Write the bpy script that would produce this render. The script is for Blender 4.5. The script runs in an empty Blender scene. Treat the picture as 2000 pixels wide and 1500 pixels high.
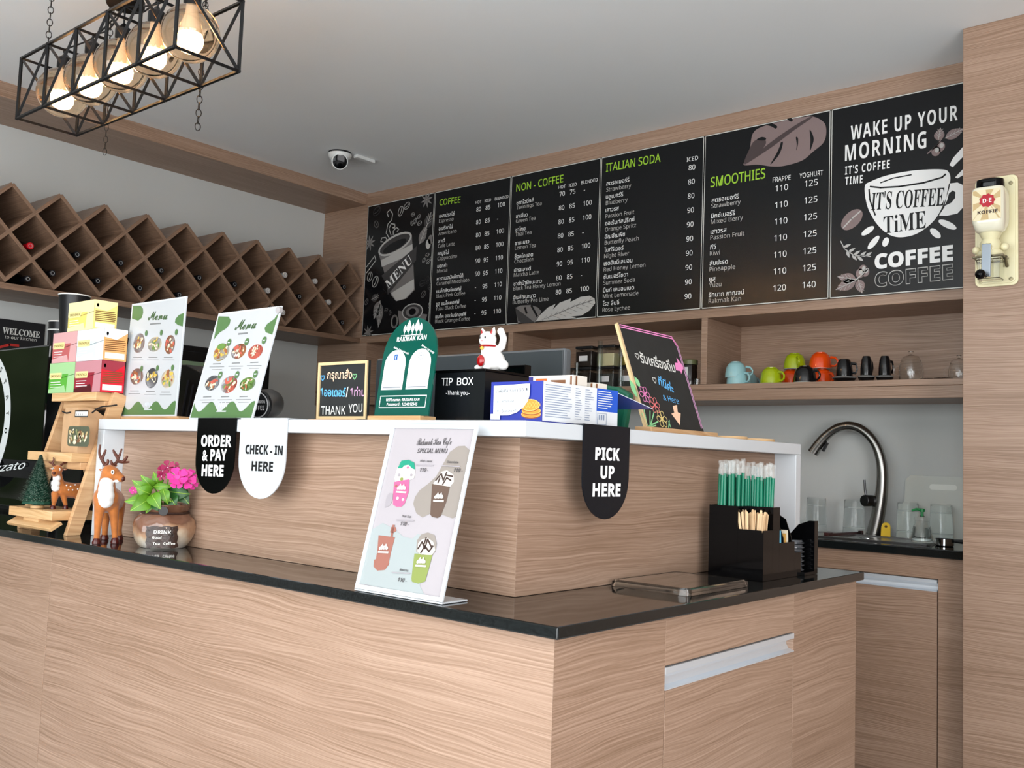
import bpy, bmesh, math, random
from mathutils import Vector, Matrix, Euler
R_ = random.Random(7)
SC = bpy.context.scene
COL = SC.collection

# ---------------------------------------------------------------- camera
EYE = Vector((0, 0, 1.17))
YAW, PITCH, ROLL, FOC = 0.69956, 0.07799, 0.03695, 1883.9
_fw = Vector((-math.sin(YAW)*math.cos(PITCH), math.cos(YAW)*math.cos(PITCH), math.sin(PITCH)))
_rt = Vector((math.cos(YAW), math.sin(YAW), 0))
_up = _rt.cross(_fw)
CR = _rt*math.cos(ROLL) + _up*math.sin(ROLL)
CU = _up*math.cos(ROLL) - _rt*math.sin(ROLL)
cam = bpy.data.cameras.new('camera')
cam.sensor_width = 36.0
cam.lens = FOC/2000*36.0
cam.clip_start = 0.02
co = bpy.data.objects.new('camera', cam)
COL.objects.link(co)
co.matrix_world = Matrix(((CR.x, CU.x, -_fw.x, EYE.x), (CR.y, CU.y, -_fw.y, EYE.y), (CR.z, CU.z, -_fw.z, EYE.z), (0, 0, 0, 1)))
SC.camera = co

# ---------------------------------------------------------------- sky, daylight and exposure
SC.view_settings.view_transform = 'Standard'
SC.view_settings.look = 'None'
SC.view_settings.gamma = 1.0
SC.view_settings.exposure = 0.45
W = bpy.data.worlds.new('garden daylight')
SC.world = W
W.use_nodes = True
def build_world():
    nt = W.node_tree; N = nt.nodes; L = nt.links
    bg = N['Background']
    tc = N.new('ShaderNodeTexCoord')
    sp = N.new('ShaderNodeSeparateXYZ'); L.new(tc.outputs['Generated'], sp.inputs[0])
    no = N.new('ShaderNodeTexNoise'); no.inputs['Scale'].default_value = 9; no.inputs['Detail'].default_value = 6
    L.new(tc.outputs['Generated'], no.inputs['Vector'])
    ad = N.new('ShaderNodeMath'); ad.operation = 'MULTIPLY_ADD'
    L.new(no.outputs[0], ad.inputs[0]); ad.inputs[1].default_value = 0.55; L.new(sp.outputs['Z'], ad.inputs[2])
    rp = N.new('ShaderNodeValToRGB'); L.new(ad.outputs[0], rp.inputs[0])
    e = rp.color_ramp.elements
    e[0].position = 0.0; e[0].color = (0.95, 0.90, 0.86, 1)
    e[1].position = 1.0; e[1].color = (1.0, 1.05, 1.12, 1)
    for p, c in ((0.2, (0.85, 0.83, 0.78, 1)), (0.26, (0.10, 0.15, 0.06, 1)), (0.36, (0.24, 0.34, 0.15, 1)), (0.43, (0.62, 0.72, 0.50, 1)), (0.50, (1.25, 1.28, 1.30, 1))):
        x = e.new(p); x.color = c
    L.new(rp.outputs[0], bg.inputs[0])
    bg.inputs[1].default_value = WORLD
WORLD = 0.24
build_world()
def area(name, loc, rot, sx, sy, power, col):
    l = bpy.data.lights.new(name, 'AREA'); l.shape = 'RECTANGLE'; l.size = sx; l.size_y = sy; l.energy = power; l.color = col
    o = bpy.data.objects.new(name, l); COL.objects.link(o); o.location = loc; o.rotation_euler = rot
    return o
# daylight through the window fronts behind and to the side of the seats
area('window_daylight_side', (2.2, -0.7, 1.35), (0, math.radians(90), 0), 2.2, 2.6, 112, (1.0, 0.985, 1.0))
area('window_daylight_rear', (-1.1, -1.6, 1.35), (math.radians(90), 0, 0), 4.0, 2.0, 116, (0.95, 1.0, 1.03))

# ---------------------------------------------------------------- measuring help: a photo pixel as a ray
def ray(u, v): return CR*((u-1000)/FOC) - CU*((v-750)/FOC) + _fw
def at(u, v, ax, val):
    d = ray(u, v); t = (val-EYE[ax])/d[ax]
    return EYE + d*t
def atplane(u, v, p, n):
    d = ray(u, v); t = (Vector(p)-EYE).dot(n)/d.dot(n)
    return EYE + d*t

# ---------------------------------------------------------------- materials
def lin(c):
    r = []
    for x in c[:3]:
        x /= 255.0
        r.append(x/12.92 if x <= 0.04045 else ((x+0.055)/1.055)**2.4)
    return (r[0], r[1], r[2], 1.0)
MATS = {}
def mat(name, c, rough=0.5, metal=0.0, spec=0.5, emit=0.0, trans=0.0, alpha=1.0, var=0.0, vscale=8.0, bump=0.0, coat=0.0, ior=1.45, sheen=0.0, ecol=None):
    if name in MATS: return MATS[name]
    m = bpy.data.materials.new(name); m.use_nodes = True
    nt = m.node_tree; p = nt.nodes['Principled BSDF']
    p.inputs['Base Color'].default_value = lin(c)
    p.inputs['Roughness'].default_value = rough
    p.inputs['Metallic'].default_value = metal
    p.inputs['Specular IOR Level'].default_value = spec
    p.inputs['IOR'].default_value = ior
    p.inputs['Transmission Weight'].default_value = trans
    p.inputs['Alpha'].default_value = alpha
    p.inputs['Coat Weight'].default_value = coat
    p.inputs['Coat Roughness'].default_value = 0.05
    p.inputs['Sheen Weight'].default_value = sheen
    if emit:
        p.inputs['Emission Color'].default_value = lin(ecol or c); p.inputs['Emission Strength'].default_value = emit
    if var or bump:
        tc = nt.nodes.new('ShaderNodeTexCoord'); no = nt.nodes.new('ShaderNodeTexNoise')
        no.inputs['Scale'].default_value = vscale; no.inputs['Detail'].default_value = 5
        nt.links.new(tc.outputs['Object'], no.inputs['Vector'])
        if var:
            hs = nt.nodes.new('ShaderNodeHueSaturation'); hs.inputs['Color'].default_value = lin(c)
            mr = nt.nodes.new('ShaderNodeMapRange'); mr.inputs[1].default_value = 0.3; mr.inputs[2].default_value = 0.7
            mr.inputs[3].default_value = 1-var; mr.inputs[4].default_value = 1+var
            nt.links.new(no.outputs[0], mr.inputs[0]); nt.links.new(mr.outputs[0], hs.inputs['Value'])
            nt.links.new(hs.outputs[0], p.inputs['Base Color'])
        if bump:
            b = nt.nodes.new('ShaderNodeBump'); b.inputs['Strength'].default_value = bump; b.inputs['Distance'].default_value = 0.002
            nt.links.new(no.outputs[0], b.inputs['Height']); nt.links.new(b.outputs[0], p.inputs['Normal'])
    MATS[name] = m
    return m
def wood(name, c0, c1, c2, rough=0.42, su=0.9, sv=55.0, warp=0.05, spec=0.4):
    """Grain runs along U of the UV map; strips vary across V."""
    if name in MATS: return MATS[name]
    m = bpy.data.materials.new(name); m.use_nodes = True
    nt = m.node_tree; N = nt.nodes; L = nt.links; p = N['Principled BSDF']
    uv = N.new('ShaderNodeUVMap'); uv.uv_map = 'UVMap'
    oi = N.new('ShaderNodeObjectInfo')
    mp = N.new('ShaderNodeMapping'); mp.inputs['Scale'].default_value = (1.1, 4.5, 1)
    off = N.new('ShaderNodeCombineXYZ'); ml = N.new('ShaderNodeMath'); ml.operation = 'MULTIPLY'; ml.inputs[1].default_value = 17.0
    L.new(oi.outputs['Random'], ml.inputs[0]); L.new(ml.outputs[0], off.inputs[0]); L.new(ml.outputs[0], off.inputs[1])
    va = N.new('ShaderNodeVectorMath'); va.operation = 'ADD'; L.new(uv.outputs[0], va.inputs[0]); L.new(off.outputs[0], va.inputs[1])
    L.new(va.outputs[0], mp.inputs[0])
    n1 = N.new('ShaderNodeTexNoise'); n1.inputs['Scale'].default_value = 1.6; n1.inputs['Detail'].default_value = 2.0
    L.new(mp.outputs[0], n1.inputs['Vector'])
    sx = N.new('ShaderNodeSeparateXYZ'); L.new(va.outputs[0], sx.inputs[0])
    w = N.new('ShaderNodeMath'); w.operation = 'MULTIPLY_ADD'; w.inputs[1].default_value = warp*3; L.new(n1.outputs[0], w.inputs[0]); L.new(sx.outputs[1], w.inputs[2])
    cb = N.new('ShaderNodeCombineXYZ')
    mu = N.new('ShaderNodeMath'); mu.operation = 'MULTIPLY'; mu.inputs[1].default_value = su; L.new(sx.outputs[0], mu.inputs[0])
    mv = N.new('ShaderNodeMath'); mv.operation = 'MULTIPLY'; mv.inputs[1].default_value = sv; L.new(w.outputs[0], mv.inputs[0])
    L.new(mu.outputs[0], cb.inputs[0]); L.new(mv.outputs[0], cb.inputs[1])
    n2 = N.new('ShaderNodeTexNoise'); n2.inputs['Scale'].default_value = 1.0; n2.inputs['Detail'].default_value = 5.0; n2.inputs['Roughness'].default_value = 0.6
    L.new(cb.outputs[0], n2.inputs['Vector'])
    # fine pores
    m3 = N.new('ShaderNodeMapping'); m3.inputs['Scale'].default_value = (14, 420, 1); L.new(va.outputs[0], m3.inputs[0])
    n3 = N.new('ShaderNodeTexNoise'); n3.inputs['Scale'].default_value = 1.0; n3.inputs['Detail'].default_value = 2.0; L.new(m3.outputs[0], n3.inputs['Vector'])
    mx = N.new('ShaderNodeMath'); mx.operation = 'MULTIPLY_ADD'; mx.inputs[1].default_value = 0.22; L.new(n3.outputs[0], mx.inputs[0]); L.new(n2.outputs[0], mx.inputs[2])
    # broad bands
    m4 = N.new('ShaderNodeMapping'); m4.inputs['Scale'].default_value = (0.5, 7, 1); L.new(va.outputs[0], m4.inputs[0])
    n4 = N.new('ShaderNodeTexNoise'); n4.inputs['Scale'].default_value = 1.0; n4.inputs['Detail'].default_value = 3.0; L.new(m4.outputs[0], n4.inputs['Vector'])
    my = N.new('ShaderNodeMath'); my.operation = 'MULTIPLY_ADD'; my.inputs[1].default_value = 0.35; L.new(n4.outputs[0], my.inputs[0]); L.new(mx.outputs[0], my.inputs[2])
    rp = N.new('ShaderNodeValToRGB'); L.new(my.outputs[0], rp.inputs[0])
    e = rp.color_ramp.elements; e[0].position = 0.56; e[0].color = lin(c0); e[1].position = 1.0; e[1].color = lin(c2)
    x = e.new(0.78); x.color = lin(c1)
    L.new(rp.outputs[0], p.inputs['Base Color'])
    p.inputs['Roughness'].default_value = rough; p.inputs['Specular IOR Level'].default_value = spec
    b = N.new('ShaderNodeBump'); b.inputs['Strength'].default_value = 0.06; b.inputs['Distance'].default_value = 0.001
    L.new(mx.outputs[0], b.inputs['Height']); L.new(b.outputs[0], p.inputs['Normal'])
    MATS[name] = m
    return m
WOOD = wood('walnut laminate', (127, 100, 79), (152, 124, 104), (175, 147, 127), warp=0.02, sv=270, su=2.0)
PINE = wood('pale pine', (176, 130, 82), (206, 166, 118), (224, 190, 146), rough=0.55, sv=70, su=2.0)
BASEW = wood('beech strip', (170, 125, 85), (197, 155, 112), (214, 176, 134), rough=0.5, sv=80, su=2.5)
WHITE = mat('white lacquer', (202, 207, 211), 0.25, coat=0.2)
WALLP = mat('grey wall paint', (196, 198, 195), 0.8, var=0.02, vscale=2, bump=0.05)
CEILP = mat('ceiling paint', (234, 235, 234), 0.85, var=0.015, vscale=1.5)
BLACK = mat('black gloss acrylic', (6, 6, 7), 0.08, spec=0.22)
BLKM = mat('black matt plastic', (18, 18, 20), 0.45)
CHROME = mat('chrome', (200, 202, 205), 0.12, metal=1)
STEEL = mat('brushed steel', (150, 150, 150), 0.3, metal=1, var=0.08, vscale=60)
ALU = mat('anodised aluminium', (222, 228, 234), 0.42, metal=0.6)
GLASS = mat('clear glass', (255, 255, 255), 0.02, trans=1.0, ior=1.45)
def granite():
    m = mat('black granite', (10, 11, 11), 0.06, spec=0.55)
    nt = m.node_tree; N = nt.nodes; L = nt.links; p = N['Principled BSDF']
    tc = N.new('ShaderNodeTexCoord'); vo = N.new('ShaderNodeTexVoronoi'); vo.inputs['Scale'].default_value = 260
    L.new(tc.outputs['Object'], vo.inputs['Vector'])
    rp = N.new('ShaderNodeValToRGB'); rp.color_ramp.elements[0].position = 0.0; rp.color_ramp.elements[0].color = (0.012, 0.015, 0.015, 1)
    rp.color_ramp.elements[1].position = 0.9; rp.color_ramp.elements[1].color = (0.005, 0.006, 0.006, 1)
    L.new(vo.outputs['Distance'], rp.inputs[0]); L.new(rp.outputs[0], p.inputs['Base Color'])
    return m
GRAN = granite()

# ---------------------------------------------------------------- mesh builder
class MB:
    def __init__(s): s.v = []; s.f = []; s.m = []; s.uv = []
    def add(s, pts, faces, m=0, uvs=None):
        b = len(s.v); s.v += [tuple(p) for p in pts]
        for i, f in enumerate(faces):
            s.f.append([b+k for k in f]); s.m.append(m if isinstance(m, int) else m[i])
            s.uv.append(uvs[i] if uvs else [(pts[k][0]+pts[k][1], pts[k][2]) for k in f])
        return s
    def poly(s, pts, m=0): return s.add(pts, [list(range(len(pts)))], m)
    def box(s, x0, x1, y0, y1, z0, z1, m=0, g='x'):
        P = [(x, y, z) for z in (z0, z1) for y in (y0, y1) for x in (x0, x1)]
        F = [(0, 2, 3, 1), (4, 5, 7, 6), (0, 1, 5, 4), (2, 6, 7, 3), (0, 4, 6, 2), (1, 3, 7, 5)]
        ax = 'xyz'.index(g)
        nax = [2, 2, 1, 1, 0, 0]
        U = []
        for f, n in zip(F, nax):
            if n == ax:
                o = [a for a in (0, 1, 2) if a != n]; U.append([(P[k][o[0]], P[k][o[1]]) for k in f])
            else:
                o = 3-n-ax; U.append([(P[k][ax], P[k][o]) for k in f])
        return s.add(P, F, m, U)
    def obox(s, c, ex, ey, ez, m=0):
        """box centred at c with half-axis vectors; grain along ex"""
        c, ex, ey, ez = Vector(c), Vector(ex), Vector(ey), Vector(ez)
        P = [c+ex*a+ey*b+ez*d for d in (-1, 1) for b in (-1, 1) for a in (-1, 1)]
        F = [(0, 2, 3, 1), (4, 5, 7, 6), (0, 1, 5, 4), (2, 6, 7, 3), (0, 4, 6, 2), (1, 3, 7, 5)]
        lx, ly, lz = ex.length, ey.length, ez.length
        q = [(a*lx, b*ly, d*lz) for d in (-1, 1) for b in (-1, 1) for a in (-1, 1)]
        nax = [2, 2, 1, 1, 0, 0]; U = []
        for f, n in zip(F, nax):
            o = [[1, 2], [0, 2], [0, 1]][n]; U.append([(q[k][o[0]]+c.x, q[k][o[1]]+c.z) for k in f])
        return s.add(P, F, m, U)
    def prism(s, pts, off, m=0, ms=None, uv=None):
        n = len(pts); off = Vector(off); A = [Vector(p) for p in pts]; B = [p+off for p in A]
        F = [list(range(n))[::-1], [n+i for i in range(n)]]+[(i, (i+1) % n, n+(i+1) % n, n+i) for i in range(n)]
        mm = m if ms is None else [ms, m]+[ms]*n
        return s.add(A+B, F, mm)
    def lathe(s, prof, c=(0, 0, 0), n=24, m=0, ax=(0, 0, 1), cap0=True, cap1=True, mr=None):
        ax = Vector(ax).normalized(); q = ax.to_track_quat('Z', 'Y'); c = Vector(c)
        P = []
        for r, z in prof:
            for k in range(n):
                a = 2*math.pi*k/n; P.append(c+q @ Vector((r*math.cos(a), r*math.sin(a), z)))
        F = []; M = []
        for i in range(len(prof)-1):
            for k in range(n):
                F.append((i*n+k, i*n+(k+1) % n, (i+1)*n+(k+1) % n, (i+1)*n+k)); M.append(mr[i] if mr else m)
        if cap0: F.append(list(range(n))[::-1]); M.append(mr[0] if mr else m)
        if cap1: F.append([(len(prof)-1)*n+k for k in range(n)]); M.append(mr[-1] if mr else m)
        return s.add(P, F, M)
    def tube(s, path, r, n=8, m=0, cap=True, closed=False):
        path = [Vector(p) for p in path]; N = len(path)
        rr = r if isinstance(r, (list, tuple)) else [r]*N
        P = []; nrm = None
        for i, p in enumerate(path):
            if closed: t = path[(i+1) % N]-path[i-1]
            else: t = path[min(i+1, N-1)]-path[max(i-1, 0)]
            if t.length < 1e-9: t = Vector((0, 0, 1))
            t.normalize()
            if nrm is None:
                h = Vector((0, 0, 1)) if abs(t.z) < 0.9 else Vector((1, 0, 0)); nrm = t.cross(h).normalized()
            nrm = (nrm-t*nrm.dot(t))
            if nrm.length < 1e-6: nrm = t.orthogonal()
            nrm.normalize(); b = t.cross(nrm)
            for k in range(n):
                a = 2*math.pi*k/n; P.append(p+(nrm*math.cos(a)+b*math.sin(a))*rr[i])
        F = [(i*n+k, i*n+(k+1) % n, (i+1)*n+(k+1) % n, (i+1)*n+k) for i in range(N-1) for k in range(n)]
        if closed: F += [((N-1)*n+k, (N-1)*n+(k+1) % n, (k+1) % n, k) for k in range(n)]
        elif cap: F += [list(range(n))[::-1], [(N-1)*n+k for k in range(n)]]
        return s.add(P, F, m)
    def ball(s, c, r, nu=14, nv=10, m=0, rot=None):
        c = Vector(c); r = r if isinstance(r, (list, tuple)) else (r, r, r); P = []; F = []
        for j in range(nv+1):
            ph = math.pi*j/nv
            for k in range(nu):
                a = 2*math.pi*k/nu; d = Vector((r[0]*math.sin(ph)*math.cos(a), r[1]*math.sin(ph)*math.sin(a), r[2]*math.cos(ph)))
                if rot: d = rot @ d
                P.append(c+d)
        for j in range(nv):
            for k in range(nu): F.append((j*nu+k, (j+1)*nu+k, (j+1)*nu+(k+1) % nu, j*nu+(k+1) % nu))
        return s.add(P, F, m)
    def build(s, name, mats, parent=None, smooth=False, bevel=0.0, seg=2, weld=False):
        me = bpy.data.meshes.new(name)
        me.from_pydata(s.v, [], s.f)
        mats = mats if isinstance(mats, (list, tuple)) else [mats]
        for x in mats: me.materials.append(x)
        me.polygons.foreach_set('material_index', s.m)
        ul = me.uv_layers.new(name='UVMap')
        fl = [c for f in s.uv for p in f for c in (p[0], p[1])]
        ul.data.foreach_set('uv', fl)
        if smooth: me.polygons.foreach_set('use_smooth', [True]*len(me.polygons))
        if weld or smooth:
            bm = bmesh.new(); bm.from_mesh(me)
            bmesh.ops.remove_doubles(bm, verts=bm.verts, dist=1e-5)
            bmesh.ops.recalc_face_normals(bm, faces=bm.faces)
            bm.to_mesh(me); bm.free()
        if smooth: me.set_sharp_from_angle(angle=math.radians(42))
        me.update()
        o = bpy.data.objects.new(name, me); COL.objects.link(o)
        if parent is not None:
            o.parent = parent; o.matrix_parent_inverse = Matrix.Translation(-Vector(parent.location))
        if bevel:
            b = o.modifiers.new('bevel', 'BEVEL'); b.width = bevel; b.segments = seg; b.limit_method = 'ANGLE'; b.angle_limit = math.radians(40)
        return o
def tag(o, label, cat, group=None):
    o['label'] = label; o['category'] = cat
    if group: o['group'] = group
    return o
def thing(name, label, cat, loc, group=None):
    o = bpy.data.objects.new(name, None); COL.objects.link(o); o.location = loc; o.empty_display_size = 0.05
    return tag(o, label, cat, group)
def struct(o): o['kind'] = 'structure'; return o
def dup(root, loc, rot=None, label=None, group=None, scale=None):
    r = root.copy(); COL.objects.link(r); r.location = loc
    if rot is not None: r.rotation_euler = rot
    if scale is not None: r.scale = scale
    if label: r['label'] = label
    if group: r['group'] = group
    for ch in list(root.children):
        c = ch.copy(); COL.objects.link(c); c.parent = r
        for g in list(ch.children):
            d = g.copy(); COL.objects.link(d); d.parent = c
    return r

# ---------------------------------------------------------------- lettering and printed graphics on a plane
STY = {'sans': (0x1D5A0, 0x1D5BA, 0x1D7E2), 'bold': (0x1D5D4, 0x1D5EE, 0x1D7EC), 'script': (0x1D4D0, 0x1D4EA, 0x1D7EC), 'serif': (0x1D400, 0x1D41A, 0x1D7CE), 'mono': (0x1D670, 0x1D68A, 0x1D7F6)}
def sty(t, st):
    if st not in STY: return t
    A, a, d = STY[st]; o = ''
    for ch in t:
        if 'A' <= ch <= 'Z': o += chr(A+ord(ch)-65)
        elif 'a' <= ch <= 'z': o += chr(a+ord(ch)-97)
        elif '0' <= ch <= '9': o += chr(d+ord(ch)-48)
        else: o += ch
    return o
_TC = {}
def glyphs(t, shear=0.0, off=0.0, sp=1.0, res=2):
    k = (t, shear, off, sp, res)
    if k in _TC: return _TC[k]
    c = bpy.data.curves.new('lettering', 'FONT'); c.body = t; c.size = 1.0; c.resolution_u = res; c.shear = shear; c.offset = off; c.space_character = sp
    o = bpy.data.objects.new('lettering', c)
    me = bpy.data.meshes.new_from_object(o)
    V = [(v.co.x, v.co.y) for v in me.vertices]; F = [list(p.vertices) for p in me.polygons]
    bpy.data.objects.remove(o); bpy.data.curves.remove(c); bpy.data.meshes.remove(me)
    _TC[k] = (V, F)
    return V, F
class Fr:
    """A plane in the room: origin, right axis, up axis."""
    def __init__(s, o, ex, ey, mb):
        s.o = Vector(o); s.ex = Vector(ex).normalized(); s.ey = Vector(ey).normalized(); s.n = s.ex.cross(s.ey).normalized(); s.mb = mb
    lim = None
    def p(s, x, y, l=1):
        if s.lim: x = min(max(x, s.lim[0]), s.lim[1]); y = min(max(y, s.lim[2]), s.lim[3])
        return s.o+s.ex*x+s.ey*y+s.n*(0.0003*l)
    def px(s, u, v):
        q = atplane(u, v, s.o, s.n)-s.o
        return (q.dot(s.ex), q.dot(s.ey))
    def poly(s, pts, m, l=1): s.mb.poly([s.p(x, y, l) for x, y in pts], m); return s
    def pxpoly(s, pts, m, l=1): return s.poly([s.px(*q) for q in pts], m, l)
    def rect(s, x, y, w, h, m, l=1): return s.poly([(x, y), (x+w, y), (x+w, y+h), (x, y+h)], m, l)
    def rrect(s, x, y, w, h, r, m, l=1, n=5):
        P = []
        for cx, cy, a0 in ((x+w-r, y+r, -90), (x+w-r, y+h-r, 0), (x+r, y+h-r, 90), (x+r, y+r, 180)):
            for k in range(n+1):
                a = math.radians(a0+90*k/n); P.append((cx+r*math.cos(a), cy+r*math.sin(a)))
        return s.poly(P, m, l)
    def ell(s, x, y, rx, ry, m, l=1, n=22, rot=0.0):
        c, q = math.cos(rot), math.sin(rot); P = []
        for k in range(n):
            a = 2*math.pi*k/n; X, Y = rx*math.cos(a), ry*math.sin(a); P.append((x+X*c-Y*q, y+X*q+Y*c))
        return s.poly(P, m, l)
    def stroke(s, pts, w, m, l=1, closed=False):
        P = [Vector((a, b)) for a, b in pts]; N = len(P)
        if closed: P = P+[P[0]]; N += 1
        for i in range(N-1):
            a, b = P[i], P[i+1]; d = b-a
            if d.length < 1e-7: continue
            d.normalize(); e = Vector((-d.y, d.x))*(w/2); a = a-d*w*0.25; b = b+d*w*0.25
            s.poly([tuple(a-e), tuple(b-e), tuple(b+e), tuple(a+e)], m, l)
        return s
    def pxstroke(s, pts, w, m, l=1, closed=False): return s.stroke([s.px(*q) for q in pts], w, m, l, closed)
    def ring(s, x, y, rx, ry, w, m, l=1, n=20, rot=0.0):
        c, q = math.cos(rot), math.sin(rot); P = []
        for k in range(n):
            a = 2*math.pi*k/n; X, Y = rx*math.cos(a), ry*math.sin(a); P.append((x+X*c-Y*q, y+X*q+Y*c))
        return s.stroke(P, w, m, l, True)
    def leaf(s, x, y, L, w, rot, m, l=1, vein=None):
        P = []
        for k in range(9):
            t = k/8; P.append((t*L, w*math.sin(math.pi*t**0.8)))
        P += [(a, -b) for a, b in P[::-1][1:-1]]
        c, q = math.cos(rot), math.sin(rot); f = lambda a, b: (x+a*c-b*q, y+a*q+b*c)
        s.poly([f(a, b) for a, b in P], m, l)
        if vein is not None:
            s.stroke([f(0, 0), f(L, 0)], w*0.12, vein, l+1)
            for t in (0.25, 0.45, 0.65):
                for sg in (1, -1): s.stroke([f(t*L, 0), f(t*L+w*0.7, sg*w*0.7*math.sin(math.pi*t**0.8))], w*0.06, vein, l+1)
        return s
    def text(s, t, x, y, h, m, l=2, al='L', w=None, st='sans', ref=None, shear=0.0, off=0.0, rot=0.0, sp=1.0, res=2):
        """h: height of a capital (or of the Thai letter ref); w: full width, free if None"""
        body = sty(t, st)
        V, F = glyphs(body, shear, off, sp, res)
        if not V: return s
        RV, _ = glyphs(ref if ref else sty('H', st)); rh = max(b for a, b in RV)-min(b for a, b in RV)
        k = h/rh; x0 = min(a for a, b in V); x1 = max(a for a, b in V)
        kx = k if w is None else w/max(x1-x0, 1e-6)
        wd = (x1-x0)*kx; ox = {'L': 0, 'C': -wd/2, 'R': -wd}[al]
        c, q = math.cos(rot), math.sin(rot); pts = []
        for a, b in V:
            X, Y = (a-x0)*kx+ox, b*k; pts.append(s.p(x+X*c-Y*q, y+X*q+Y*c, l))
        s.mb.add(pts, F, m)
        return s
    def pxtext(s, t, u0, v0, u1, v1, hpx, m, l=2, **k):
        """baseline from pixel (u0,v0) to (u1,v1), capitals hpx high at the start"""
        a = s.px(u0, v0); b = s.px(u1, v1); c = s.px(u0, v0-hpx)
        d = Vector((b[0]-a[0], b[1]-a[1])); h = math.hypot(c[0]-a[0], c[1]-a[1])
        return s.text(t, a[0], a[1], h, m, l, w=d.length, rot=math.atan2(d.y, d.x), **k)
def zoomer(x0, y0, k): return lambda x, y: (x0+x/k, y0+y/k)

# ================================================================ the room
CT = 0.90
b = MB().box(-5.1, 4.2, -5.2, 4.6, -0.08, 0.0); struct(b.build('floor', mat('beige floor tile', (196, 197, 198), 0.35, var=0.06, vscale=3)))
b = MB().box(-5.1, 4.2, -5.2, 4.6, 2.80, 2.9); struct(b.build('ceiling', CEILP))
b = MB().box(-5.1, -4.974, 1.35, 4.6, 0.0, 2.80); struct(b.build('wall_left', WALLP))
b = MB().box(-4.974, -0.90, 4.30, 4.42, 0.0, 2.80); struct(b.build('wall_back', WALLP))
b = MB().box(-0.972, 4.2, 3.64, 4.42, 0.0, 2.80); struct(b.build('wall_right', WOOD, bevel=0.002))
b = MB().box(-4.974, -4.562, -5.2, 3.942, 2.728, 2.80, g='y'); struct(b.build('trim_1', WOOD, bevel=0.002))

# ---- cabinet on the back wall: fascia for the boards, open niches below
YA = 3.942
t = thing('wall_cabinet', 'long wooden wall cabinet with open niches under the menu boards', 'cabinet', (-2.8, 4.1, 1.47))
MB().box(-4.974, -0.974, YA, YA+0.02, 1.853, 2.80).build('fascia_panel', WOOD, t, bevel=0.0015)
MB().box(-4.52, -0.974, YA+0.02, 4.28, 1.853, 1.873).build('top_board', WOOD, t)
MB().box(-4.974, -0.974, YA+0.002, 4.299, 1.521, 1.546).build('niche_shelf', WOOD, t, bevel=0.0015)
MB().box(-4.974, -0.974, YA, 4.299, 1.471, 1.5195).build('bottom_rail', WOOD, t, bevel=0.0015)
MB().box(-4.974, -0.974, 4.28, 4.299, 1.546, 1.853).build('back_panel', WOOD, t)
for x0, x1 in ((-2.186, -2.155), (-3.356, -3.324)):
    MB().box(x0, x1, YA, 4.28, 1.546, 1.853, g='y').build('divider', WOOD, t, bevel=0.0015)
MB().box(-4.974, -4.50, YA, 4.28, 1.546, 1.853).build('end_panel', WOOD, t, bevel=0.0015)
t = tag(MB().box(-4.974, -4.50, YA+0.01, 4.298, 0.90, 1.471).build('side_panel', WOOD), 'wooden panel in the corner under the wall cabinet, behind the handwritten thank you board', 'panel')

# ---- sink cabinet and its black worktop
t = thing('sink_cabinet', 'wooden base cabinet under the sink with aluminium door grip', 'cabinet', (-1.6, 4.0, 0))
YS = 3.77
MB().box(-4.5, -0.974, YS+0.02, 4.29, 0.0, 0.866).build('carcass', WOOD, t)
MB().box(-4.5, -0.974, YS, YS+0.02, 0.789, 0.866).build('top_rail', WOOD, t, bevel=0.001)
MB().box(-1.0915, -0.974, YS, YS+0.02, 0.0, 0.789).build('stile', WOOD, t, bevel=0.001)
d = MB().box(-1.75, -1.095, YS-0.001, YS+0.019, 0.06, 0.742).build('door', WOOD, t, bevel=0.001)
def grip(mb, p0, p1, n, zt, zb):
    """C-shaped finger groove: p0->p1 along the front, n points out of the front"""
    p0, p1, n = Vector(p0), Vector(p1), Vector(n); h = zt-zb
    prof = [(0.002, zt), (0.002, zt-h*0.30), (-0.008, zt-h*0.30)]
    for k in range(9):
        a = math.radians(90+180*k/8*0.5+0); prof.append((-0.012-0.006*math.sin(math.pi*k/8), zt-h*0.30-h*0.6*k/8))
    prof += [(0.002, zb), (0.002, zb-0.002), (-0.0185, zb-0.002), (-0.0185, zt)]
    A = [Vector((p0.x, p0.y, 0))+n*a+Vector((0, 0, z)) for a, z in prof]; m = len(A)
    B = [x+(p1-p0) for x in A]
    mb.add(A+B, [(i, (i+1) % m, m+(i+1) % m, m+i) for i in range(m)]+[list(range(m))[::-1], [m+i for i in range(m)]])
    return mb
grip(MB(), (-1.75, YS, 0), (-1.095, YS, 0), (0, -1, 0), 0.785, 0.744).build('handle', ALU, d)
d['label'] = 'cabinet door with aluminium grip'
t = MB()
t.box(-4.5, -0.974, 3.752, 4.298, 0.867, 0.900)
tag(t.build('sink_worktop', GRAN, bevel=0.004), 'black granite worktop on the sink cabinet by the grey wall', 'worktop')

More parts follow.
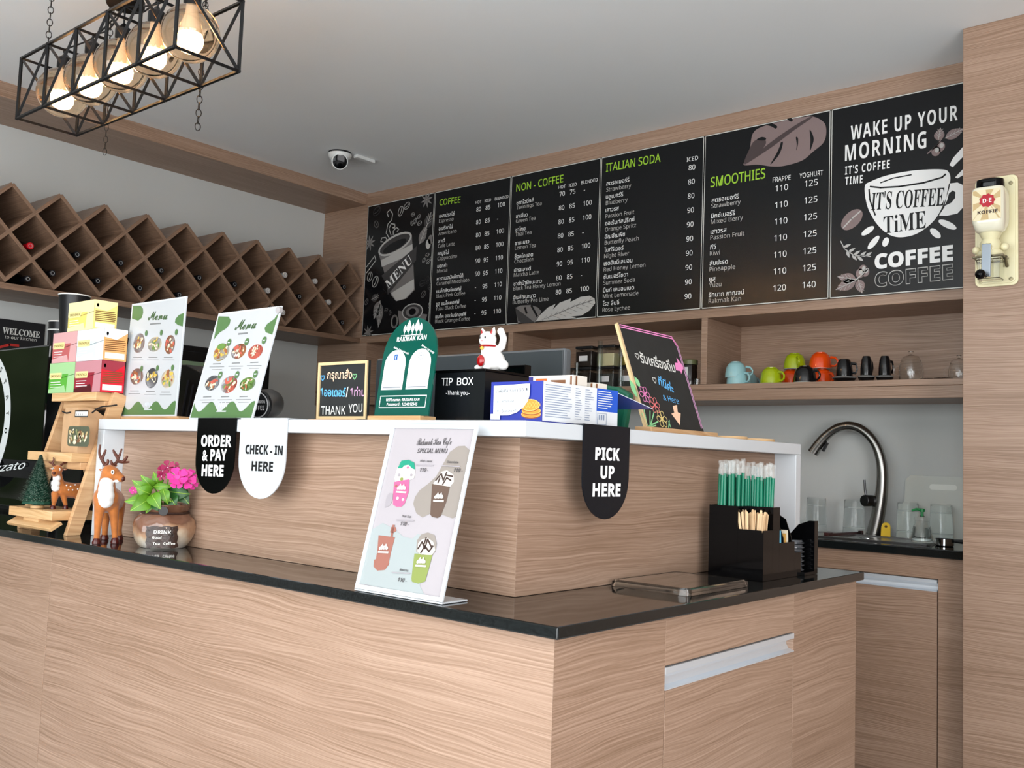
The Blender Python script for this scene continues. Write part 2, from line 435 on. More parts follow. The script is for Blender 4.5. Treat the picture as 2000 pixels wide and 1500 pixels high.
# ---- the bar: base, granite worktop, white raised shelf
XB, YB = -0.981, 1.300
t = thing('bar_counter', 'wood panelled L shaped bar base with a drawer front', 'counter', (-2.5, 1.7, 0))
MB().box(-6.2, XB-0.02, YB+0.02, 1.93, 0.0, 0.878).box(-1.60, XB-0.02, 1.93, 2.652, 0.0, 0.878).build('carcass', mat('dark carcass board', (40, 30, 24), 0.7), t)
MB().prism([(-2.7835, YB, 0), (XB, YB, 0), (XB-.02, YB+.02, 0), (-2.7835, YB+.02, 0)], (0, 0, .878)).build('front_panel', WOOD, t, bevel=0.0006)
MB().box(-6.2, -2.7865, YB, YB+0.02, 0.0, 0.878).build('front_panel', WOOD, t, bevel=0.001)
MB().prism([(XB, YB+.0002, 0), (XB, 1.656, 0), (XB-.02, 1.656, 0), (XB-.02, YB+.0202, 0)], (0, 0, .878)).build('side_panel', WOOD, t, bevel=0.001)
MB().box(XB-0.02, XB, 2.2485, 2.655, 0.0, 0.878, g='y').build('side_panel', WOOD, t, bevel=0.001)
MB().box(XB-0.02, XB, 1.6562, 2.2483, 0.783, 0.878, g='y').build('top_rail', WOOD, t, bevel=0.0006)
MB().box(-1.60, XB-0.02, 2.635, 2.655, 0.0, 0.878).build('end_panel', WOOD, t, bevel=0.001)
d = MB().box(XB-0.02, XB, 1.659, 2.246, 0.08, 0.736, g='y').build('drawer_front', WOOD, t, bevel=0.001)
grip(MB(), (XB, 1.6565, 0), (XB, 2.248, 0), (1, 0, 0), 0.780, 0.739).build('handle', ALU, d)
def lshape(x0, xr, xi, yf, yi, ye, z0, z1):
    """L-shaped slab: long arm x0..xr along the front, side arm xi..xr back to ye"""
    mb = MB(); pts = [(x0, yf, z0), (xr, yf, z0), (xr, ye, z0), (xi, ye, z0), (xi, yi, z0), (x0, yi, z0)]
    return mb.prism(pts, (0, 0, z1-z0))
o = lshape(-6.2, -0.961, -1.62, 1.281, 1.95, 2.66, 0.8785, CT).build('bar_worktop', GRAN, weld=True, bevel=0.003)
tag(o, 'black polished granite worktop of the L shaped bar', 'worktop')
t = thing('raised_bar', 'white shelf frame with wooden front raised above the granite bar top', 'raised shelf', (-1.9, 1.6, CT))
SX, SY, SZ0, SZ = -1.1565, 1.418, 1.214, 1.245
lshape(-2.803, SX, -1.56, SY, 1.82, 2.685, SZ0, SZ).build('shelf_top', WHITE, t, weld=True, bevel=0.002)
MB().box(-2.803, -2.767, SY, 1.82, CT+0.0005, SZ0-0.0003).build('frame_leg', WHITE, t, bevel=0.0015)
MB().box(-1.56, SX, 2.652, 2.685, CT+0.0005, SZ0-0.0003).build('frame_leg', WHITE, t, bevel=0.0015)
MB().prism([(-2.7665, 1.483, CT+.0005), (-1.2214, 1.483, CT+.0005), (-1.2394, 1.501, CT+.0005), (-2.7665, 1.501, CT+.0005)], (0, 0, SZ0-CT-.001)).build('front_panel', WOOD, t, bevel=0.001)
MB().prism([(-1.2214, 1.4832, CT+.0005), (-1.2214, 2.6515, CT+.0005), (-1.2394, 2.6515, CT+.0005), (-1.2394, 1.5012, CT+.0005)], (0, 0, SZ0-CT-.001)).build('side_panel', WOOD, t, bevel=0.001)

# ================================================================ printed menu boards along the back wall
PBLK = mat('black laminated print', (17, 18, 20), 0.22, spec=0.45)
PFRM = mat('white board edge', (205, 205, 198), 0.5)
PWHT = mat('white print', (232, 232, 230), 0.4)
PGRN = mat('lime print', (150, 196, 52), 0.4)
PGR1 = mat('light grey print', (178, 176, 172), 0.4)
PGR2 = mat('mid grey print', (112, 108, 106), 0.4)
PGR3 = mat('dark grey print', (58, 56, 56), 0.4)
PLF = mat('mauve leaf print', (128, 110, 108), 0.4)
PLD = mat('dark mauve print', (70, 58, 58), 0.4)
BM = [PBLK, PFRM, PWHT, PGRN, PGR1, PGR2, PGR3, PLF, PLD]
MX = [-4.535, -3.950, -3.365, -2.770, -2.183, -1.578, -0.984]
def board(i, label):
    x0, x1 = MX[i]+0.002, MX[i+1]-0.002; z0, z1 = 1.894, 2.713
    mb = MB().box(x0, x1, YA-0.013, YA-0.0005, z0, z1, 0)
    f = Fr((x0, YA-0.013, z0), (1, 0, 0), (0, 0, 1), mb); w, h = x1-x0, z1-z0; f.lim = (0.001, w-0.001, 0.001, h-0.001)
    for r in ((0, 0, w, 0.005), (0, h-0.005, w, 0.005), (0, 0, 0.004, h), (w-0.004, 0, 0.004, h)): f.rect(*r, 1)
    return mb, f, w, h, label
def done(bd):
    mb, f, w, h, label = bd
    return tag(mb.build('menu_board', BM), label, 'menu board', 'black boards along the back wall')
def lerp(a, b, t): return (a[0]+(b[0]-a[0])*t, a[1]+(b[1]-a[1])*t)
def rows(f, z, data, th, en, cols, nh=0.024):
    n = len(data)-1
    T = [f.px(*z(*q)) for q in th]; E = [f.px(*z(*q)) for q in en]; Cc = [[f.px(*z(*q)) for q in c] for c in cols]
    for i, r in enumerate(data):
        t = i/n
        f.text(r[0], *lerp(T[0], T[1], t), 0.0165, 2, ref='ก', off=0.004)
        f.text(r[1], *lerp(E[0], E[1], t), 0.0205, 4, st='sans')
        for c, v in zip(Cc, r[2:]):
            f.text(str(v), *lerp(c[0], c[1], t), nh, 2, st='sans')
# -- cup and ribbon board
bd = board(0, 'black menu board with chalk drawn coffee cup and MENU ribbon'); f = bd[1]; z = zoomer(700, 340, 4.687)
Q = lambda pts: [z(*p) for p in pts]
f.pxpoly(Q([(183, 720), (490, 560), (515, 1060), (440, 1140), (345, 1165), (300, 1110)]), 5)
f.pxpoly(Q([(205, 790), (495, 640), (498, 730), (215, 850)]), 4, 2)
f.pxpoly(Q([(300, 1090), (510, 960), (510, 1055), (430, 1140), (345, 1162)]), 4, 2)
c0, c1 = f.px(*z(183, 720)), f.px(*z(490, 560)); cx, cy = (c0[0]+c1[0])/2, (c0[1]+c1[1])/2; L = math.hypot(c1[0]-c0[0], c1[1]-c0[1]); an = math.atan2(c1[1]-c0[1], c1[0]-c0[0])
f.ell(cx, cy, L/2, L*0.19, 4, 3, rot=an); f.ell(cx, cy, L/2*0.9, L*0.145, 6, 4, rot=an); f.ell(cx, cy-0.012, L/2*0.7, L*0.09, 0, 5, rot=an)
f.pxpoly(Q([(212, 930), (535, 660), (530, 790), (270, 1105), (225, 1050)]), 6, 3)
f.pxpoly(Q([(212, 930), (255, 1000), (270, 1105), (220, 1040)]), 0, 4)
f.pxtext('MENU', *z(275, 1055), *z(500, 800), 18, 2, 5, st='serif')
for pts in ([(285, 590), (255, 540), (270, 460), (305, 420), (315, 365), (290, 325), (262, 355), (275, 390)], [(300, 560), (280, 500), (300, 455), (335, 460), (335, 495), (315, 490)], [(320, 555), (320, 520), (350, 490), (370, 505), (355, 525)], [(265, 610), (250, 580), (215, 585), (205, 620), (225, 620)]):
    f.pxstroke(Q(pts), 0.006, 4, 2)
def bean(u, v, s, rot, m=4):
    x, y = f.px(*z(u, v)); f.ring(x, y, s, s*0.68, s*0.16, m, 2, rot=rot); f.stroke([(x-s*0.8*math.cos(rot), y-s*0.8*math.sin(rot)), (x+s*.1, y-s*.12), (x+s*0.8*math.cos(rot), y+s*0.8*math.sin(rot))], s*0.15, m, 2)
for u, v, s, r, m in ((445, 290, .026, .6, 4), (388, 340, .03, 1.2, 4), (165, 460, .025, 2.2, 5), (170, 340, .035, .5, 6), (105, 940, .03, 1.2, 4), (155, 985, .035, 1.1, 4), (500, 370, .015, 0, 4), (555, 390, .015, .5, 4), (520, 430, .018, 1, 4), (490, 450, .015, 2, 4), (560, 450, .018, .3, 4), (600, 790, .016, 1, 4), (640, 800, .018, .5, 4), (632, 740, .015, .2, 4), (672, 770, .015, .8, 4), (585, 1000, .025, .2, 6), (630, 970, .022, 1, 6), (595, 1100, .022, .9, 5), (660, 1030, .022, .5, 6), (255, 1245, .015, .3, 5), (290, 1270, .015, 1.4, 5), (75, 1170, .02, 1, 5), (655, 1200, .018, 1.3, 4)): bean(u, v, s, r, m)
for u, v, s in ((625, 235, .05), (105, 630, .05), (90, 1450, .045)):
    x, y = f.px(*z(u, v))
    for k in range(8): f.leaf(x, y, s, s*0.14, k*math.pi/4+.2, 5, 1, 4)
for u, v, L_, w, r, m in ((560, 640, .12, .03, 1.1, 5), (620, 500, .1, .035, 1.2, 6), (120, 1150, .07, .025, .3, 6), (200, 1160, .12, .035, -2.0, 5), (205, 1180, .15, .03, -1.65, 5)):
    x, y = f.px(*z(u, v)); f.leaf(x, y, L_, w, r, m, 1, 4)
x, y = f.px(*z(660, 600)); f.ell(x, y, .02, .028, 5, 2); x, y = f.px(*z(640, 640)); f.ell(x, y, .02, .03, 4, 2)
f.pxstroke(Q([(75, 905), (160, 790), (150, 750), (75, 850)]), 0.006, 4, 2)
x, y = f.px(*z(495, 1260)); f.ell(x, y, .088, .05, 4, 2); f.ell(x, y, .08, .043, 6, 3); f.ell(x, y, .055, .03, 5, 4); f.ell(x, y, .03, .02, 0, 5)
f.pxpoly(Q([(362, 1250), (630, 1285), (600, 1420), (540, 1462), (430, 1462), (375, 1400)]), 5, 1); x, y = f.px(*z(330, 1350)); f.ring(x, y, .025, .035, .012, 4, 2)
done(bd)
# -- coffee
bd = board(1, 'black menu board headed COFFEE in green with three price columns'); f = bd[1]
f.pxtext('COFFEE', *z(742, 288), *z(933, 260), 11.5, 3, off=0.012)
for tx, q in (('HOT', (1072, 274)), ('ICED', (1155, 259)), ('BLENDED', (1250, 242))): f.text(tx, *f.px(*z(*q)), 0.016, 2, st='sans')
rows(f, z, [('เอสเปรสโซ่', 'Espresso', 80, 85, 100), ('อเมริกาโน่', 'Americano', 80, 85, '-'), ('ลาเต้', 'Cafe Latte', 80, 85, 100), ('คาปูชิโน่', 'Cappuccino', 80, 85, 100), ('มอคค่า', 'Mocca', 90, 95, 110), ('คาราเมลมัคคิอาโต้', 'Caramel Macchiato', 90, 95, 110), ('แบล็คพิงค์คอฟฟี่', 'Black Pink Coffee', '-', 95, 110), ('ยูสุ แบล็คคอฟฟี่', 'Yuzu Black Coffee', '-', 95, 110), ('แบล็ค ออเร้นจ์คอฟฟี่', 'Black Orange Coffee', '-', 95, 110)],
     ((740, 402), (705, 1322)), ((738, 448), (702, 1366)), (((1080, 345), (1062, 1290)), ((1165, 328), (1127, 1290)), ((1274, 305), (1236, 1278))))
done(bd)
# -- non coffee
bd = board(2, 'black menu board headed NON - COFFEE with pale leaf at its foot'); f = bd[1]; z = zoomer(980, 300, 4.4136); Q = lambda pts: [z(*p) for p in pts]
f.pxtext('NON - COFFEE', *z(125, 328), *z(530, 246), 14, 3, off=0.012)
for tx, q in (('HOT', (488, 306)), ('ICED', (577, 290)), ('BLENDED', (684, 266))): f.text(tx, *f.px(*z(*q)), 0.017, 2, st='sans')
rows(f, z, [('ชาทไวนิ่งส์', 'Twinings Tea', 70, 75, '-'), ('ชาเขียว', 'Green Tea', 80, 85, 100), ('ชาไทย', 'Thai Tea', 80, 85, 100), ('ชามะนาว', 'Lemon Tea', 80, 85, '-'), ('ช็อคโกแลต', 'Chocolate', 80, 85, 100), ('มัทฉะลาเต้', 'Matcha Latte', 90, 95, 110), ('ชาดำน้ำผึ้งมะนาว', 'Black Tea Honey Lemon', 80, 85, '-'), ('อัญชัญมะนาว', 'Butterfly Pea Lime', 80, 85, 100)],
     ((127, 442), (98, 1257)), ((127, 482), (95, 1298)), (((497, 370), (465, 1215)), ((587, 352), (557, 1205)), ((707, 330), (677, 1188))))
f.pxpoly(Q([(118, 1330), (160, 1310), (250, 1305), (310, 1325), (342, 1360), (320, 1400), (280, 1470), (140, 1472)]), 5)
f.pxpoly(Q([(118, 1330), (200, 1390), (280, 1470), (180, 1472), (140, 1440)]), 6, 2)
for a, b_ in (((200, 1330), (215, 1375)), ((255, 1310), (305, 1400))): f.pxstroke([z(*a), z(*b_)], 0.012, 0, 3)
f.pxpoly(Q([(285, 1468), (330, 1390), (400, 1325), (465, 1295), (440, 1345), (500, 1285), (600, 1248), (590, 1280), (680, 1235), (760, 1225), (800, 1250), (805, 1290), (760, 1350), (690, 1395), (600, 1405), (650, 1420), (600, 1440), (640, 1448), (560, 1462)]), 4)
f.pxstroke(Q([(300, 1462), (480, 1380), (640, 1310), (790, 1262)]), 0.004, 5, 2)
for k in range(9):
    a = lerp((350, 1440), (740, 1282), k/8); f.pxstroke([z(*a), z(a[0]+38, a[1]-42)], 0.002, 5, 2); f.pxstroke([z(*a), z(a[0]+58, a[1]+22)], 0.002, 5, 2)
done(bd)
# -- italian soda
bd = board(3, 'black menu board headed ITALIAN SODA with a single ICED column'); f = bd[1]; z = zoomer(1160, 260, 4.054)
f.pxtext('ITALIAN SODA', *z(95, 307), *z(528, 226), 15.5, 3, off=0.012)
f.text('ICED', *f.px(*z(735, 228)), 0.02, 2, st='sans')
rows(f, z, [(a, c, p) for a, c, p in (('สตรอเบอร์รี่', 'Strawberry', 80), ('บลูเบอร์รี่', 'Blueberry', 80), ('เสาวรส', 'Passion Fruit', 80), ('ออเร้นท์สปริทซ์', 'Orange Spritz', 90), ('อัญชัญพีช', 'Butterfly Peach', 90), ('ไนท์ริเวอร์', 'Night River', 90), ('เรดฮันนี่เลมอน', 'Red Honey Lemon', 90), ('ซัมเมอร์โซดา', 'Summer Soda', 90), ('มิ้นท์ เลมอนเนด', 'Mint Lemonade', 90), ('โรส ลิ้นจี่', 'Rose Lychee', 90))],
     ((98, 417), (70, 1368)), ((98, 466), (68, 1415)), (((750, 296), (718, 1314)),))
done(bd)
# -- smoothies
bd = board(4, 'black menu board headed SMOOTHIES below a large mauve leaf'); f = bd[1]; z = zoomer(1370, 200, 3.6585); Q = lambda pts: [z(*p) for p in pts]
def crv(P, n=6):
    o = []; m = len(P)
    for i in range(m):
        p0, p1, p2, p3 = [Vector(P[(i+k) % m]) for k in (-1, 0, 1, 2)]
        for k in range(n):
            t = k/n; q = 0.5*((2*p1)+(p2-p0)*t+(2*p0-5*p1+4*p2-p3)*t*t+(3*p1-p0-3*p2+p3)*t**3); o.append((q.x, q.y))
    return o
f.pxpoly(Q(crv([(302, 447), (338, 380), (352, 290), (368, 222), (420, 180), (560, 138), (745, 102), (820, 108), (880, 150), (892, 220), (870, 290), (800, 350), (720, 415), (600, 452), (510, 458), (400, 445)])), 7)
f.pxpoly(Q(crv([(306, 440), (345, 330), (380, 275), (440, 258), (462, 290), (420, 350)])), 8, 2)
f.pxpoly(Q(crv([(306, 446), (470, 305), (630, 190), (772, 105), (788, 112), (655, 205), (500, 322)])), 8, 3)
for pts in ([(395, 268), (430, 248), (462, 256), (450, 272)], [(455, 158), (510, 152), (542, 172), (530, 188), (500, 172)], [(583, 284), (574, 330), (548, 385), (492, 446), (535, 370), (562, 310), (568, 288)], [(676, 250), (690, 256), (690, 300), (678, 345), (682, 300)], [(774, 198), (790, 218), (803, 265), (788, 320), (776, 345), (780, 270)], [(612, 118), (640, 112), (654, 126), (640, 138)]): f.pxpoly(Q(crv(pts, 4)), 0, 4)
f.pxtext('SMOOTHIES', *z(65, 607), *z(456, 541), 19, 3, off=0.012)
f.pxtext('FRAPPE', *z(509, 572), *z(637, 553), 9.5, 2, st='sans'); f.pxtext('YOGHURT', *z(701, 543), *z(869, 519), 9.5, 2, st='sans')
rows(f, z, [('สตรอเบอร์รี่', 'Strawberry', 110, 125), ('มิกซ์เบอร์รี่', 'Mixed Berry', 110, 125), ('เสาวรส', 'Passion Fruit', 110, 125), ('กีวี่', 'Kiwi', 110, 125), ('สับปะรด', 'Pineapple', 110, 125), ('ยูสุ', 'Yuzu', 110, 125), ('รักมาก กาญจน์', 'Rakmak Kan', 120, 140)],
     ((73, 716), (52, 1392)), ((71, 757), (51, 1436)), (((529, 638), (513, 1350)), ((738, 604), (722, 1328))), nh=0.0265)
done(bd)
# -- wake up
bd = board(5, 'black poster board reading WAKE UP YOUR MORNING with a white cup'); f = bd[1]; z = zoomer(1600, 150, 3.3333); Q = lambda pts: [z(*p) for p in pts]
for t, a, b_, h in (('WAKE UP YOUR', (205, 412), (902, 281), 27.5), ('MORNING', (168, 550), (697, 462), 31), ("IT'S COFFEE", (168, 638), (459, 595), 16), ('TIME', (168, 704), (282, 690), 15)):
    f.pxtext(t, *z(*a), *z(*b_), h, 2, st='bold', sp=1.18)
f.pxpoly(Q(crv([(297, 715), (340, 680), (450, 640), (620, 610), (800, 603), (848, 630), (852, 690), (835, 765), (800, 850), (760, 920), (700, 980), (620, 1028), (530, 1045), (460, 1030), (400, 985), (350, 920), (310, 830)])), 2)
f.pxstroke(Q([(332, 715), (400, 722), (520, 715), (680, 690), (800, 655), (822, 635)]), 0.007, 0, 2)
f.pxstroke(Q([(325, 735), (330, 800), (350, 860), (365, 900)]), 0.006, 0, 2)
f.pxstroke(Q([(400, 690), (480, 660), (600, 638)]), 0.005, 0, 2)
f.pxpoly(Q([(845, 695), (900, 688), (937, 705), (937, 850), (900, 890), (830, 905), (780, 903), (815, 850)]), 2, 1)
f.pxpoly(Q([(845, 760), (870, 740), (888, 752), (885, 790), (860, 820), (815, 842), (835, 800)]), 0, 3)
f.pxtext("IT'S COFFEE", *z(338, 868), *z(810, 838), 33, 0, 4, st='serif'); f.pxtext('TiME', *z(420, 1022), *z(695, 985), 33, 0, 4, st='serif')
for p_, q_ in (((276, 1030), (357, 976)), ((318, 1122), (390, 1036)), ((422, 1106), (443, 1046)), ((725, 990), (788, 1048)), ((778, 935), (893, 990))):
    A0, B0 = f.px(*z(*p_)), f.px(*z(*q_)); f.ell((A0[0]+B0[0])/2, (A0[1]+B0[1])/2, math.hypot(B0[0]-A0[0], B0[1]-A0[1])/2, .0125, 2, 2, rot=math.atan2(B0[1]-A0[1], B0[0]-A0[0]))
f.pxpoly(Q([(848, 575), (870, 530), (937, 455), (937, 520), (870, 588)]), 2); f.pxpoly(Q([(885, 655), (937, 600), (937, 640), (900, 662)]), 2)
f.pxtext('COFFEE', *z(362, 1250), *z(872, 1192), 27, 2, 3, st='bold', off=0.03)
f.pxtext('COFFEE', *z(362, 1368), *z(873, 1315), 27, 4, 3, st='bold', off=0.03); f.pxtext('COFFEE', *z(366, 1367), *z(870, 1314), 26, 0, 5, st='bold', off=0.004)
x, y = f.px(*z(212, 930)); f.ell(x, y, .052, .034, 7, 1, rot=.7); f.stroke([(x-.035, y-.03), (x, y+.004), (x+.035, y+.03)], .006, 4, 2)
f.pxstroke(Q([(140, 1070), (165, 1120), (230, 1165), (335, 1170)]), .004, 4, 2)
for u, v, r in ((160, 1110, .3), (190, 1140, .4), (225, 1160, .5), (265, 1170, .6), (180, 1135, -1.2), (215, 1160, -.9), (250, 1172, -.7), (300, 1170, .5)):
    x, y = f.px(*z(u, v)); f.leaf(x, y, .032, .006, r, 4, 2)
for u, v, L_, w, r in ((240, 1320, .08, .022, 2.9), (240, 1325, .09, .025, 3.5), (255, 1320, .06, .02, -1.3), (775, 415, .05, .02, 1.4), (820, 400, .075, .02, .35)):
    x, y = f.px(*z(u, v)); f.leaf(x, y, L_, w, r, 7, 1, 4)
for u, v in ((285, 1255), (265, 1280), (300, 1270), (790, 455), (760, 485)):
    x, y = f.px(*z(u, v)); f.ell(x, y, .017, .02, 7, 2); f.ell(x+.004, y+.004, .008, .01, 4, 3)
f.pxstroke(Q([(320, 1250), (240, 1322)]), .005, 4, 3); f.pxstroke(Q([(705, 500), (760, 455), (800, 400)]), .005, 7, 2)
done(bd)

# ================================================================ wine rack on the left wall
RX0, RX1 = -4.973, -4.562
SHADEW = wood('shaded rack laminate', (104, 79, 62), (126, 99, 80), (148, 119, 98), warp=0.02, sv=270, su=2.0)  # same laminate as the cabinets, darkened to paint in the cells' shade
t = thing('wine_rack', 'wooden diamond lattice wine rack on the left wall above a shelf', 'wine rack', (-4.77, 2.4, 1.857))
mb = MB(); PI_ = math.pi; S_ = 0.2214; ZB, ZT = 1.885, 2.342; TH = 0.0085
def lat(y0, z0, y1, z1):
    """one slanted board of the lattice, clipped to the shelf's right end"""
    if y1 > 3.94: k = (3.94-y0)/(y1-y0); y1, z1 = 3.94, z0+(z1-z0)*k
    if y0 > 3.94: k = (3.94-y1)/(y0-y1); y0, z0 = 3.94, z1+(z0-z1)*k
    c = Vector(((RX0+RX1)/2, (y0+y1)/2, (z0+z1)/2)); d = Vector((0, y1-y0, z1-z0))
    if d.length < 0.03: return
    n = Vector((0, -d.z, d.y)).normalized()
    mb.obox(c, Vector(((RX1-RX0)/2-(0.001 if z1 > z0 else 0.0016), 0, 0)), d/2, n*(TH if z1 > z0 else TH*0.985))
AY = [1.825+S_*k for k in range(0, 10)]
hl = ZT-ZB-0.008
lat(1.604, ZT, 1.604+hl, ZB+.008); lat(1.5, ZT-.117, 1.383+hl, ZB+.008); lat(1.5, ZT-.104, 1.604, ZT-.0001)
for y in AY:
    lat(y-0.0, ZT, y+hl, ZB+0.008)
    lat(y-hl if y-hl > 1.5 else 1.5, ZB+0.008 if y-hl > 1.5 else ZT-(y-1.5), y, ZT-0.0001)
for y in (AY[-1]+S_, AY[-1]+2*S_): lat(y-hl, ZB+0.008, y-0.11, ZT-0.11)
mb.build('lattice', SHADEW, t)
mb = MB(); zz = 0
pts = [(1.5, ZB)]
for y in AY:
    pts += [(y-S_/2, ZT-S_/2-.01), (y, ZT-.012)]
pts += [(3.94, ZT-.13), (3.94, ZB)]
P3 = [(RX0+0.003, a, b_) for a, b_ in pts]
mb.prism(P3, (0.006, 0, 0)); mb.build('back_panel', mat('shaded rack back', (30, 23, 19), 0.7), t)  # back panel colour darkened to carry the shade deep in the cells
MB().box(RX0, RX1, 1.45, 3.9415, 1.857, 1.885, g='y').build('shelf', SHADEW, t, bevel=0.001)
# bottles lying in the cells, necks to the room
BOT = mat('dark bottle glass', (10, 14, 10), 0.08)
CAPS = {'red': mat('red capsule', (196, 20, 34), 0.3), 'black': mat('black capsule', (20, 20, 24), 0.22), 'white': mat('white capsule', (205, 200, 195), 0.35)}
RING = mat('capsule ring reflection', (150, 150, 150), 0.3)
protos = {}
def bottle(col):
    if col in protos: return None
    r = thing('wine_bottle', 'x', 'bottle', (0, 0, 0))
    MB().lathe([(0.0, 0.0), (0.034, 0.0), (0.0375, 0.006), (0.0375, 0.19), (0.033, 0.215), (0.016, 0.245), (0.0145, 0.262)], ax=(1, 0, 0), n=20, m=0, cap0=False).build('body', BOT, r, smooth=True)
    cp = MB().lathe([(0.0150, 0.258), (0.0155, 0.305), (0.0165, 0.306), (0.0165, 0.313), (0.0150, 0.315), (0.0, 0.3155)], ax=(1, 0, 0), n=20, cap1=False).build('capsule', CAPS[col], r, smooth=True)
    MB().tube([(0.3155, 0.0085*math.cos(a*0.5236), 0.0085*math.sin(a*0.5236)) for a in range(12)], 0.0012, 5, closed=True).build('rim', RING, cp, smooth=True)  # grey ring laid on the capsule end as a painted reflection
    protos[col] = r
    return r
WB = [((62, 480), 'red'), ((50, 542), 'black'), ((100, 532), 'black'), ((150, 495), 'black'), ((183, 546), 'black'), ((228, 511), 'black'), ((265, 560), 'black'), ((311, 526), 'black'), ((343, 573), 'black'), ((382, 540), 'black'), ((450, 553), 'black'), ((557, 534), 'white'), ((617, 548), 'white'), ((525, 566), 'white'), ((642, 589), 'white'), ((554, 609), 'white'), ((694, 595), 'black'), ((669, 628), 'black'), ((585, 578), 'black')]
cells = []
for r_, (zc, off_) in enumerate(((ZT-0.11, 0), (ZT-0.22, .5), (ZT-0.33, 0), (ZT-0.44, .5))):
    for k in range(-1, 11):
        y = AY[0]+S_*(k+off_)
        if y < 3.9: cells.append((y, zc, r_))
taken = set()
RN = ['top row', 'second row', 'third row', 'bottom row']
for i, ((u, v), c) in enumerate(WB):
    q = at(u, v, 0, -4.64)
    k = min(cells, key=lambda e: (e[0]-q.y)**2+(e[1]-0.055-q.z)**2 + (9 if e in taken else 0))
    taken.add(k)
    base = k[1]-0.110+0.0083*1.414+0.0375*1.414 if k[2] < 3 else ZB+0.0378
    if k[2] < 3: base = k[1]-S_/2+0.0675
    loc = (-4.905, k[0], base)
    r = bottle(c)
    if r is not None: r.location = loc
    else: r = dup(protos[c], loc)
    r['_c'] = k
    cells_sorted = sorted([e for e in cells if e[2] == k[2]])
    r['label'] = ''
    r['_info'] = c
# name each bottle by its row and its place among the bottles of that row
allb = [o for o in list(COL.objects) if o.name.startswith('wine_bottle')]
ORD = ['first', 'second', 'third', 'fourth', 'fifth', 'sixth', 'seventh', 'eighth', 'ninth', 'tenth', 'eleventh', 'twelfth']
for rr in range(4):
    rb = sorted([o for o in allb if int(o['_c'][2]) == rr], key=lambda o: -o.location.y)
    for n_, o in enumerate(rb):
        o['label'] = '%s capped wine bottle in the %s of rack cells, %s from the menu boards' % (o['_info'], RN[rr], ORD[n_])
        o['group'] = 'wine bottles in the diamond rack'
for o in allb: del o['_c']; del o['_info']

# ================================================================ ceiling camera and cable box
q = at(664, 298, 2, 2.80)
t = thing('security_camera', 'white dome security camera with black lens on the ceiling', 'camera', (q.x, q.y, 2.80))
WPL = mat('white plastic', (222, 224, 222), 0.35)
MB().lathe([(0.062, 0.0), (0.062, -0.010)], c=(q.x, q.y, 2.7995), n=28).build('gasket', BLKM, t, smooth=True)
MB().lathe([(0.064, -0.010), (0.062, -0.022), (0.055, -0.036), (0.03, -0.048), (0, -0.05)], c=(q.x, q.y, 2.7995), n=28, cap1=False).build('housing', WPL, t, smooth=True)
dv = (EYE+Vector((.4, 0, -.3))-Vector((q.x, q.y, 2.74))).normalized(); c = Vector((q.x, q.y, 2.752))
bl = MB().ball(c, 0.047, 22, 14).lathe([(0.043, 0.020), (0.043, 0.046), (0.0385, 0.0475)], c=c, ax=dv, n=26, cap1=False).build('eyeball', WPL, t, smooth=True)
MB().lathe([(0.0385, 0.0465), (0.0385, 0.0480), (0.03, 0.0495), (0, 0.0505)], c=c, ax=dv, n=26, cap1=False).build('lens', BLACK, bl, smooth=True)
q0, q = at(698, 304, 2, 2.79), at(729, 317, 2, 2.79)
tag(MB().box(q.x-.016, q.x+.016, q0.y, q.y, 2.782, 2.7995).build('cable_duct', WPL, bevel=0.002), 'short white cable duct on the ceiling beside the dome camera', 'cable duct')

# ================================================================ things in the open niches
NZ = 1.546
def mug_proto(name, col, inside):
    r = thing('mug', 'x', 'mug', (0, 0, 0))
    m1 = mat(name, col, 0.18, coat=0.3); m2 = mat('mug rim cream', inside, 0.25)
    # upside down mug: rim at z=0, foot on top
    MB().lathe([(0.047, 0.0), (0.049, 0.002), (0.048, 0.02), (0.044, 0.045), (0.036, 0.062), (0.026, 0.070), (0.022, 0.0705), (0.022, 0.074), (0.019, 0.074), (0.018, 0.071), (0.0, 0.0705)], n=28, cap0=False, cap1=False, mr=[1, 0, 0, 0, 0, 0, 0, 0, 0, 0]).lathe([(0.047, 0.0), (0.0445, 0.001), (0.0445, 0.02), (0.0405, 0.045), (0.0325, 0.059), (0.0, 0.066)], n=28, cap0=False, cap1=False, m=1).build('bowl', [m1, m2], r, smooth=True)
    pts = [(0.046, 0, 0.014), (0.062, 0, 0.012), (0.073, 0, 0.022), (0.074, 0, 0.036), (0.064, 0, 0.049), (0.043, 0, 0.052)]
    MB().tube(pts, [0.005, .0045, .0045, .0045, .005, .006], 8).build('handle', m1, r, smooth=True)
    return r
MUGC = {'blue': ((150, 196, 200), (210, 220, 215)), 'lime': ((160, 178, 16), (222, 222, 190)), 'red': ((150, 14, 18), (200, 120, 110)), 'orange': ((226, 74, 14), (235, 190, 160)), 'black': ((13, 13, 15), (70, 70, 70))}
MP = {}
def mug(col, u, v, y, label, rz=0.0, tilt=0.0, z=None):
    q = at(u, v, 1, y); loc = (q.x, y, NZ+0.0005 if z is None else z)
    if col not in MP: MP[col] = r = mug_proto('%s glaze' % col, *MUGC[col]); r.location = loc; r.rotation_euler = (tilt, 0, rz)
    else: r = dup(MP[col], loc, (tilt, 0, rz))
    r['label'] = label; r['group'] = 'upturned mugs in the open niche'
mug('blue', 1440, 750, 4.02, 'pale blue mug upside down at the front of the niche', -.3)
mug('blue', 1437, 735, 4.02, 'pale blue mug stacked over the other pale blue mug', .5, z=NZ+.033)
mug('blue', 1460, 742, 4.19, 'pale blue mug at the back beside the niche divider', 1.2)
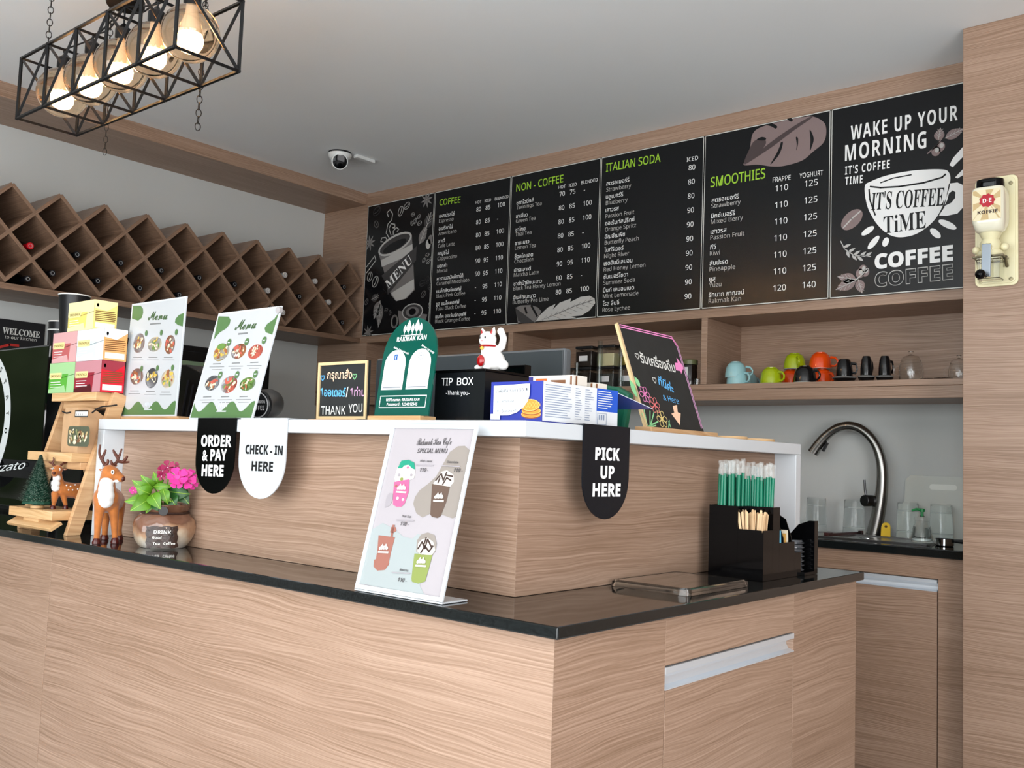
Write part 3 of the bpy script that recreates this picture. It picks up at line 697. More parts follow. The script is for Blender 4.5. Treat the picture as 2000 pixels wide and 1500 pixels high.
mug('lime', 1506, 748, 4.01, 'lime green mug upside down in front of the red mug', -.3)
mug('red', 1508, 735, 4.20, 'dark red mug behind the front lime green mug', 1.8)
mug('orange', 1545, 743, 4.13, 'orange mug under the rear lime green mug', 1.6)
mug('lime', 1552, 725, 4.13, 'lime green mug stacked on an orange mug', -.9, z=NZ+.0745)
mug('black', 1572, 746, 4.00, 'black mug upside down before the orange pair', -.2)
mug('orange', 1606, 741, 4.14, 'lower orange mug of the stacked pair beside black cups', -.5)
mug('orange', 1602, 725, 4.14, 'top orange mug of the stacked pair', .2, z=NZ+.0745)
# dark cup and saucer sets lying tipped, saucer edge to the front
def cupset(u, v, y, s, lab, rz, hz=1.5):
    q = at(u, v, 1, y)
    r = thing('cup_and_saucer', lab, 'cup', (q.x, y, NZ+0.0008), 'black cup and saucer sets in the niche')
    m1 = mat('black glaze', (13, 13, 15), 0.15, coat=0.3); m2 = mat('saucer rim', (120, 120, 118), 0.3)
    def par(o): o.matrix_parent_inverse = Matrix.Identity(4); return o
    par(MB().lathe([(0.02*s, 0.0), (0.05*s, 0.004), (0.060*s, 0.012), (0.062*s, 0.014), (0.058*s, 0.016), (0.0, 0.008)], n=28, cap1=False, mr=[0, 0, 1, 1, 0]).build('saucer', [m1, m2], r, smooth=True))
    par(MB().lathe([(0.036*s, 0.0165), (0.043*s, 0.0175), (0.0425*s, 0.035), (0.037*s, 0.056), (0.026*s, 0.066), (0.0, 0.067)], n=24, cap1=False).build('bowl', m1, r, smooth=True))
    par(MB().tube([(0.041*s, 0, 0.028), (0.058*s, 0, 0.026), (0.066*s, 0, 0.038), (0.060*s, 0, 0.052), (0.036*s, 0, 0.054)], 0.0042, 8).build('handle', m1, r, smooth=True))
    r.rotation_euler = (0, 0, rz); r.scale = (1, 1, hz)
cupset(1649, 740, 4.03, .80, 'large black cup and saucer beside the orange mugs', .1)
cupset(1692, 739, 4.03, .56, 'middle black cup and saucer of the three sets', 1.2, 1.65)
cupset(1728, 738, 4.05, .58, 'black cup and saucer beside the glass pot', .9, 1.65)
GPOT = mat('thin pot glass', (250, 252, 252), 0.02, trans=1.0, ior=1.08, coat=0.6)
def glasspot(u, v, y, s, lab):
    q = at(u, v, 1, y); c = (q.x, y, NZ+.0006)
    r = thing('glass_pot', lab, 'glass pot', c, 'lidded glass pots in the niche')
    MB().lathe([(a*s, h*s) for a, h in ((0.03, 0), (0.043, 0.003), (0.046, 0.02), (0.046, 0.05), (0.04, 0.075), (0.037, 0.08), (0.035, 0.08), (0.038, 0.074), (0.0435, 0.05), (0.0435, 0.02), (0.04, 0.006), (0, 0.005))], c=c, n=26, cap1=False).build('body', GPOT, r, smooth=True)
    l = MB().lathe([(a*s, h*s) for a, h in ((0.0385, 0.081), (0.0385, 0.084), (0.028, 0.098), (0.01, 0.104), (0.006, 0.106), (0.011, 0.113), (0.011, 0.119), (0.0, 0.123))], c=c, n=24, cap1=False).build('lid', GPOT, r, smooth=True)
    MB().tube([(c[0]-.045*s, c[1], c[2]+.022*s), (c[0]-.066*s, c[1], c[2]+.028*s), (c[0]-.066*s, c[1], c[2]+.055*s), (c[0]-.042*s, c[1], c[2]+.068*s)], .0032*s, 8).build('handle', GPOT, r, smooth=True)
glasspot(1779, 738, 4.03, 1.02, 'round glass pot with knobbed lid beside the black cups')
glasspot(1873, 733, 4.06, .85, 'glass pot half hidden by the wood wall edge')
for u, v, y, lab in ((1815, 736, 4.05, 'thin glass saucer lying flat behind the glass pots'), (1842, 734, 4.03, 'small glass saucer by the hidden glass pot')):
    q = at(u, v, 1, y)
    tag(MB().lathe([(0.012, 0), (0.03, 0.003), (0.038, 0.008), (0.036, 0.010), (0.0, 0.004)], c=(q.x, y, NZ+.0006), n=24, cap1=False).build('glass_saucer', GPOT, smooth=True), lab, 'saucer')
# storage canisters with dark lids in the middle niche
CLR = mat('clear acrylic', (235, 240, 240), 0.05, trans=1.0, ior=1.1, coat=0.4)
CONT = {'coffee': mat('ground coffee', (38, 26, 20), 0.9), 'milk': mat('milk powder', (216, 204, 160), 0.9), 'mustard': mat('yellow powder', (168, 138, 46), 0.9), 'grey': mat('grey tea leaves', (72, 70, 66), 0.9)}
LABL = mat('paper label', (215, 215, 215), 0.6)
def canister(u, z, y, fill, lv, lab, lbl=True, w=.052):
    q = at(u, 720, 1, y); x = q.x
    r = thing('storage_canister', lab, 'canister', (x, y, z), 'square storage canisters in the middle niche')
    MB().box(x-w, x+w, y-.05, y+.05, z, z+.094).build('container', CLR, r, bevel=0.006)
    MB().box(x-w+.004, x+w-.004, y-.046, y+.046, z+.003, z+.003+.086*lv).build('contents', CONT[fill], r)
    MB().box(x-w-.001, x+w+.001, y-.051, y+.051, z+.0945, z+.108).build('lid', BLKM, r, bevel=0.003)
    if lbl: MB().box(x-.026, x+.026, y-.0525, y-.0505, z+.03, z+.058).build('label', LABL, r)
ZC1, ZC2 = NZ+.0006, NZ+.1095
for u, fill, lv, z_, lab, lb in ((1116, 'coffee', .9, ZC1, 'low canister in the niche beside the dark monitor', True), (1149, 'coffee', .92, ZC1, 'lower canister under the coffee canister in the niche', True), (1193, 'grey', .8, ZC1, 'lower canister under the cream powder canister', True), (1236, 'grey', .6, ZC1, 'lower canister partly behind the leaning chalkboard', True), (1150, 'coffee', .9, ZC2, 'upper canister with ground coffee and white label', True), (1193, 'milk', .72, ZC2, 'upper canister filled with cream coloured powder', False), (1236, 'mustard', .5, ZC2, 'upper canister with yellow powder behind the chalkboard edge', False)):
    canister(u, z_, 4.05, fill, lv, lab, lb)
for u, z_, h_, lab in ((1171, ZC1, .235, 'slim clear tube standing between the canister stacks'), (1213, ZC1, .24, 'slim clear tube standing right of the cream powder canister'), (1127, ZC1, .13, 'short clear tube in front of the low canister')):
    q = at(u, 720, 1, 3.975)
    tag(MB().lathe([(0.014, 0), (0.014, h_), (0.0125, h_), (0.0125, 0.003), (0, 0.003)], c=(q.x, 3.975, z_), n=18, cap1=False).build('clear_tube', CLR, smooth=True), lab, 'tube', 'clear tubes among the canisters')
q = at(1347, 730, 1, 4.0)
t = thing('glass_jar', 'dark filled glass jar with olive lid in the niche right of the chalkboard', 'jar', (q.x, 4.0, NZ))
MB().lathe([(0.03, 0), (0.036, 0.004), (0.036, 0.09), (0.033, 0.098)], c=(q.x, 4.0, NZ+.0006), n=24).build('body', mat('coffee bean jar', (24, 18, 14), 0.1, coat=0.5), t, smooth=True)
MB().lathe([(0.037, 0.0985), (0.037, 0.118), (0.034, 0.121)], c=(q.x, 4.0, NZ+.0006), n=24).build('lid', mat('olive lid', (96, 100, 66), 0.35), t, smooth=True)
MB().box(q.x-.018, q.x+.012, 4.0-.039, 4.0-.0365, NZ+.045, NZ+.085).build('label', LABL, t)
q = at(1365, 738, 1, 4.0)
tag(MB().lathe([(0.012, 0), (0.016, 0.002), (0.016, 0.03), (0.0145, 0.03), (0.0145, 0.004), (0, 0.003)], c=(q.x, 3.985, NZ+.0006), n=18, cap1=False).build('shot_glass', GPOT, smooth=True), 'tiny glass beside the jar at the niche divider', 'glass')

# ================================================================ behind the bar, left side
# black espresso machine standing on the left of the bar top
t = thing('coffee_machine', 'large glossy black coffee machine with white ring emblem on the bar top', 'coffee machine', (-3.95, 1.75, CT))
GBLK = mat('gloss black enamel', (5, 6, 7), 0.04, coat=0.5)
mb = MB(); P = []
prof = [(1.60, 1.528), (1.60, 1.10), (1.615, 1.06), (1.64, 1.03), (1.64, 0.915), (1.93, 0.915), (1.93, 1.528)]
mb.prism([(-4.35, y, z) for y, z in prof], (0.78, 0, 0)); body = mb.build('body', GBLK, t, weld=True, bevel=0.006)
mb = MB(); f = Fr((-4.35, 1.5995, 0.9), (1, 0, 0), (0, 0, 1), mb); EM = [mat('white enamel', (225, 230, 230), 0.3), GBLK]
cx, cy = f.px(-38, 818); rr = abs(f.px(20, 818)[0]-cx)
NS = 56
for k in range(NS):
    a, b_ = 2*math.pi*k/NS, 2*math.pi*(k+1)/NS
    f.poly([(cx+(rr-.05)*math.cos(a), cy+(rr-.05)*math.sin(a)), (cx+rr*math.cos(a), cy+rr*math.sin(a)), (cx+rr*math.cos(b_), cy+rr*math.sin(b_)), (cx+(rr-.05)*math.cos(b_), cy+(rr-.05)*math.sin(b_))], 0, 1)
for ch, k in zip('STATO', range(5)):
    a = math.radians(52-15*k); f.text(ch, cx+(rr-.036)*math.cos(a), cy+(rr-.036)*math.sin(a), .022, 1, 4, rot=a-math.pi/2, st='bold')
f.pxtext('zzato', -12, 922, 50, 915, 14, 0, 2, shear=.45, off=.01)
mb.build('emblem', EM, t)
MB().box(-3.5695, -3.39, 1.66, 1.92, 0.915, 1.50).build('side_housing', mat('satin black panel', (9, 9, 10), 0.25), t, bevel=0.004)
MB().box(-4.30, -3.45, 1.68, 1.90, CT+0.0003, 0.914).build('feet', BLKM, t)
# cups
CUPK = mat('black paper cup', (20, 20, 22), 0.4); CUPW = mat('white paper rim', (235, 235, 232), 0.5)
cupn = [0]
def cup(x, y, z, r, h, lab):
    t = thing('paper_cup', lab, 'paper cup', (x, y, z), 'stacked black paper cups')
    MB().lathe([(r*.7, 0), (r, h), (r*.96, h), (r*.67, .004), (0, .004)], c=(x, y, z), n=26, cap1=False).build('cup', CUPK, t, smooth=True)
    MB().tube([(x+r*math.cos(a*.2618), y+r*math.sin(a*.2618), z+h) for a in range(24)], .0028, 6, closed=True).build('rim', CUPW, t, smooth=True)
q = at(146, 578, 1, 1.76)
cup(q.x, 1.76, 1.5288, .058, q.z-1.5288, 'tall black paper cup with white rim behind the yellow tea box')
q2 = at(119, 646, 1, 1.84); q3 = at(120, 630, 1, 1.84)
cup(q2.x, 1.84, 1.5288, .05, q2.z-1.53, 'lower black paper cup of the short nested stack')
cup(q2.x, 1.84, q3.z-(q2.z-1.53), .05, q2.z-1.53, 'upper black paper cup of the short nested stack')
# black signs on the left wall
def wallsign(y0, y1, z0, z1, lab, txt):
    mb = MB().box(-4.9735, -4.965, y0, y1, z0, z1, 0); f = Fr((-4.965, y0, z0), (0, 1, 0), (0, 0, 1), mb)
    if txt:
        zz = zoomer(0, 560, 5)
        f.pxtext('WELCOME', *zz(22, 455), *zz(388, 500), 12, 1, 2, st='serif', off=.01); f.pxtext('to our kitchen', *zz(45, 503), *zz(355, 535), 6, 1, 2)
        f.pxstroke([zz(0, 590), zz(90, 565), zz(180, 575)], .012, 2, 2)
    return tag(mb.build('wall_sign', [mat('black sign board', (22, 23, 26), 0.5), mat('chalk white', (215, 215, 210), 0.8), mat('sign red', (180, 40, 34), 0.6)], bevel=0.001), lab, 'sign')
wallsign(1.66, 2.197, 1.50, 1.768, 'black WELCOME sign on the left wall below the wine rack', True)
wallsign(2.216, 2.60, 1.50, 1.768, 'plain black sign on the left wall next to the WELCOME sign', False)
# black cooler with a sage green door under the rack
t = thing('drinks_cooler', 'tall black cooler with sage green door panel against the left wall', 'cooler', (-4.68, 2.75, 0))
MB().box(-4.965, -4.42, 2.33, 3.178, 0.0, 1.69, g='y').build('cabinet', mat('cooler black', (10, 10, 11), 0.25), t, bevel=0.006)
d = MB().box(-4.419, -4.40, 2.34, 3.168, 0.12, 1.66, g='y').build('door', mat('door frame black', (12, 12, 13), 0.2), t, bevel=0.004)
MB().box(-4.4, -4.397, 2.42, 3.04, 0.25, 1.608).build('door_panel', mat('sage green panel', (116, 136, 108), 0.4), d)
MB().tube([(-4.385, 3.11, 1.05), (-4.375, 3.11, 1.05), (-4.375, 3.11, 1.35), (-4.385, 3.11, 1.35)], .008, 8).build('handle', STEEL, d, smooth=True)
# monitor behind the raised shelf
t = thing('monitor', 'wide dark grey monitor standing on the bar top behind the raised shelf', 'monitor', (-1.8, 1.90, CT))
yM = 1.90
a, b_ = at(734, 697, 1, yM), at(1104, 678, 1, yM); zt = (a.z+b_.z)/2-.003
MB().box(a.x, b_.x, yM, yM+.03, zt-.42, zt).build('casing', mat('monitor silver bezel', (92, 95, 98), 0.4), t, bevel=0.008)
MB().box(a.x+.009, b_.x-.004, yM-.003, yM, zt-.40, zt-.006).build('screen', mat('grey screen', (58, 63, 66), 0.28), t, bevel=0.001)
xm = (a.x+b_.x)/2
MB().box(xm-.03, xm+.03, yM+.005, yM+.028, CT+.012, zt-.421).build('stand', BLKM, t, bevel=0.002)
MB().box(xm-.13, xm+.13, yM-.06, yM+.045, CT+.0003, CT+.012).build('base', BLKM, t, bevel=0.003)

# ================================================================ the sink corner
SKZ = 0.900
t = thing('sink', 'stainless steel sink bowl let into the black worktop', 'sink', (-1.38, 4.02, SKZ))
x0, x1, y0, y1 = -1.72, -1.16, 3.86, 4.16
mb = MB()
o4 = [(x0, y0), (x1, y0), (x1, y1), (x0, y1)]; i4 = [(x0+.03, y0+.03), (x1-.03, y0+.03), (x1-.03, y1-.03), (x0+.03, y1-.03)]
A = [(x, y, SKZ+.0006) for x, y in o4]; B = [(x, y, SKZ+.006) for x, y in o4]; Cc = [(x, y, SKZ+.006) for x, y in i4]; D = [(x+(.0), y, SKZ+.0012) for x, y in i4]
mb.add(A+B+Cc+D, [(k, (k+1) % 4, 4+(k+1) % 4, 4+k) for k in range(4)]+[(4+k, 4+(k+1) % 4, 8+(k+1) % 4, 8+k) for k in range(4)]+[(8+k, 8+(k+1) % 4, 12+(k+1) % 4, 12+k) for k in range(4)]+[(12, 13, 14, 15)])
mb.build('rim', STEEL, t)
MB().lathe([(.03, 0), (.03, .002), (.0, .003)], c=((x0+x1)/2, (y0+y1)/2, SKZ+.0014), n=20, cap1=False).build('drain', CHROME, t)
# tap
GUN = mat('gunmetal', (156, 154, 150), 0.26, metal=1, var=.05, vscale=40)
bp = at(1708, 1047, 2, SKZ); yT = bp.y
t = thing('tap', 'tall gunmetal gooseneck tap over the sink', 'tap', (bp.x, yT, SKZ))
pth = [(1706, 1044), (1714, 1010), (1720, 975), (1723, 945), (1723, 915), (1718, 888), (1708, 865), (1693, 847), (1674, 835), (1653, 832), (1632, 838), (1613, 852), (1599, 868), (1588, 884)]
W3 = [at(u, v, 1, yT) for u, v in pth]; W3[0].z = SKZ+.004
# smooth
def cr(P, n=5):
    out = []
    for i in range(len(P)-1):
        p0, p1, p2, p3 = P[max(i-1, 0)], P[i], P[i+1], P[min(i+2, len(P)-1)]
        for k in range(n):
            s = k/n; out.append(0.5*((2*p1)+(p2-p0)*s+(2*p0-5*p1+4*p2-p3)*s*s+(3*p1-p0-3*p2+p3)*s**3))
    return out+[P[-1]]
W4 = cr(W3); n4 = len(W4)
rad = [0.031+(0.020-0.031)*min(1, i/(n4*.45)) for i in range(n4)]
rad = [r if i < n4*.8 else 0.020+0.006*(i-n4*.8)/(n4*.2) for i, r in enumerate(rad)]
MB().tube(W4, rad, 18).build('spout', GUN, t, smooth=True)
c0 = at(1706, 978, 1, yT)
vd = Vector((-.35, -.9, 0)).normalized()
hd = MB().lathe([(.024, 0), (.0245, .05), (.022, .053), (0, .0535)], c=c0+vd*.005, ax=vd, n=22, cap1=False).build('lever_boss', mat('dark gunmetal', (84, 84, 86), 0.3, metal=1), t, smooth=True)
tp = c0+vd*.045
MB().tube([tp+Vector((0, 0, .018)), tp+Vector((-.004, -.004, .05)), tp+Vector((-.006, -.006, .088))], [.006, .005, .005], 8).build('lever', mat('dark gunmetal', (84, 84, 86), 0.3, metal=1), hd, smooth=True)
e = at(1606, 875, 1, yT-.0); MB().obox(at(1607, 872, 1, yT)+Vector((.012, -.002, -.002)), Vector((.010, 0, .019)), Vector((0, .008, 0)), Vector((.004, 0, -.002))).build('spray_button', BLKM, t)
# yellow tag, clip, glasses, soap, board
q = at(1713, 1049, 2, SKZ+.007)
mb = MB(); f0 = Vector((q.x, yT-.06, SKZ+.0068)); ex = Vector((1, .2, 0)).normalized(); ey = Vector((-.16, .55, .85)).normalized(); f = Fr(f0, ex, ey, mb)
pts = [(-.019, 0), (.019, 0), (.018, .045)]+[(.017*math.cos(k*math.pi/8), .05+.017*math.sin(k*math.pi/8)) for k in range(1, 8)]+[(-.018, .045)]
mb.prism([f.p(a, b_, 0) for a, b_ in pts], f.n*-.004, 0); f.ell(0, .047, .006, .006, 1, 2)
tag(mb.build('plastic_tag', [mat('yellow plastic', (236, 196, 52), 0.4), mat('tag hole', (90, 62, 20), 0.6)]), 'yellow plastic tag with a hole leaning at the foot of the tap', 'tag')
a, b_ = at(1615, 1049, 2, SKZ), at(1680, 1045, 2, SKZ)
mb = MB(); d = (b_-a); d.z = 0; dn = d.normalized(); pr = Vector((-dn.y, dn.x, 0))
zc = Vector((0, 0, .009))
mb.obox(a+d*.5+zc, d*.5, pr*.006, Vector((0, 0, .006))); mb.obox(a+dn*.012+zc*1.1, dn*.018, pr*.011, Vector((0, 0, .009))); mb.obox(b_+Vector((0, 0, .010)), dn*.004, pr*.010, Vector((0, 0, .0092)))
tag(mb.build('clip', mat('maroon plastic', (58, 24, 24), 0.4), bevel=.002), 'dark maroon bag clip lying on the worktop left of the tap', 'clip')
TGL = mat('tumbler glass', (252, 254, 254), 0.02, trans=1.0, ior=1.06, coat=0.35)
TGE = mat('tumbler edge', (225, 232, 230), 0.1, alpha=0.35)
def tumbler(u, y, lab):
    q = at(u, 1040, 1, y); c = (q.x, y, SKZ+.0006)
    r = thing('tumbler', lab, 'drinking glass', c, 'tumblers upside down at the sink wall')
    MB().lathe([(.046, 0), (.0475, .002), (.040, .148), (.037, .151), (0, .1515)], c=c, n=26, cap0=False, cap1=False).lathe([(.0445, .0005), (.0375, .143), (0, .1435)], c=c, n=26, cap0=False, cap1=False).build('bowl', TGL, r, smooth=True)
    for z_ in (.03, .115): MB().tube([(c[0]+(.0478-.0075*z_/.148)*math.cos(a*.2618), c[1]+(.0478-.0075*z_/.148)*math.sin(a*.2618), c[2]+z_) for a in range(24)], .0007, 4, closed=True).build('printed_line', TGE, r)
for u, y, lab in ((1594, 4.19, 'upturned clear tumbler nearest the white shelf end'), (1668, 4.19, 'upturned clear tumbler just left of the tap'), (1773, 4.19, 'upturned clear tumbler right of the tap behind the soap bottle'), (1838, 4.19, 'upturned clear tumbler before the cutting board by the wood wall')): tumbler(u, y, lab)
q = at(1790, 1064, 2, SKZ); c = (q.x, 3.95, SKZ+.0066)
t = thing('soap_dispenser', 'clear soap dispenser with green pump beside the sink', 'soap dispenser', c)
MB().lathe([(.036, 0), (.040, .004), (.040, .02), (.032, .062), (.026, .07), (.026, .082)], c=c, n=26, cap1=False).lathe([(0, .0025), (.036, .006), (.036, .02), (.028, .058)], c=c, n=26, cap0=False, cap1=False).build('bottle', TGL, t, smooth=True)
MB().lathe([(0, .006), (.034, .007), (.034, .014), (0, .0145)], c=c, n=22, cap0=False, cap1=False).build('soap', mat('liquid soap', (220, 228, 224), .1), t, smooth=True)
MB().lathe([(.027, .0825), (.028, .095), (.012, .099), (.007, .104)], c=c, n=22, cap0=True).build('collar', TGL, t, smooth=True)
pp = MB().lathe([(.0055, .10), (.0055, .118), (.010, .1185), (.010, .130), (0, .131)], c=c, n=16, cap1=False).tube([(c[0]+.006, c[1]-.002, c[2]+.125), (c[0]-.02, c[1]-.006, c[2]+.127), (c[0]-.036, c[1]-.01, c[2]+.121)], [.006, .0055, .004], 8)
pp.build('pump', mat('green pump', (24, 122, 62), .35), t, smooth=True)
t = thing('cutting_board', 'translucent white cutting board with slot leaning on the grey wall', 'cutting board', (-1.2, 4.25, SKZ))
mb = MB(); o = at(1762, 1046, 1, 4.245); o.z = SKZ+.0008
f = Fr(o, (1, 0, 0), Vector((0, .04, .25)), mb); w_, h_ = .40, .268
out = [(0, 0), (w_, 0), (w_, h_-.02), (w_-.02, h_), (.02, h_), (0, h_-.02)]
mb.prism([f.p(a, b_, 0) for a, b_ in out], f.n*-.008, 0)
hx0 = .155
f.rrect(hx0-.055, h_-.058, .11, .024, .0118, 1, 1)
mb.build('board', [mat('frosted plastic', (205, 208, 200), .3, alpha=.85), mat('pale slot', (222, 224, 216), .5)], t)
q = at(1850, 1066, 2, SKZ); c = (q.x, 3.93, SKZ+.0006)
t = thing('strainer', 'small steel sieve with dark handle at the right end of the sink', 'strainer', c)
MB().lathe([(.030, 0), (.034, .003), (.034, .028), (.032, .028), (.032, .005), (0, .004)], c=c, n=24, cap1=False).build('cup', CHROME, t, smooth=True)
MB().tube([(c[0]+.034, c[1], c[2]+.022), (c[0]+.07, c[1]+.01, c[2]+.02), (c[0]+.115, c[1]+.02, c[2]+.018)], [.006, .009, .008], 8).build('handle', BLKM, t, smooth=True)

# ================================================================ standing on the raised white shelf
SZT = SZ+0.0006
def leaning(bl, br, tl, y0, y1, z):
    """frame of a leaning board from its bottom corners (px) at depths y0,y1, and its top left corner (px)"""
    BL = at(*bl, 1, y0); BR = at(*br, 1, y1); BL.z = z; BR.z = z
    e = (BR-BL); Wd = e.length; e.normalize()
    TL = atplane(tl[0], tl[1], BL, e); u = TL-BL
    return BL, e, u.normalized(), Wd, u.length
PAP = mat('menu paper', (186, 188, 190), 0.25)
MG = mat('menu sage green', (82, 116, 70), 0.3); MDG = mat('menu script green', (62, 90, 52), 0.35)
GTX = mat('grey small print', (120, 122, 122), 0.5)
FOOD = [mat('food yellow', (206, 172, 78), .5), mat('food brown', (150, 92, 56), .5), mat('food red', (186, 90, 74), .5), mat('food green', (98, 132, 62), .5), mat('food cream', (222, 206, 176), .5), mat('bowl dark', (70, 72, 74), .5), mat('bowl white', (206, 206, 202), .5)]
MENUM = [PAP, WHITE, MG, MDG, GTX]+FOOD
def dish(f, u, v, ru, rv, z, base, cols, n=16):
    x, y = f.px(*z(u, v)); rx = abs(f.px(*z(u+ru, v))[0]-x); ry = abs(f.px(*z(u, v-rv))[1]-y)
    f.ell(x, y, rx, ry, base, 1)
    for k in range(n):
        a = R_.uniform(0, 6.28); r = R_.random()**.5*.72; s = R_.uniform(.14, .3)
        f.ell(x+rx*r*math.cos(a), y+ry*r*math.sin(a), rx*s, ry*s*.7, R_.choice(cols), 2+k % 5, n=7, rot=R_.uniform(0, 3))
def menusign(bl, br, tl, y, z0, lab, draw):
    BL, ex, ey, w, h = leaning(bl, br, tl, y, y, z0)
    t = thing('table_menu', lab, 'menu', BL+ex*w/2)
    mb = MB(); f = Fr(BL, ex, ey, mb)
    mb.prism([f.p(0, 0, 0), f.p(w, 0, 0), f.p(w, h, 0), f.p(0, h, 0)], f.n*-.004, 1)
    m = .005
    f.rect(m, m, w-2*m, h-2*m, 0, 1); f.lim = (m, w-m, m, h-m); draw(f, w, h)
    mb.build('printed_panel', MENUM, t)
    return t, f, w, h, BL, ex, ey
C5 = zoomer(230, 570, 5)
def wave(f, w, h, hh):
    pts = [(0, 0), (w, 0)]
    for k in range(33):
        a = 1-k/32; pts.append((w*a, hh*(0.72+0.28*math.cos(a*6*math.pi+.6))))
    f.poly(pts, 2, 2)
    for k, s in ((-.34, .6), (-.17, .85), (0, .7), (.17, 1), (.34, .6)): f.ell(w*.5+k*.05, hh*.72+.004, .0035, .009*s, 1, 3, n=10)
    f.rect(w*.5-.022, hh*.42, .044, .0035, 1, 3)
def draw1(f, w, h):
    f.pxpoly([C5(*p) for p in [(150, 135), (225, 135), (248, 165), (250, 205), (235, 255), (200, 282), (140, 262)]], 2, 2)
    f.pxpoly([C5(*p) for p in [(648, 205), (600, 225), (565, 265), (560, 300), (590, 325), (642, 338)]], 2, 2)
    f.pxtext('Menu', *C5(296, 276), *C5(486, 270), 16, 3, 3, st='script', off=.014)
    f.pxstroke([C5(318, 315), C5(420, 308)], .004, 4, 2)
    for u, v, a, b_, base, cols in ((208, 500, 56, 96, 6, (6, 5, 9)), (362, 512, 68, 72, 9, (5, 9, 8)), (510, 515, 50, 92, 6, (7, 6, 9)), (186, 828, 64, 80, 6, (6, 7, 9)), (332, 842, 62, 98, 10, (9, 5, 10)), (490, 850, 66, 90, 9, (5, 8, 6))): dish(f, u, v, a, b_, C5, base, cols)
    for u, v in ((283, 405), (430, 400), (577, 395), (238, 750), (392, 745), (540, 742)): f.ell(*f.px(*C5(u, v)), .0075, .009, 2, 7, n=12)
    for u, v in ((195, 640), (345, 640), (495, 640), (165, 968), (320, 975), (470, 980)):
        f.pxstroke([C5(u-42, v), C5(u+42, v)], .0025, 4, 2); f.pxstroke([C5(u-58, v+26), C5(u+55, v+26)], .0015, 4, 2)
    wave(f, w, h, .045)
def draw2(f, w, h):
    f.pxpoly([C5(*p) for p in [(985, 240), (1085, 243), (1103, 275), (1095, 315), (1060, 360), (1000, 395), (960, 440), (938, 470)]], 2, 2)
    f.pxpoly([C5(*p) for p in [(1572, 205), (1530, 265), (1460, 315), (1435, 355), (1445, 395), (1510, 420)]], 2, 2)
    f.pxtext('Menu', *C5(1142, 374), *C5(1348, 358), 17, 3, 3, st='script', off=.014)
    f.pxstroke([C5(1180, 412), C5(1268, 404)], .005, 4, 2)
    for u, v, a, b_, base, cols in ((1012, 592, 74, 84, 5, (5, 5, 9, 6)), (1182, 580, 70, 74, 6, (6, 9, 11, 7)), (1345, 585, 70, 70, 7, (7, 7, 9)), (925, 890, 70, 74, 10, (6, 9, 7)), (1088, 905, 76, 84, 7, (7, 8, 9)), (1268, 900, 76, 66, 8, (8, 9, 6))): dish(f, u, v, a, b_, C5, base, cols, 22)
    f.ell(*f.px(*C5(1020, 535)), .02, .009, 8, 9)
    for u, v in ((1092, 497), (1265, 490), (1435, 476), (1006, 815), (1170, 812), (1350, 806)): f.ell(*f.px(*C5(u, v)), .009, .0105, 2, 8, n=14); f.rect(f.px(*C5(u, v))[0]-.005, f.px(*C5(u, v))[1]-.0015, .01, .003, 1, 9)
    for u, v in ((970, 705), (1155, 698), (1335, 692), (875, 1028), (1050, 1026), (1230, 1024)):
        f.pxstroke([C5(u-38, v), C5(u+38, v-3)], .003, 4, 2); f.pxstroke([C5(u-72, v+30), C5(u+70, v+28)], .0018, 4, 2); f.pxstroke([C5(u-50, v+56), C5(u+48, v+54)], .0015, 4, 2)
    wave(f, w, h, .05)
def base_block(bl, br, y, z, hgt, lab=None, parent=None, d=.05, name='wooden_base', m=None):
    a, b_ = at(*bl, 1, y), at(*br, 1, y)
    return MB().box(a.x, b_.x, y-.012, y-.012+d, z, z+hgt).build(name, m or BASEW, parent, bevel=.0015)
bh = .012
t, f, w, h, BL, ex, ey = menusign((237, 808), (343, 812), (258, 594), 1.50, SZT+bh, 'tall white food menu on wooden foot, first from the tea boxes on the white shelf', draw1)
base_block((222, 812), (356, 812), 1.50, SZT, bh-.0003, parent=t)
t, f, w, h, BL, ex, ey = menusign((369, 818), (492, 818), (427, 612), 1.445, SZT, 'leaning food menu in acrylic holder above the ORDER & PAY HERE tab', draw2)
mb = MB(); mb.obox(BL+ex*w/2+Vector((0, .07, .0015)), ex*w/2, Vector((0, .066, 0)), Vector((0, 0, .0012))); mb.build('foot', WHITE, t)
bt = MB().lathe([(0.0, 0), (.009, .0), (.009, .01), (0, .01)], c=f.p(w+.008, h-.012, 0)+Vector((0, .004, 0)), ax=(0, -1, 0), n=14, cap0=False, cap1=False); bt.build('clip', mat('grey clip', (170, 165, 165), .4), t, smooth=True)

# black payment terminal behind the food menus
t = thing('payment_terminal', 'angular black card terminal between the two food menus', 'terminal', at(385, 815, 1, 1.68))
q0, q1 = at(352, 815, 1, 1.66), at(410, 815, 1, 1.66)
mb = MB(); sd = [(q0.x-.03, SZT), (q1.x+.02, SZT), (q1.x+.012, at(400, 742, 1, 1.66).z), (q0.x+.012, at(360, 712, 1, 1.66).z), (q0.x-.03, at(350, 712, 1, 1.66).z)]
mb.prism([(x, 1.66, z) for x, z in sd], (0, .12, 0)); bd_ = mb.build('body', mat('terminal black', (20, 20, 22), .35), t, weld=True, bevel=.004)
for k in range(3):
    x = q0.x+.012+.03*k; MB().obox((x+.012, 1.6575, SZT+.075-.006*k), (.0015, 0, 0), (0, .003, 0), (.012, 0, .06-.008*k)).build('ridge', mat('terminal dark grey', (46, 46, 50), .3), t)

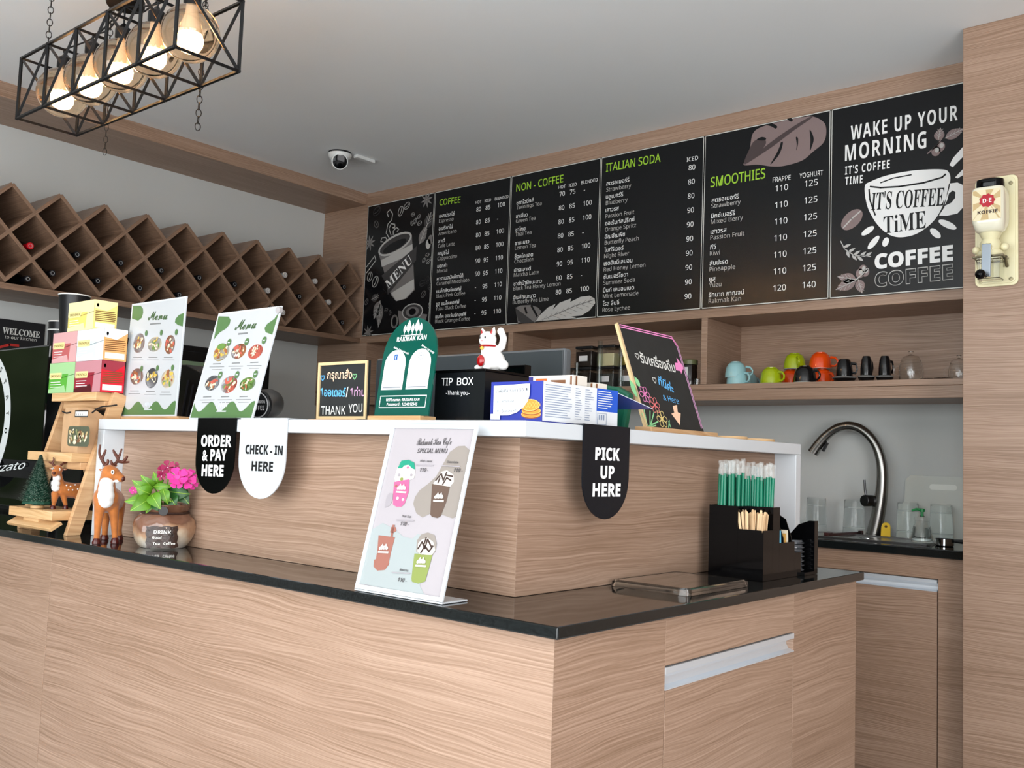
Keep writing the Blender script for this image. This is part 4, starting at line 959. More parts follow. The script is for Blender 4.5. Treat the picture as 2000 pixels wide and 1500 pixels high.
# black canister lying tilted by the leaning menu
C6b = zoomer(230, 570, 5)
q = at(506, 803, 1, 1.53); ax = Vector((-.26, .83, .10)).normalized()
c = Vector((q.x+.012, 1.515, SZT+.0435))
t = thing('round_tin', 'black round tin tipped on its side behind the leaning food menu', 'tin', c)
TB = mat('tin black', (24, 24, 26), .25); 
MB().lathe([(.036, .012), (.039, .016), (.0395, .055), (.034, .07), (.0, .072)], c=c, ax=ax, n=28, cap0=False, cap1=False).build('body', mat('tin grey metal', (96, 94, 92), .3, metal=.8), t, smooth=True)
fr_ = MB().lathe([(0, .0), (.034, .0), (.0375, .003), (.0375, .013), (.036, .015)], c=c, ax=ax, n=28, cap0=False, cap1=False).build('lid', TB, t, smooth=True)
mb = MB(); f = Fr(c-ax*.0004, ax.cross(Vector((0, 0, 1))).normalized()*-1, ax.cross(ax.cross(Vector((0, 0, 1)))).normalized()*-1, mb)
if f.n.dot(-ax) < 0: f.ex = -f.ex; f.n = -f.n
f.ring(0, 0, .0335, .0335, .003, 0, 1, n=28); f.text('BLACK CANYON', 0, .004, .008, 0, 2, al='C', w=.05, st='bold'); f.text('COFFEE', 0, -.014, .012, 0, 2, al='C', w=.045, st='bold')
mb.build('lid_print', [mat('tin white print', (214, 214, 214), .4)], fr_)

# ---- chalkboard THANK YOU
C6 = zoomer(600, 600, 5)
CHB = mat('chalkboard black', (34, 36, 36), .6, var=.15, vscale=30)
CHK = [CHB, mat('pine edge', (214, 188, 142), .6), mat('chalk white', (226, 226, 222), .8), mat('chalk peach', (244, 200, 168), .8), mat('chalk blue', (96, 178, 236), .8), mat('chalk lilac', (214, 160, 200), .8), mat('chalk pink', (236, 140, 196), .8), mat('chalk green', (140, 206, 148), .8), mat('chalk yellow', (236, 214, 140), .8), mat('chalk coral', (236, 128, 128), .8)]
y = 1.60; z0 = SZT+.010
BL, ex, ey, w, h = leaning((620, 812), (716, 815), (624, 709), y, y, z0)
t = thing('chalkboard_sign', 'small framed chalkboard handwritten in Thai with THANK YOU beneath', 'chalkboard', BL+ex*w/2)
mb = MB(); f = Fr(BL, ex, ey, mb); mb.prism([f.p(0, 0, 0), f.p(w, 0, 0), f.p(w, h, 0), f.p(0, h, 0)], f.n*-.008, 0)
mb.build('slate', CHK, t)
fm = MB(); f2 = Fr(BL, ex, ey, fm); e_ = .0075
for r in ((0, 0, e_, h), (w-e_, 0, e_, h), (e_, h-e_, w-2*e_, e_), (e_, 0, w-2*e_, e_)):
    x0, y0_, w_, h_ = r; fm.prism([f2.p(x0, y0_, 0), f2.p(x0+w_, y0_, 0), f2.p(x0+w_, y0_+h_, 0), f2.p(x0, y0_+h_, 0)], f2.n*.004, 1)
fm.build('frame', CHK, t)
mb = MB(); f = Fr(BL, ex, ey, mb)
def heart(f, x, y, s, m, l=2, wd=.0025):
    P = [(x+s*.9*math.sin(a)**3, y+s*(.8*math.cos(a)-.3*math.cos(2*a)-.12*math.cos(3*a))) for a in [k*math.pi/10 for k in range(20)]]
    f.stroke(P, wd, m, l, True)
f.pxtext('กรุณาสั่ง', *C6(197, 697), *C6(438, 697), 12, 3, 2, ref='ก', off=.012)
f.pxtext('1ออเดอร์', *C6(128, 868), *C6(375, 872), 12, 4, 2, ref='ก', off=.02)
f.pxtext('/', *C6(378, 878), *C6(415, 865), 19, 2, 2); f.pxtext('1ท่าน', *C6(420, 868), *C6(565, 868), 12, 5, 2, ref='ก', off=.015)
f.pxtext('THANK', *C6(135, 1048), *C6(375, 1046), 16, 2, 2, st='sans', off=.01); f.pxtext('YOU', *C6(405, 1030), *C6(540, 1022), 16, 2, 2, st='sans', off=.01)
heart(f, *f.px(*C6(153, 690)), .008, 4); heart(f, *f.px(*C6(465, 675)), .008, 7)
mb.build('chalk_writing', CHK, t)
base_block((609, 815), (700, 815), y, SZT, .0097, parent=t)
t2 = base_block((712, 815), (735, 815), 1.66, SZT, .012); tag(t2, 'small wooden block lying behind the chalkboard beside the green sign', 'block'); t2.name = 'wood_block'

# ---- green arched sign
y = 1.50
BL, ex, ey, w, h0 = leaning((731, 806), (836, 806), (749, 690), y, y, SZT+.013)
top = atplane(803, 618, BL+ex*w*.5, ex); h = (top-BL-ex*w*.5).length
GR = mat('green acrylic', (0, 74, 62), .10, coat=.3)
GM = [GR, mat('white print on green', (232, 236, 234), .35), mat('blue logo', (24, 84, 160), .35), mat('grey print on white', (130, 134, 140), .5)]
t = thing('arched_sign', 'green arched acrylic sign with white tree logo on a wooden foot', 'sign', BL+ex*w/2)
mb = MB(); f = Fr(BL, ex, ey, mb); f.ey = ey
uL, uR = f.px(750, 690)[0], f.px(855, 690)[0]
yS_ = f.px(752, 690)[1]; cxm = w/2; hw = max(w/2, .0)
P = [(0, 0), (w, 0)]
for k in range(25):
    a = math.pi*k/24; P.append((cxm+hw*math.cos(a), (h-hw*1.05)+hw*1.05*math.sin(a)))
mb.prism([f.p(a, b_, 0) for a, b_ in P], f.n*-.004, 0)
for dx, s, hh in ((-.036, .7, .004), (-.019, 1.05, .004), (0, .75, .004), (.019, 1.05, .004), (.036, .75, .004)):
    x, y_ = cxm+dx*.72, f.px(806, 650)[1]; L_ = .029*s
    f.leaf(x, y_+.001, L_, .0068*s, math.pi/2, 1, 1); f.rect(x-.0006, y_-.006, .0012, .009, 1, 1)
f.rect(cxm-.036, f.px(806, 655)[1], .072, .0018, 1, 1)
f.pxtext('RAKMAK KAN', *C6(876, 338), *C6(1165, 314), 8.5, 1, 2, st='bold')
for s in (0, 1):
    u0 = 843 if s == 0 else 1088
    x0, x1 = (f.px(*C6(722, 800))[0], f.px(*C6(925, 800))[0]) if s == 0 else (f.px(*C6(960, 800))[0], f.px(*C6(1172, 800))[0])
    yb, yt = f.px(*C6(840, 806))[1], f.px(*C6(870, 420))[1]; r = (x1-x0)/2; xc = (x0+x1)/2
    f.poly([(x0, yb), (x1, yb)]+[(xc+r*math.cos(math.pi*k/16), yt-r+r*math.sin(math.pi*k/16)) for k in range(17)], 1, 1)
    f.rect(x0+.005, yb+.004, (x1-x0)-.010, .003, 3, 2)
    if s == 0: f.rect(xc-.0055, yt-.024, .011, .0135, 2, 2); f.text('f', xc, yt-.0225, .0085, 1, 3, al='C', st='bold')
    else: f.ring(xc, yt-.017, .0075, .0075, .0012, 3, 2, n=16); f.rect(xc-.004, yt-.0175, .008, .0015, 3, 2)
for txt, pts in (('Add Facebook', ((845, 400), (990, 465))), ('Scan to pay', ((1118, 378), (1238, 455)))):
    f.pxtext(txt, *C6(*pts[0]), *C6(*pts[1]), 3.6, 1, 2, st='bold')
a, b_ = f.px(*C6(690, 985)), f.px(*C6(1150, 860)); rx0, ry0, rw, rh = .012, a[1], w-.024, b_[1]-a[1]-.001
for s_ in ((rx0, ry0, rw, .0018), (rx0, ry0+rh, rw, .0018), (rx0, ry0, .0018, rh), (rx0+rw-.0018, ry0, .0018, rh)): f.rect(*s_, 1, 1)
f.text('WIFI name : RAKMAK KAN', cxm, ry0+rh*.58, .0062, 1, 2, al='C', w=rw*.72, st='bold'); f.text('Password : 1234512345', cxm, ry0+rh*.2, .0062, 1, 2, al='C', w=rw*.66, st='bold')
mb.build('panel', GM, t)
base_block((725, 812), (828, 812), 1.50, SZT, .0127, parent=t, m=PINE)

# ---- tip box with beckoning cat
y = 1.57
a, b_ = at(847, 822, 1, y), at(944, 822, 1, y); zt = at(900, 722, 1, y).z
t = thing('tip_box', 'black acrylic TIP BOX with a flat lid', 'tip box', ((a.x+b_.x)/2, y+.07, SZT))
mb = MB().box(a.x, b_.x, y, y+.15, SZT, zt-.006, 0); f = Fr((a.x, y, SZT), (1, 0, 0), (0, 0, 1), mb)
f.pxtext('TIP', *C6(1312, 765), *C6(1420, 763), 14, 1, 2, st='sans', off=.008); f.pxtext('BOX', *C6(1465, 762), *C6(1622, 757), 14, 1, 2, st='sans', off=.008)
f.pxtext('-Thank you-', *C6(1355, 855), *C6(1585, 857), 8, 1, 2)
mb.build('box', [mat('tip box black', (16, 18, 21), .22), mat('tip box white print', (228, 228, 228), .4)], t)
MB().box(a.x-.004, b_.x+.004, y-.004, y+.154, zt-.0057, zt).build('lid', BLACK, t, bevel=.001)
# glossy black display beside it
YD = 1.735
a2, b2 = at(950, 745, 1, YD), at(1024, 745, 1, YD)
t = thing('customer_display', 'glossy black display screen behind the blue wafer box', 'screen', ((a2.x+b2.x)/2, YD, SZT))
MB().box(a2.x, b2.x, YD, YD+.025, SZT+.0003, at(980, 714, 1, YD).z).build('casing', BLACK, t, bevel=.002)
MB().box(a2.x+.006, b2.x-.006, YD-.0015, YD, SZT+.02, at(980, 714, 1, YD).z-.008).build('screen', GBLK, t)
MB().box(a2.x+.02, b2.x-.02, YD+.026, YD+.06, SZT+.0003, SZT+.03).build('rear_foot', BLKM, t)
# cat
q = at(951, 712, 1, y+.05); c = Vector((q.x, y+.06, zt+.0005))
t = thing('beckoning_cat', 'white lucky cat figurine sitting on the tip box lid', 'figurine', c)
CW = mat('white glazed ceramic', (232, 230, 226), .2, coat=.4); CRD = mat('red glaze', (200, 24, 30), .3); CG = mat('gold glaze', (214, 170, 60), .3); CBK = mat('black glaze dots', (20, 18, 18), .4); CPK = mat('pink glaze', (232, 150, 150), .4)
mb = MB(); S = 1.0
mb.ball(c+Vector((.006, 0, .024)), (.033, .026, .026)); mb.ball(c+Vector((0, -.003, .046)), (.021, .019, .022)); mb.ball(c+Vector((-.004, -.006, .072)), (.022, .019, .0195))
mb.ball(c+Vector((-.014, -.022, .007)), (.009, .012, .007)); mb.ball(c+Vector((.012, -.022, .007)), (.009, .012, .007)); mb.ball(c+Vector((.034, .006, .014)), (.014, .012, .012))
mb.tube([c+Vector((.012, .004, .046)), c+Vector((.029, .006, .056)), c+Vector((.034, .005, .074)), c+Vector((.031, .001, .088))], [.009, .009, .0085, .0075], 10)
mb.ball(c+Vector((.030, -.001, .090)), (.0085, .0085, .009))
o = mb.build('body', CW, t, smooth=True)
rm = o.modifiers.new('fuse', 'REMESH'); rm.mode = 'VOXEL'; rm.voxel_size = .0022; rm.use_smooth_shade = True
sm = o.modifiers.new('soften', 'SMOOTH'); sm.factor = .5; sm.iterations = 4
for s in (-1, 1):
    e = MB().lathe([(.0075, 0), (.005, .009), (.0008, .0165)], c=c+Vector((-.004+s*.013, -.005, .084)), ax=(s*.35, -.05, 1), n=12).build('ear', CW, t, smooth=True)
    MB().lathe([(.004, .001), (.0025, .007), (.0004, .0125)], c=c+Vector((-.004+s*.013, -.010, .084)), ax=(s*.35, -.05, 1), n=10).build('inner_ear', CRD, e, smooth=True)
    MB().ball(c+Vector((-.004+s*.008, -.0242, .075)), (.0022, .0012, .003), 8, 6).build('eye', CBK, t, smooth=True)
MB().ball(c+Vector((-.004, -.0256, .068)), (.0024, .0014, .0018), 8, 6).build('nose', CPK, t, smooth=True)
MB().tube([c+Vector((-.002+.0195*math.cos(k*.449), -.005+.018*math.sin(k*.449), .0565)) for k in range(14)], .0024, 6, closed=True).build('collar', CRD, t, smooth=True)
MB().ball(c+Vector((-.004, -.0245, .051)), .0045, 10, 8).build('bell', CG, t, smooth=True)
MB().ball(c+Vector((-.003, -.0285, .022)), (.011, .006, .013), 12, 8).build('coin', CRD, t, smooth=True)

# ---- wafer box on the corner of the shelf
C7 = zoomer(900, 600, 3.846)
BX, BY = -1.20, 1.523
xl = at(957, 822, 1, BY).x; yr = at(1205, 833, 0, BX).y; zt = SZT+.085
t = thing('wafer_box', 'open blue and white carton with round wafers printed, on the shelf corner', 'box', ((xl+BX)/2, (BY+yr)/2, SZT))
WM = [mat('carton blue', (44, 56, 150), .3), mat('carton white', (226, 230, 234), .35), mat('wafer orange', (226, 138, 48), .4), mat('wafer brown', (150, 80, 24), .5), mat('wafer light', (246, 196, 110), .4), mat('carton small print', (134, 150, 176), .5), mat('carton bright blue', (30, 88, 200), .3), mat('pen grey', (90, 96, 104), .6), mat('carton inside', (206, 210, 216), .6)]
mb = MB()
th = .0015
mb.box(xl, BX, BY, BY+th, SZT, zt, 0).box(BX-th, BX, BY+th, yr, SZT, zt, 1).box(xl, xl+th, BY+th, yr, SZT, zt, 0).box(xl+th, BX-th, yr-th, yr, SZT, zt, 0).box(xl+th, BX-th, BY+th, yr-th, SZT, SZT+th, 8)
f = Fr((xl, BY, SZT), (1, 0, 0), (0, 0, 1), mb)
f.lim = (0, BX-xl, 0, zt-SZT)
for i, (u, v, rx, ry) in enumerate(((528, 803, 74, 26), (532, 778, 72, 26), (524, 735, 74, 44))):
    x, y_ = f.px(*C7(u, v)); a_, b_ = abs(f.px(*C7(u+rx, v))[0]-x), abs(f.px(*C7(u, v-ry))[1]-y_)
    f.ell(x, y_-.0022, a_, b_, 3, 1+3*i); f.ell(x, y_, a_, b_, 4, 2+3*i); f.ell(x, y_, a_*.94, b_*.9, 2, 3+3*i)
for k in range(7):
    x, y_ = f.px(*C7(524, 735)); f.stroke([(x-.024+.008*k, y_-.006), (x-.016+.008*k, y_+.006)], .0007, 4, 10); f.stroke([(x-.016+.008*k, y_-.006), (x-.024+.008*k, y_+.006)], .0007, 4, 10)
f.pxpoly([C7(*p) for p in [(257, 592), (528, 574), (525, 660), (512, 705), (480, 750), (430, 790), (370, 812), (252, 815)]], 1, 12)
f.pxtext('วาฟเฟิล ราคา 55 ฿', *C7(268, 645), *C7(512, 632), 5, 7, 14, ref='ก'); f.pxtext('คาราเมล', *C7(320, 718), *C7(405, 712), 4, 7, 14, ref='ก'); f.pxtext('ช็อคโกแลต', *C7(318, 792), *C7(425, 786), 4, 7, 14, ref='ก')
for v in (712, 780): f.ell(*f.px(*C7(288, v)), .002, .0028, 5, 14, n=8)
f.rect(.004, .006, .026, .012, 1, 10)
f = Fr((BX, BY, SZT), (0, 1, 0), (0, 0, 1), mb); f.lim = (0, yr-BY, 0, zt-SZT); Lb = yr-BY; hb = zt-SZT
f.rect(Lb*.70, 0, Lb*.30, hb, 6, 1); f.rect(Lb*.70, 0, Lb*.30, hb*.42, 1, 2); f.rect(0, 0, Lb, hb*.05, 0, 3)
for k in range(14):
    v = hb*(.92-.058*k)
    f.stroke([(Lb*.03, v), (Lb*(.30+.08*R_.random()), v)], .0014, 5, 3)
    f.stroke([(Lb*.41, v), (Lb*(.46+.04*R_.random()), v)], .0012, 5, 3); f.stroke([(Lb*.54, v), (Lb*(.59+.08*R_.random()), v)], .0014, 5, 3)
for k in range(8): f.stroke([(Lb*.715, hb*(.93-.06*k)), (Lb*(.84+.12*R_.random()), hb*(.93-.06*k))], .0019, 1, 3)
for r in ((.71, .08, .13, .004), (.71, .36, .13, .004), (.71, .08, .005, .28), (.835, .08, .005, .285)): f.rect(Lb*r[0], hb*r[1], Lb*r[2], hb*r[3]*(1 if r[3] > .1 else 3), 5, 4)
for k in range(3): f.rect(Lb*(.73+.03*k), hb*.2, Lb*.018, hb*.13, 5, 4)
mb.build('carton', WM, t)
# flap at the far end
fl = MB(); p0, p1 = Vector((BX, yr+.0008, zt-.004)), Vector((xl+.01, yr+.0008, zt-.004)); tip = at(1268, 793, 1, yr+.10)
dv = Vector((.02, .115, -.028))
fl.prism([p0, p0+dv, p1+dv, p1], (0, 0, -.0015), 0, ms=8); fl.build('flap', WM, t)
# packets inside
PK = [mat('packet cream', (220, 214, 204), .35), mat('packet orange', (216, 108, 44), .35), mat('packet brown', (128, 84, 54), .4), mat('packet blue', (52, 50, 130), .35)]
for k, (lab) in enumerate(('wafer packet with orange logo standing at the near end inside the blue carton', 'wafer packet with brown edge behind it inside the blue carton')):
    y_ = BY+.11+.075*k; mb = MB(); x0, x1 = xl+.012, BX-.006
    r = thing('wafer_packet', lab, 'packet', ((x0+x1)/2, y_, SZT), 'wafer packets in the blue carton')
    mb.box(x0, x1, y_, y_+.05, SZT+.0022, zt+.022-.01*k, 0); f = Fr((x0, y_, SZT), (1, 0, 0), (0, 0, 1), mb); W_ = x1-x0
    f.rect(.02, hb+.002, .03, .014, 1, 1); f.rect(.06, hb+.004, W_-.08, .008, 2, 1); f.rect(0, 0, .012, hb+.02-.01*k, 3, 1); f.rect(W_-.008, 0, .005, hb+.02-.01*k, 2, 1)
    f = Fr((x1, y_, SZT), (0, 1, 0), (0, 0, 1), mb); f.rect(.008, 0, .006, hb+.02-.01*k, 2, 1)
    mb.build('wrapper', PK, r)
tp = thing('green_pouch', 'dark green pouch tip peeking out behind the wafer carton', 'pouch', at(1215, 760, 1, 1.95))
q = at(1198, 765, 1, 1.93); mb = MB(); q.z = SZT+.12; P = [q+Vector((-.05, 0, -.12)), q+Vector((.03, .0, -.12)), q+Vector((.045, .0, -.03)), q+Vector((.01, 0, -.012)), q+Vector((-.05, 0, -.005))]
MB().prism(P, (0, .025, 0)).build('pouch', mat('green foil pouch', (14, 84, 62), .35), tp, weld=True, bevel=.006)
tp.location = q+Vector((0, 0, -.12)); [setattr(k_, 'matrix_parent_inverse', Matrix.Translation(-Vector(tp.location))) for k_ in tp.children]

# ---- tall leaning chalkboard facing the side
xB_ = -1.235; z0 = SZT+.014
BL = at(1262, 838, 0, xB_); BR = at(1375, 842, 0, xB_); BL.z = BR.z = z0
ex = (BR-BL).normalized(); w = (BR-BL).length
TL = atplane(1205, 631, BL, ex); ey = (TL-BL).normalized(); h = (TL-BL).length
t = thing('leaning_chalkboard', 'leaning chalkboard with Thai writing, flowers and arrows at the pick up side', 'chalkboard', BL+ex*w/2)
mb = MB(); f = Fr(BL, ex, ey, mb)
cut = .022
out = [(0, 0), (w, 0), (w, h-cut*1.3), (w-cut, h), (0, h)]
mb.prism([f.p(a, b_, 0) for a, b_ in out], f.n*-.008, 1, ms=1)
f.poly(out, 0, 1)
f.stroke([(.002, 0), (.002, h)], .007, 1, 2); f.stroke([(.006, .004), (.006, h-.004)], .001, 3, 3)
for d in (.003, .009): f.stroke([(.01, h-d), (w-cut, h-d)], .003, 6, 2); f.stroke([(w-cut, h-d), (w-d, h-cut*1.3)], .003, 6, 2); f.stroke([(w-d, h-cut*1.3), (w-d, .01)], .003, 5, 2)
C8 = zoomer(1100, 640, 6.25)
f.pxtext('รับเครื่องดื่ม', *C8(950, 425), *C8(1375, 548), 13, 2, 2, ref='ก', off=.018)
heart(f, *f.px(*C8(900, 345)), .009, 2); heart(f, *f.px(*C8(1112, 640)), .009, 2)
f.pxpoly([C8(*p) for p in [(1360, 430), (1395, 430), (1380, 365), (1468, 480), (1440, 568), (1428, 530), (1375, 520)]], 6, 2)
f.pxtext('ที่นี่ค่ะ', *C8(1165, 690), *C8(1350, 800), 11, 4, 2, ref='ก', off=.02)
f.pxtext('& Here', *C8(1225, 885), *C8(1415, 935), 10, 4, 2)
f.pxpoly([C7(*p) for p in [(1590, 742), (1622, 735), (1628, 790), (1650, 798), (1645, 888), (1580, 800), (1602, 792)]], 3, 2)
def flower(f, u, v, s, m):
    x, y_ = f.px(u, v)
    for k in range(6): f.ring(x+s*.62*math.cos(k*1.047), y_+s*.62*math.sin(k*1.047), s*.45, s*.34, .0017, m, 2, n=10, rot=k*1.047)
    f.ell(x, y_, s*.25, s*.25, m, 2, n=8)
flower(f, *C7(1380, 655), .021, 6); flower(f, *C7(1455, 735), .021, 9); flower(f, *C7(1510, 840), .022, 8)
f.leaf(*f.px(*C7(1330, 680)), .05, .012, 1.9, 7, 2); f.leaf(*f.px(*C7(1345, 600)), .03, .009, 2.0, 7, 2)
for a_, b_ in (((1400, 890), (1375, 770)), ((1420, 890), (1420, 780)), ((1410, 895), (1480, 860)), ((1415, 900), (1465, 890)), ((1395, 885), (1360, 800)), ((1425, 885), (1450, 790)), ((1560, 905), (1565, 850)), ((1575, 900), (1560, 860))):
    f.pxstroke([C7(*a_), C7(*b_)], .0035, 7, 2)
mb.build('slate', CHK, t)
MB().box(xB_-.025, xB_+.022, BL.y-.012, BR.y+.035, SZT, SZT+.0137, g='y').build('wooden_base', BASEW, t, bevel=.0015)
# wooden coasters on the shelf end
for k, (u, dz, lab) in enumerate(((1430, 0, 'round wooden coaster on the white shelf next to the chalkboard foot'), (1485, 0, 'round wooden coaster nearest the end of the white shelf'))):
    q = at(u, 862, 0, -1.26)
    tag(MB().lathe([(.050, 0), (.051, .002), (.051, .009), (.050, .011), (0, .011)], c=(-1.27, q.y, SZT), n=30, cap1=False).build('coaster', PINE, smooth=True), lab, 'coaster', 'wooden coasters')

# ---- hanging tabs
def tabsign(o, ex, uL, uR, vtop, vbot, m, lines, lab, out):
    """tab hanging over the shelf edge; o is a point of the shelf's face, out its outward normal"""
    exv = Vector(ex); n = Vector(out); mb = MB(); f = Fr(Vector(o)+n*.0012, exv, (0, 0, 1), mb)
    a, b_ = f.px(*uL), f.px(*uR); bot = f.px(*vbot)[1]; x0, x1 = a[0], b_[0]; zt_ = SZ+.0035-o[2]; r = (x1-x0)/2; xc = (x0+x1)/2
    P = []
    for k in range(17):
        an = math.pi+math.pi*k/16; P.append((xc+r*math.cos(an), bot+r+r*math.sin(an)))
    P += [(x1, zt_), (x0, zt_)]
    t = thing('hanging_tab', lab, 'sign', Vector(o)+exv*xc+Vector((0, 0, zt_)))
    mb.prism([f.p(p, q_, 0) for p, q_ in P], f.n*.003, 0)
    mb2 = MB(); c_ = f.p(xc, zt_-.0015, 0)-n*.045; mb.obox(c_, exv*r, n*.045, Vector((0, 0, .0013)), 0)
    f3 = Fr(f.o+f.n*.003, exv, (0, 0, 1), mb)
    for tx, p0, p1, hh in lines: f3.pxtext(tx, *p0, *p1, hh, 1, 1, st='bold', off=.02)
    mb.build('panel', m, t)
    return t
C4 = zoomer(0, 800, 4.1667)
WT = mat('white vinyl lettering', (236, 236, 236), .4); KT = mat('black vinyl lettering', (24, 24, 26), .4)
tabsign((0, SY, 1.2), (1, 0, 0), (388, 830), (463, 830), 820, (425, 965), [BLACK, WT], [('ORDER', C4(1636, 298), C4(1882, 302), 21), ('& PAY', C4(1645, 415), C4(1845, 412), 21), ('HERE', C4(1640, 538), C4(1818, 543), 21)], 'black rounded ORDER & PAY HERE tab hanging from the shelf edge', (0, -1, 0))
tabsign((0, SY, 1.2), (1, 0, 0), (472, 830), (563, 830), 820, (516, 975), [mat('white gloss acrylic', (190, 194, 197), .12), KT], [('CHECK - IN', (479, 886), (552, 889), 17), ('HERE', (491, 919), (533, 921), 18)], 'white rounded CHECK - IN HERE tab hanging from the shelf edge', (0, -1, 0))
tabsign((SX, 0, 1.2), (0, 1, 0), (1138, 850), (1228, 850), 838, (1184, 1014), [mat('slate black acrylic', (13, 19, 26), .25, spec=.25), WT], [('PICK', C7(1008, 1146), C7(1193, 1152), 24), ('UP', C7(1047, 1285), C7(1152, 1285), 24), ('HERE', C7(988, 1420), C7(1198, 1420), 25)], 'dark PICK UP HERE tab hanging on the side of the raised shelf', (1, 0, 0))

# ================================================================ on the granite bar top
# ---- wooden ladder shelf
LX0, LX1 = -3.1155, -2.827
t = thing('ladder_shelf', 'small three step wooden display ladder on the granite bar top', 'display shelf', (-2.95, 1.42, CT))
p0, p1 = at(140, 1048, 0, -2.8165), at(180, 930, 0, -2.8165)
dv = (p1-p0).normalized(); top_z = 1.325; k_ = (top_z-CT)/dv.z
for xr in (-3.126, -2.8165):
    a = Vector((xr, p0.y, CT)); b_ = a+dv*k_
    mb = MB(); wv = Vector((0, dv.z, -dv.y))
    pts = [a+wv*-.022, a+wv*.022, b_+wv*.022, b_+wv*-.022]
    for p in pts[:2]: p.z = CT+.0005
    pts = [Vector((p.x-.009, p.y, p.z)) for p in pts]
    mb.prism(pts, (.018, 0, 0)); mb.build('rail', BASEW, t, bevel=.001)
    # strut behind
    mb = MB(); y2 = p0.y+.24; pts = [Vector((xr-.008, y2, CT+.0005)), Vector((xr-.008, y2+.03, CT+.0005)), Vector((xr-.008, b_.y+.03, 1.25)), Vector((xr-.008, b_.y, 1.25))]
    mb.prism(pts, (.016, 0, 0)); mb.build('rear_leg', BASEW, t)
TIER = [(1.31, .970, .027), (1.354, 1.141, .027), (1.4155, 1.327, .026)]
for i, (yf, zt, th) in enumerate(TIER):
    MB().box(LX0, LX1, yf, yf+.062, zt-th, zt).build('step', PINE, t, bevel=.0012)
    MB().box(LX0, LX1, yf+.066, yf+.128, zt-th, zt).build('step', PINE, t, bevel=.0012)
    if i: MB().box(LX0+.02, LX1-.001, yf+.03, yf+.11, zt-th-.022, zt-th-.0005).build('batten', BASEW, t, bevel=.001)
MB().box(LX0+.085, LX0+.185, 1.318, 1.36, .932, .9425).build('batten', PINE, t, bevel=.001)
mb = MB(); mb.obox((-2.957, 1.318, .927), (.145, 0, 0), (0, .016, .010), (0, -.003, .004)); mb.build('kick_board', PINE, t, bevel=.001)
MB().box(-3.116, -3.04, 1.349, 1.375, CT+.0005, .925).build('foot', BASEW, t)

# ---- tea boxes
TY = 1.4175; yE_ = at(243, 735, 0, -2.808).y
def teabox(x0, x1, z0, z1, c, cs, lab, side=None):
    t = thing('tea_box', lab, 'box', ((x0+x1)/2, (TY+yE_)/2, z0), 'tea boxes on the top step')
    base = mat('tea %s' % cs, c, .3); C2 = tuple(min(255, int(q*.55+110)) for q in c)
    dk = tuple(int(q*.55) for q in c)
    M_ = [base, mat('tea light %s' % cs, C2, .3), mat('tea dark %s' % cs, dk, .35), mat('tea label cream', (236, 222, 150), .4), mat('tea side %s' % cs, side or c, .3), mat('tea print brown', (110, 74, 34), .5), mat('tea sticker white', (236, 232, 228), .4)]
    mb = MB(); mb.box(x0, x1, TY, yE_, z0, z1, 0)
    f = Fr((x0, TY, z0), (1, 0, 0), (0, 0, 1), mb); W_, H_ = x1-x0, z1-z0
    f.poly([(0, H_*.5), (W_*.5, H_*.5), (W_*.52, H_*.62), (W_, H_*.62), (W_, H_), (0, H_)], 1, 1)
    f.poly([(W_*.7, 0), (W_, 0), (W_, H_), (W_*.86, H_*.9), (W_*.74, H_*.55)], 1, 2)
    f.poly([(0, H_*.12), (W_*.62, H_*.25), (W_*.7, 0), (0, 0)], 2 if cs in ('crimson',) else 1, 1)
    f.rect(W_*.04, H_*.46, W_*.46, H_*.21, 3, 3); f.text('TWININGS', W_*.27, H_*.52, H_*.085, 5, 4, al='C', w=W_*.40, st='serif')
    f.stroke([(W_*.5, H_*.5), (W_, H_*.6)], .0015, 2, 3)
    for k in range(3): f.stroke([(W_*.08, H_*(.36-.08*k)), (W_*(.4+.1*R_.random()), H_*(.36-.08*k))], .0022, 6, 3)
    f = Fr((x1, TY, z0), (0, 1, 0), (0, 0, 1), mb); D_ = yE_-TY
    f.rect(0, 0, D_, H_, 4, 1); f.rect(D_*.08, H_*.06, D_*.84, H_*.18, 6, 2); f.ell(D_*.14, H_*.83, D_*.05, H_*.06, 6, 2)
    f.poly([(0, H_*.72), (D_*.55, H_*.66), (D_*.62, H_*.70), (D_, H_*.9), (D_, H_), (0, H_)], 1 if cs != 'crimson' else 0, 2)
    for k in range(6): f.stroke([(D_*.06, H_*(.62-.062*k)), (D_*(.86+.08*R_.random()), H_*(.64-.062*k))], .0026, 5, 3)
    mb.build('carton', M_, t, bevel=.0008)
    return t
zb = 1.3275
X_ = lambda u: at(u, 720, 1, TY).x
za = [zb, at(150, 706, 1, TY).z, at(150, 646, 1, TY).z, at(150, 590, 1, TY).z]
xa, xb, xc = X_(97.5), X_(147), -2.808
teabox(xa, xb-.0006, za[0], za[1]-.0006, (92, 168, 62), 'green', 'green tea box in the bottom row on the display ladder')
teabox(xb, xc, za[0], za[1]-.0006, (150, 42, 58), 'crimson', 'crimson tea box with red side in the bottom row', (206, 16, 42))
teabox(X_(100), xb-.0006, za[1], za[2]-.0006, (186, 96, 96), 'rose', 'rose red tea box in the middle row over the green box')
teabox(xb, xc+.003, za[1], za[2]-.0006, (206, 218, 222), 'white', 'white tea box with orange side in the middle row', (238, 166, 104))
tb = teabox(X_(126), X_(176), za[2], za[3]-.0006, (230, 208, 110), 'yellow', 'yellow tea box alone on top of the stack', (246, 220, 130))

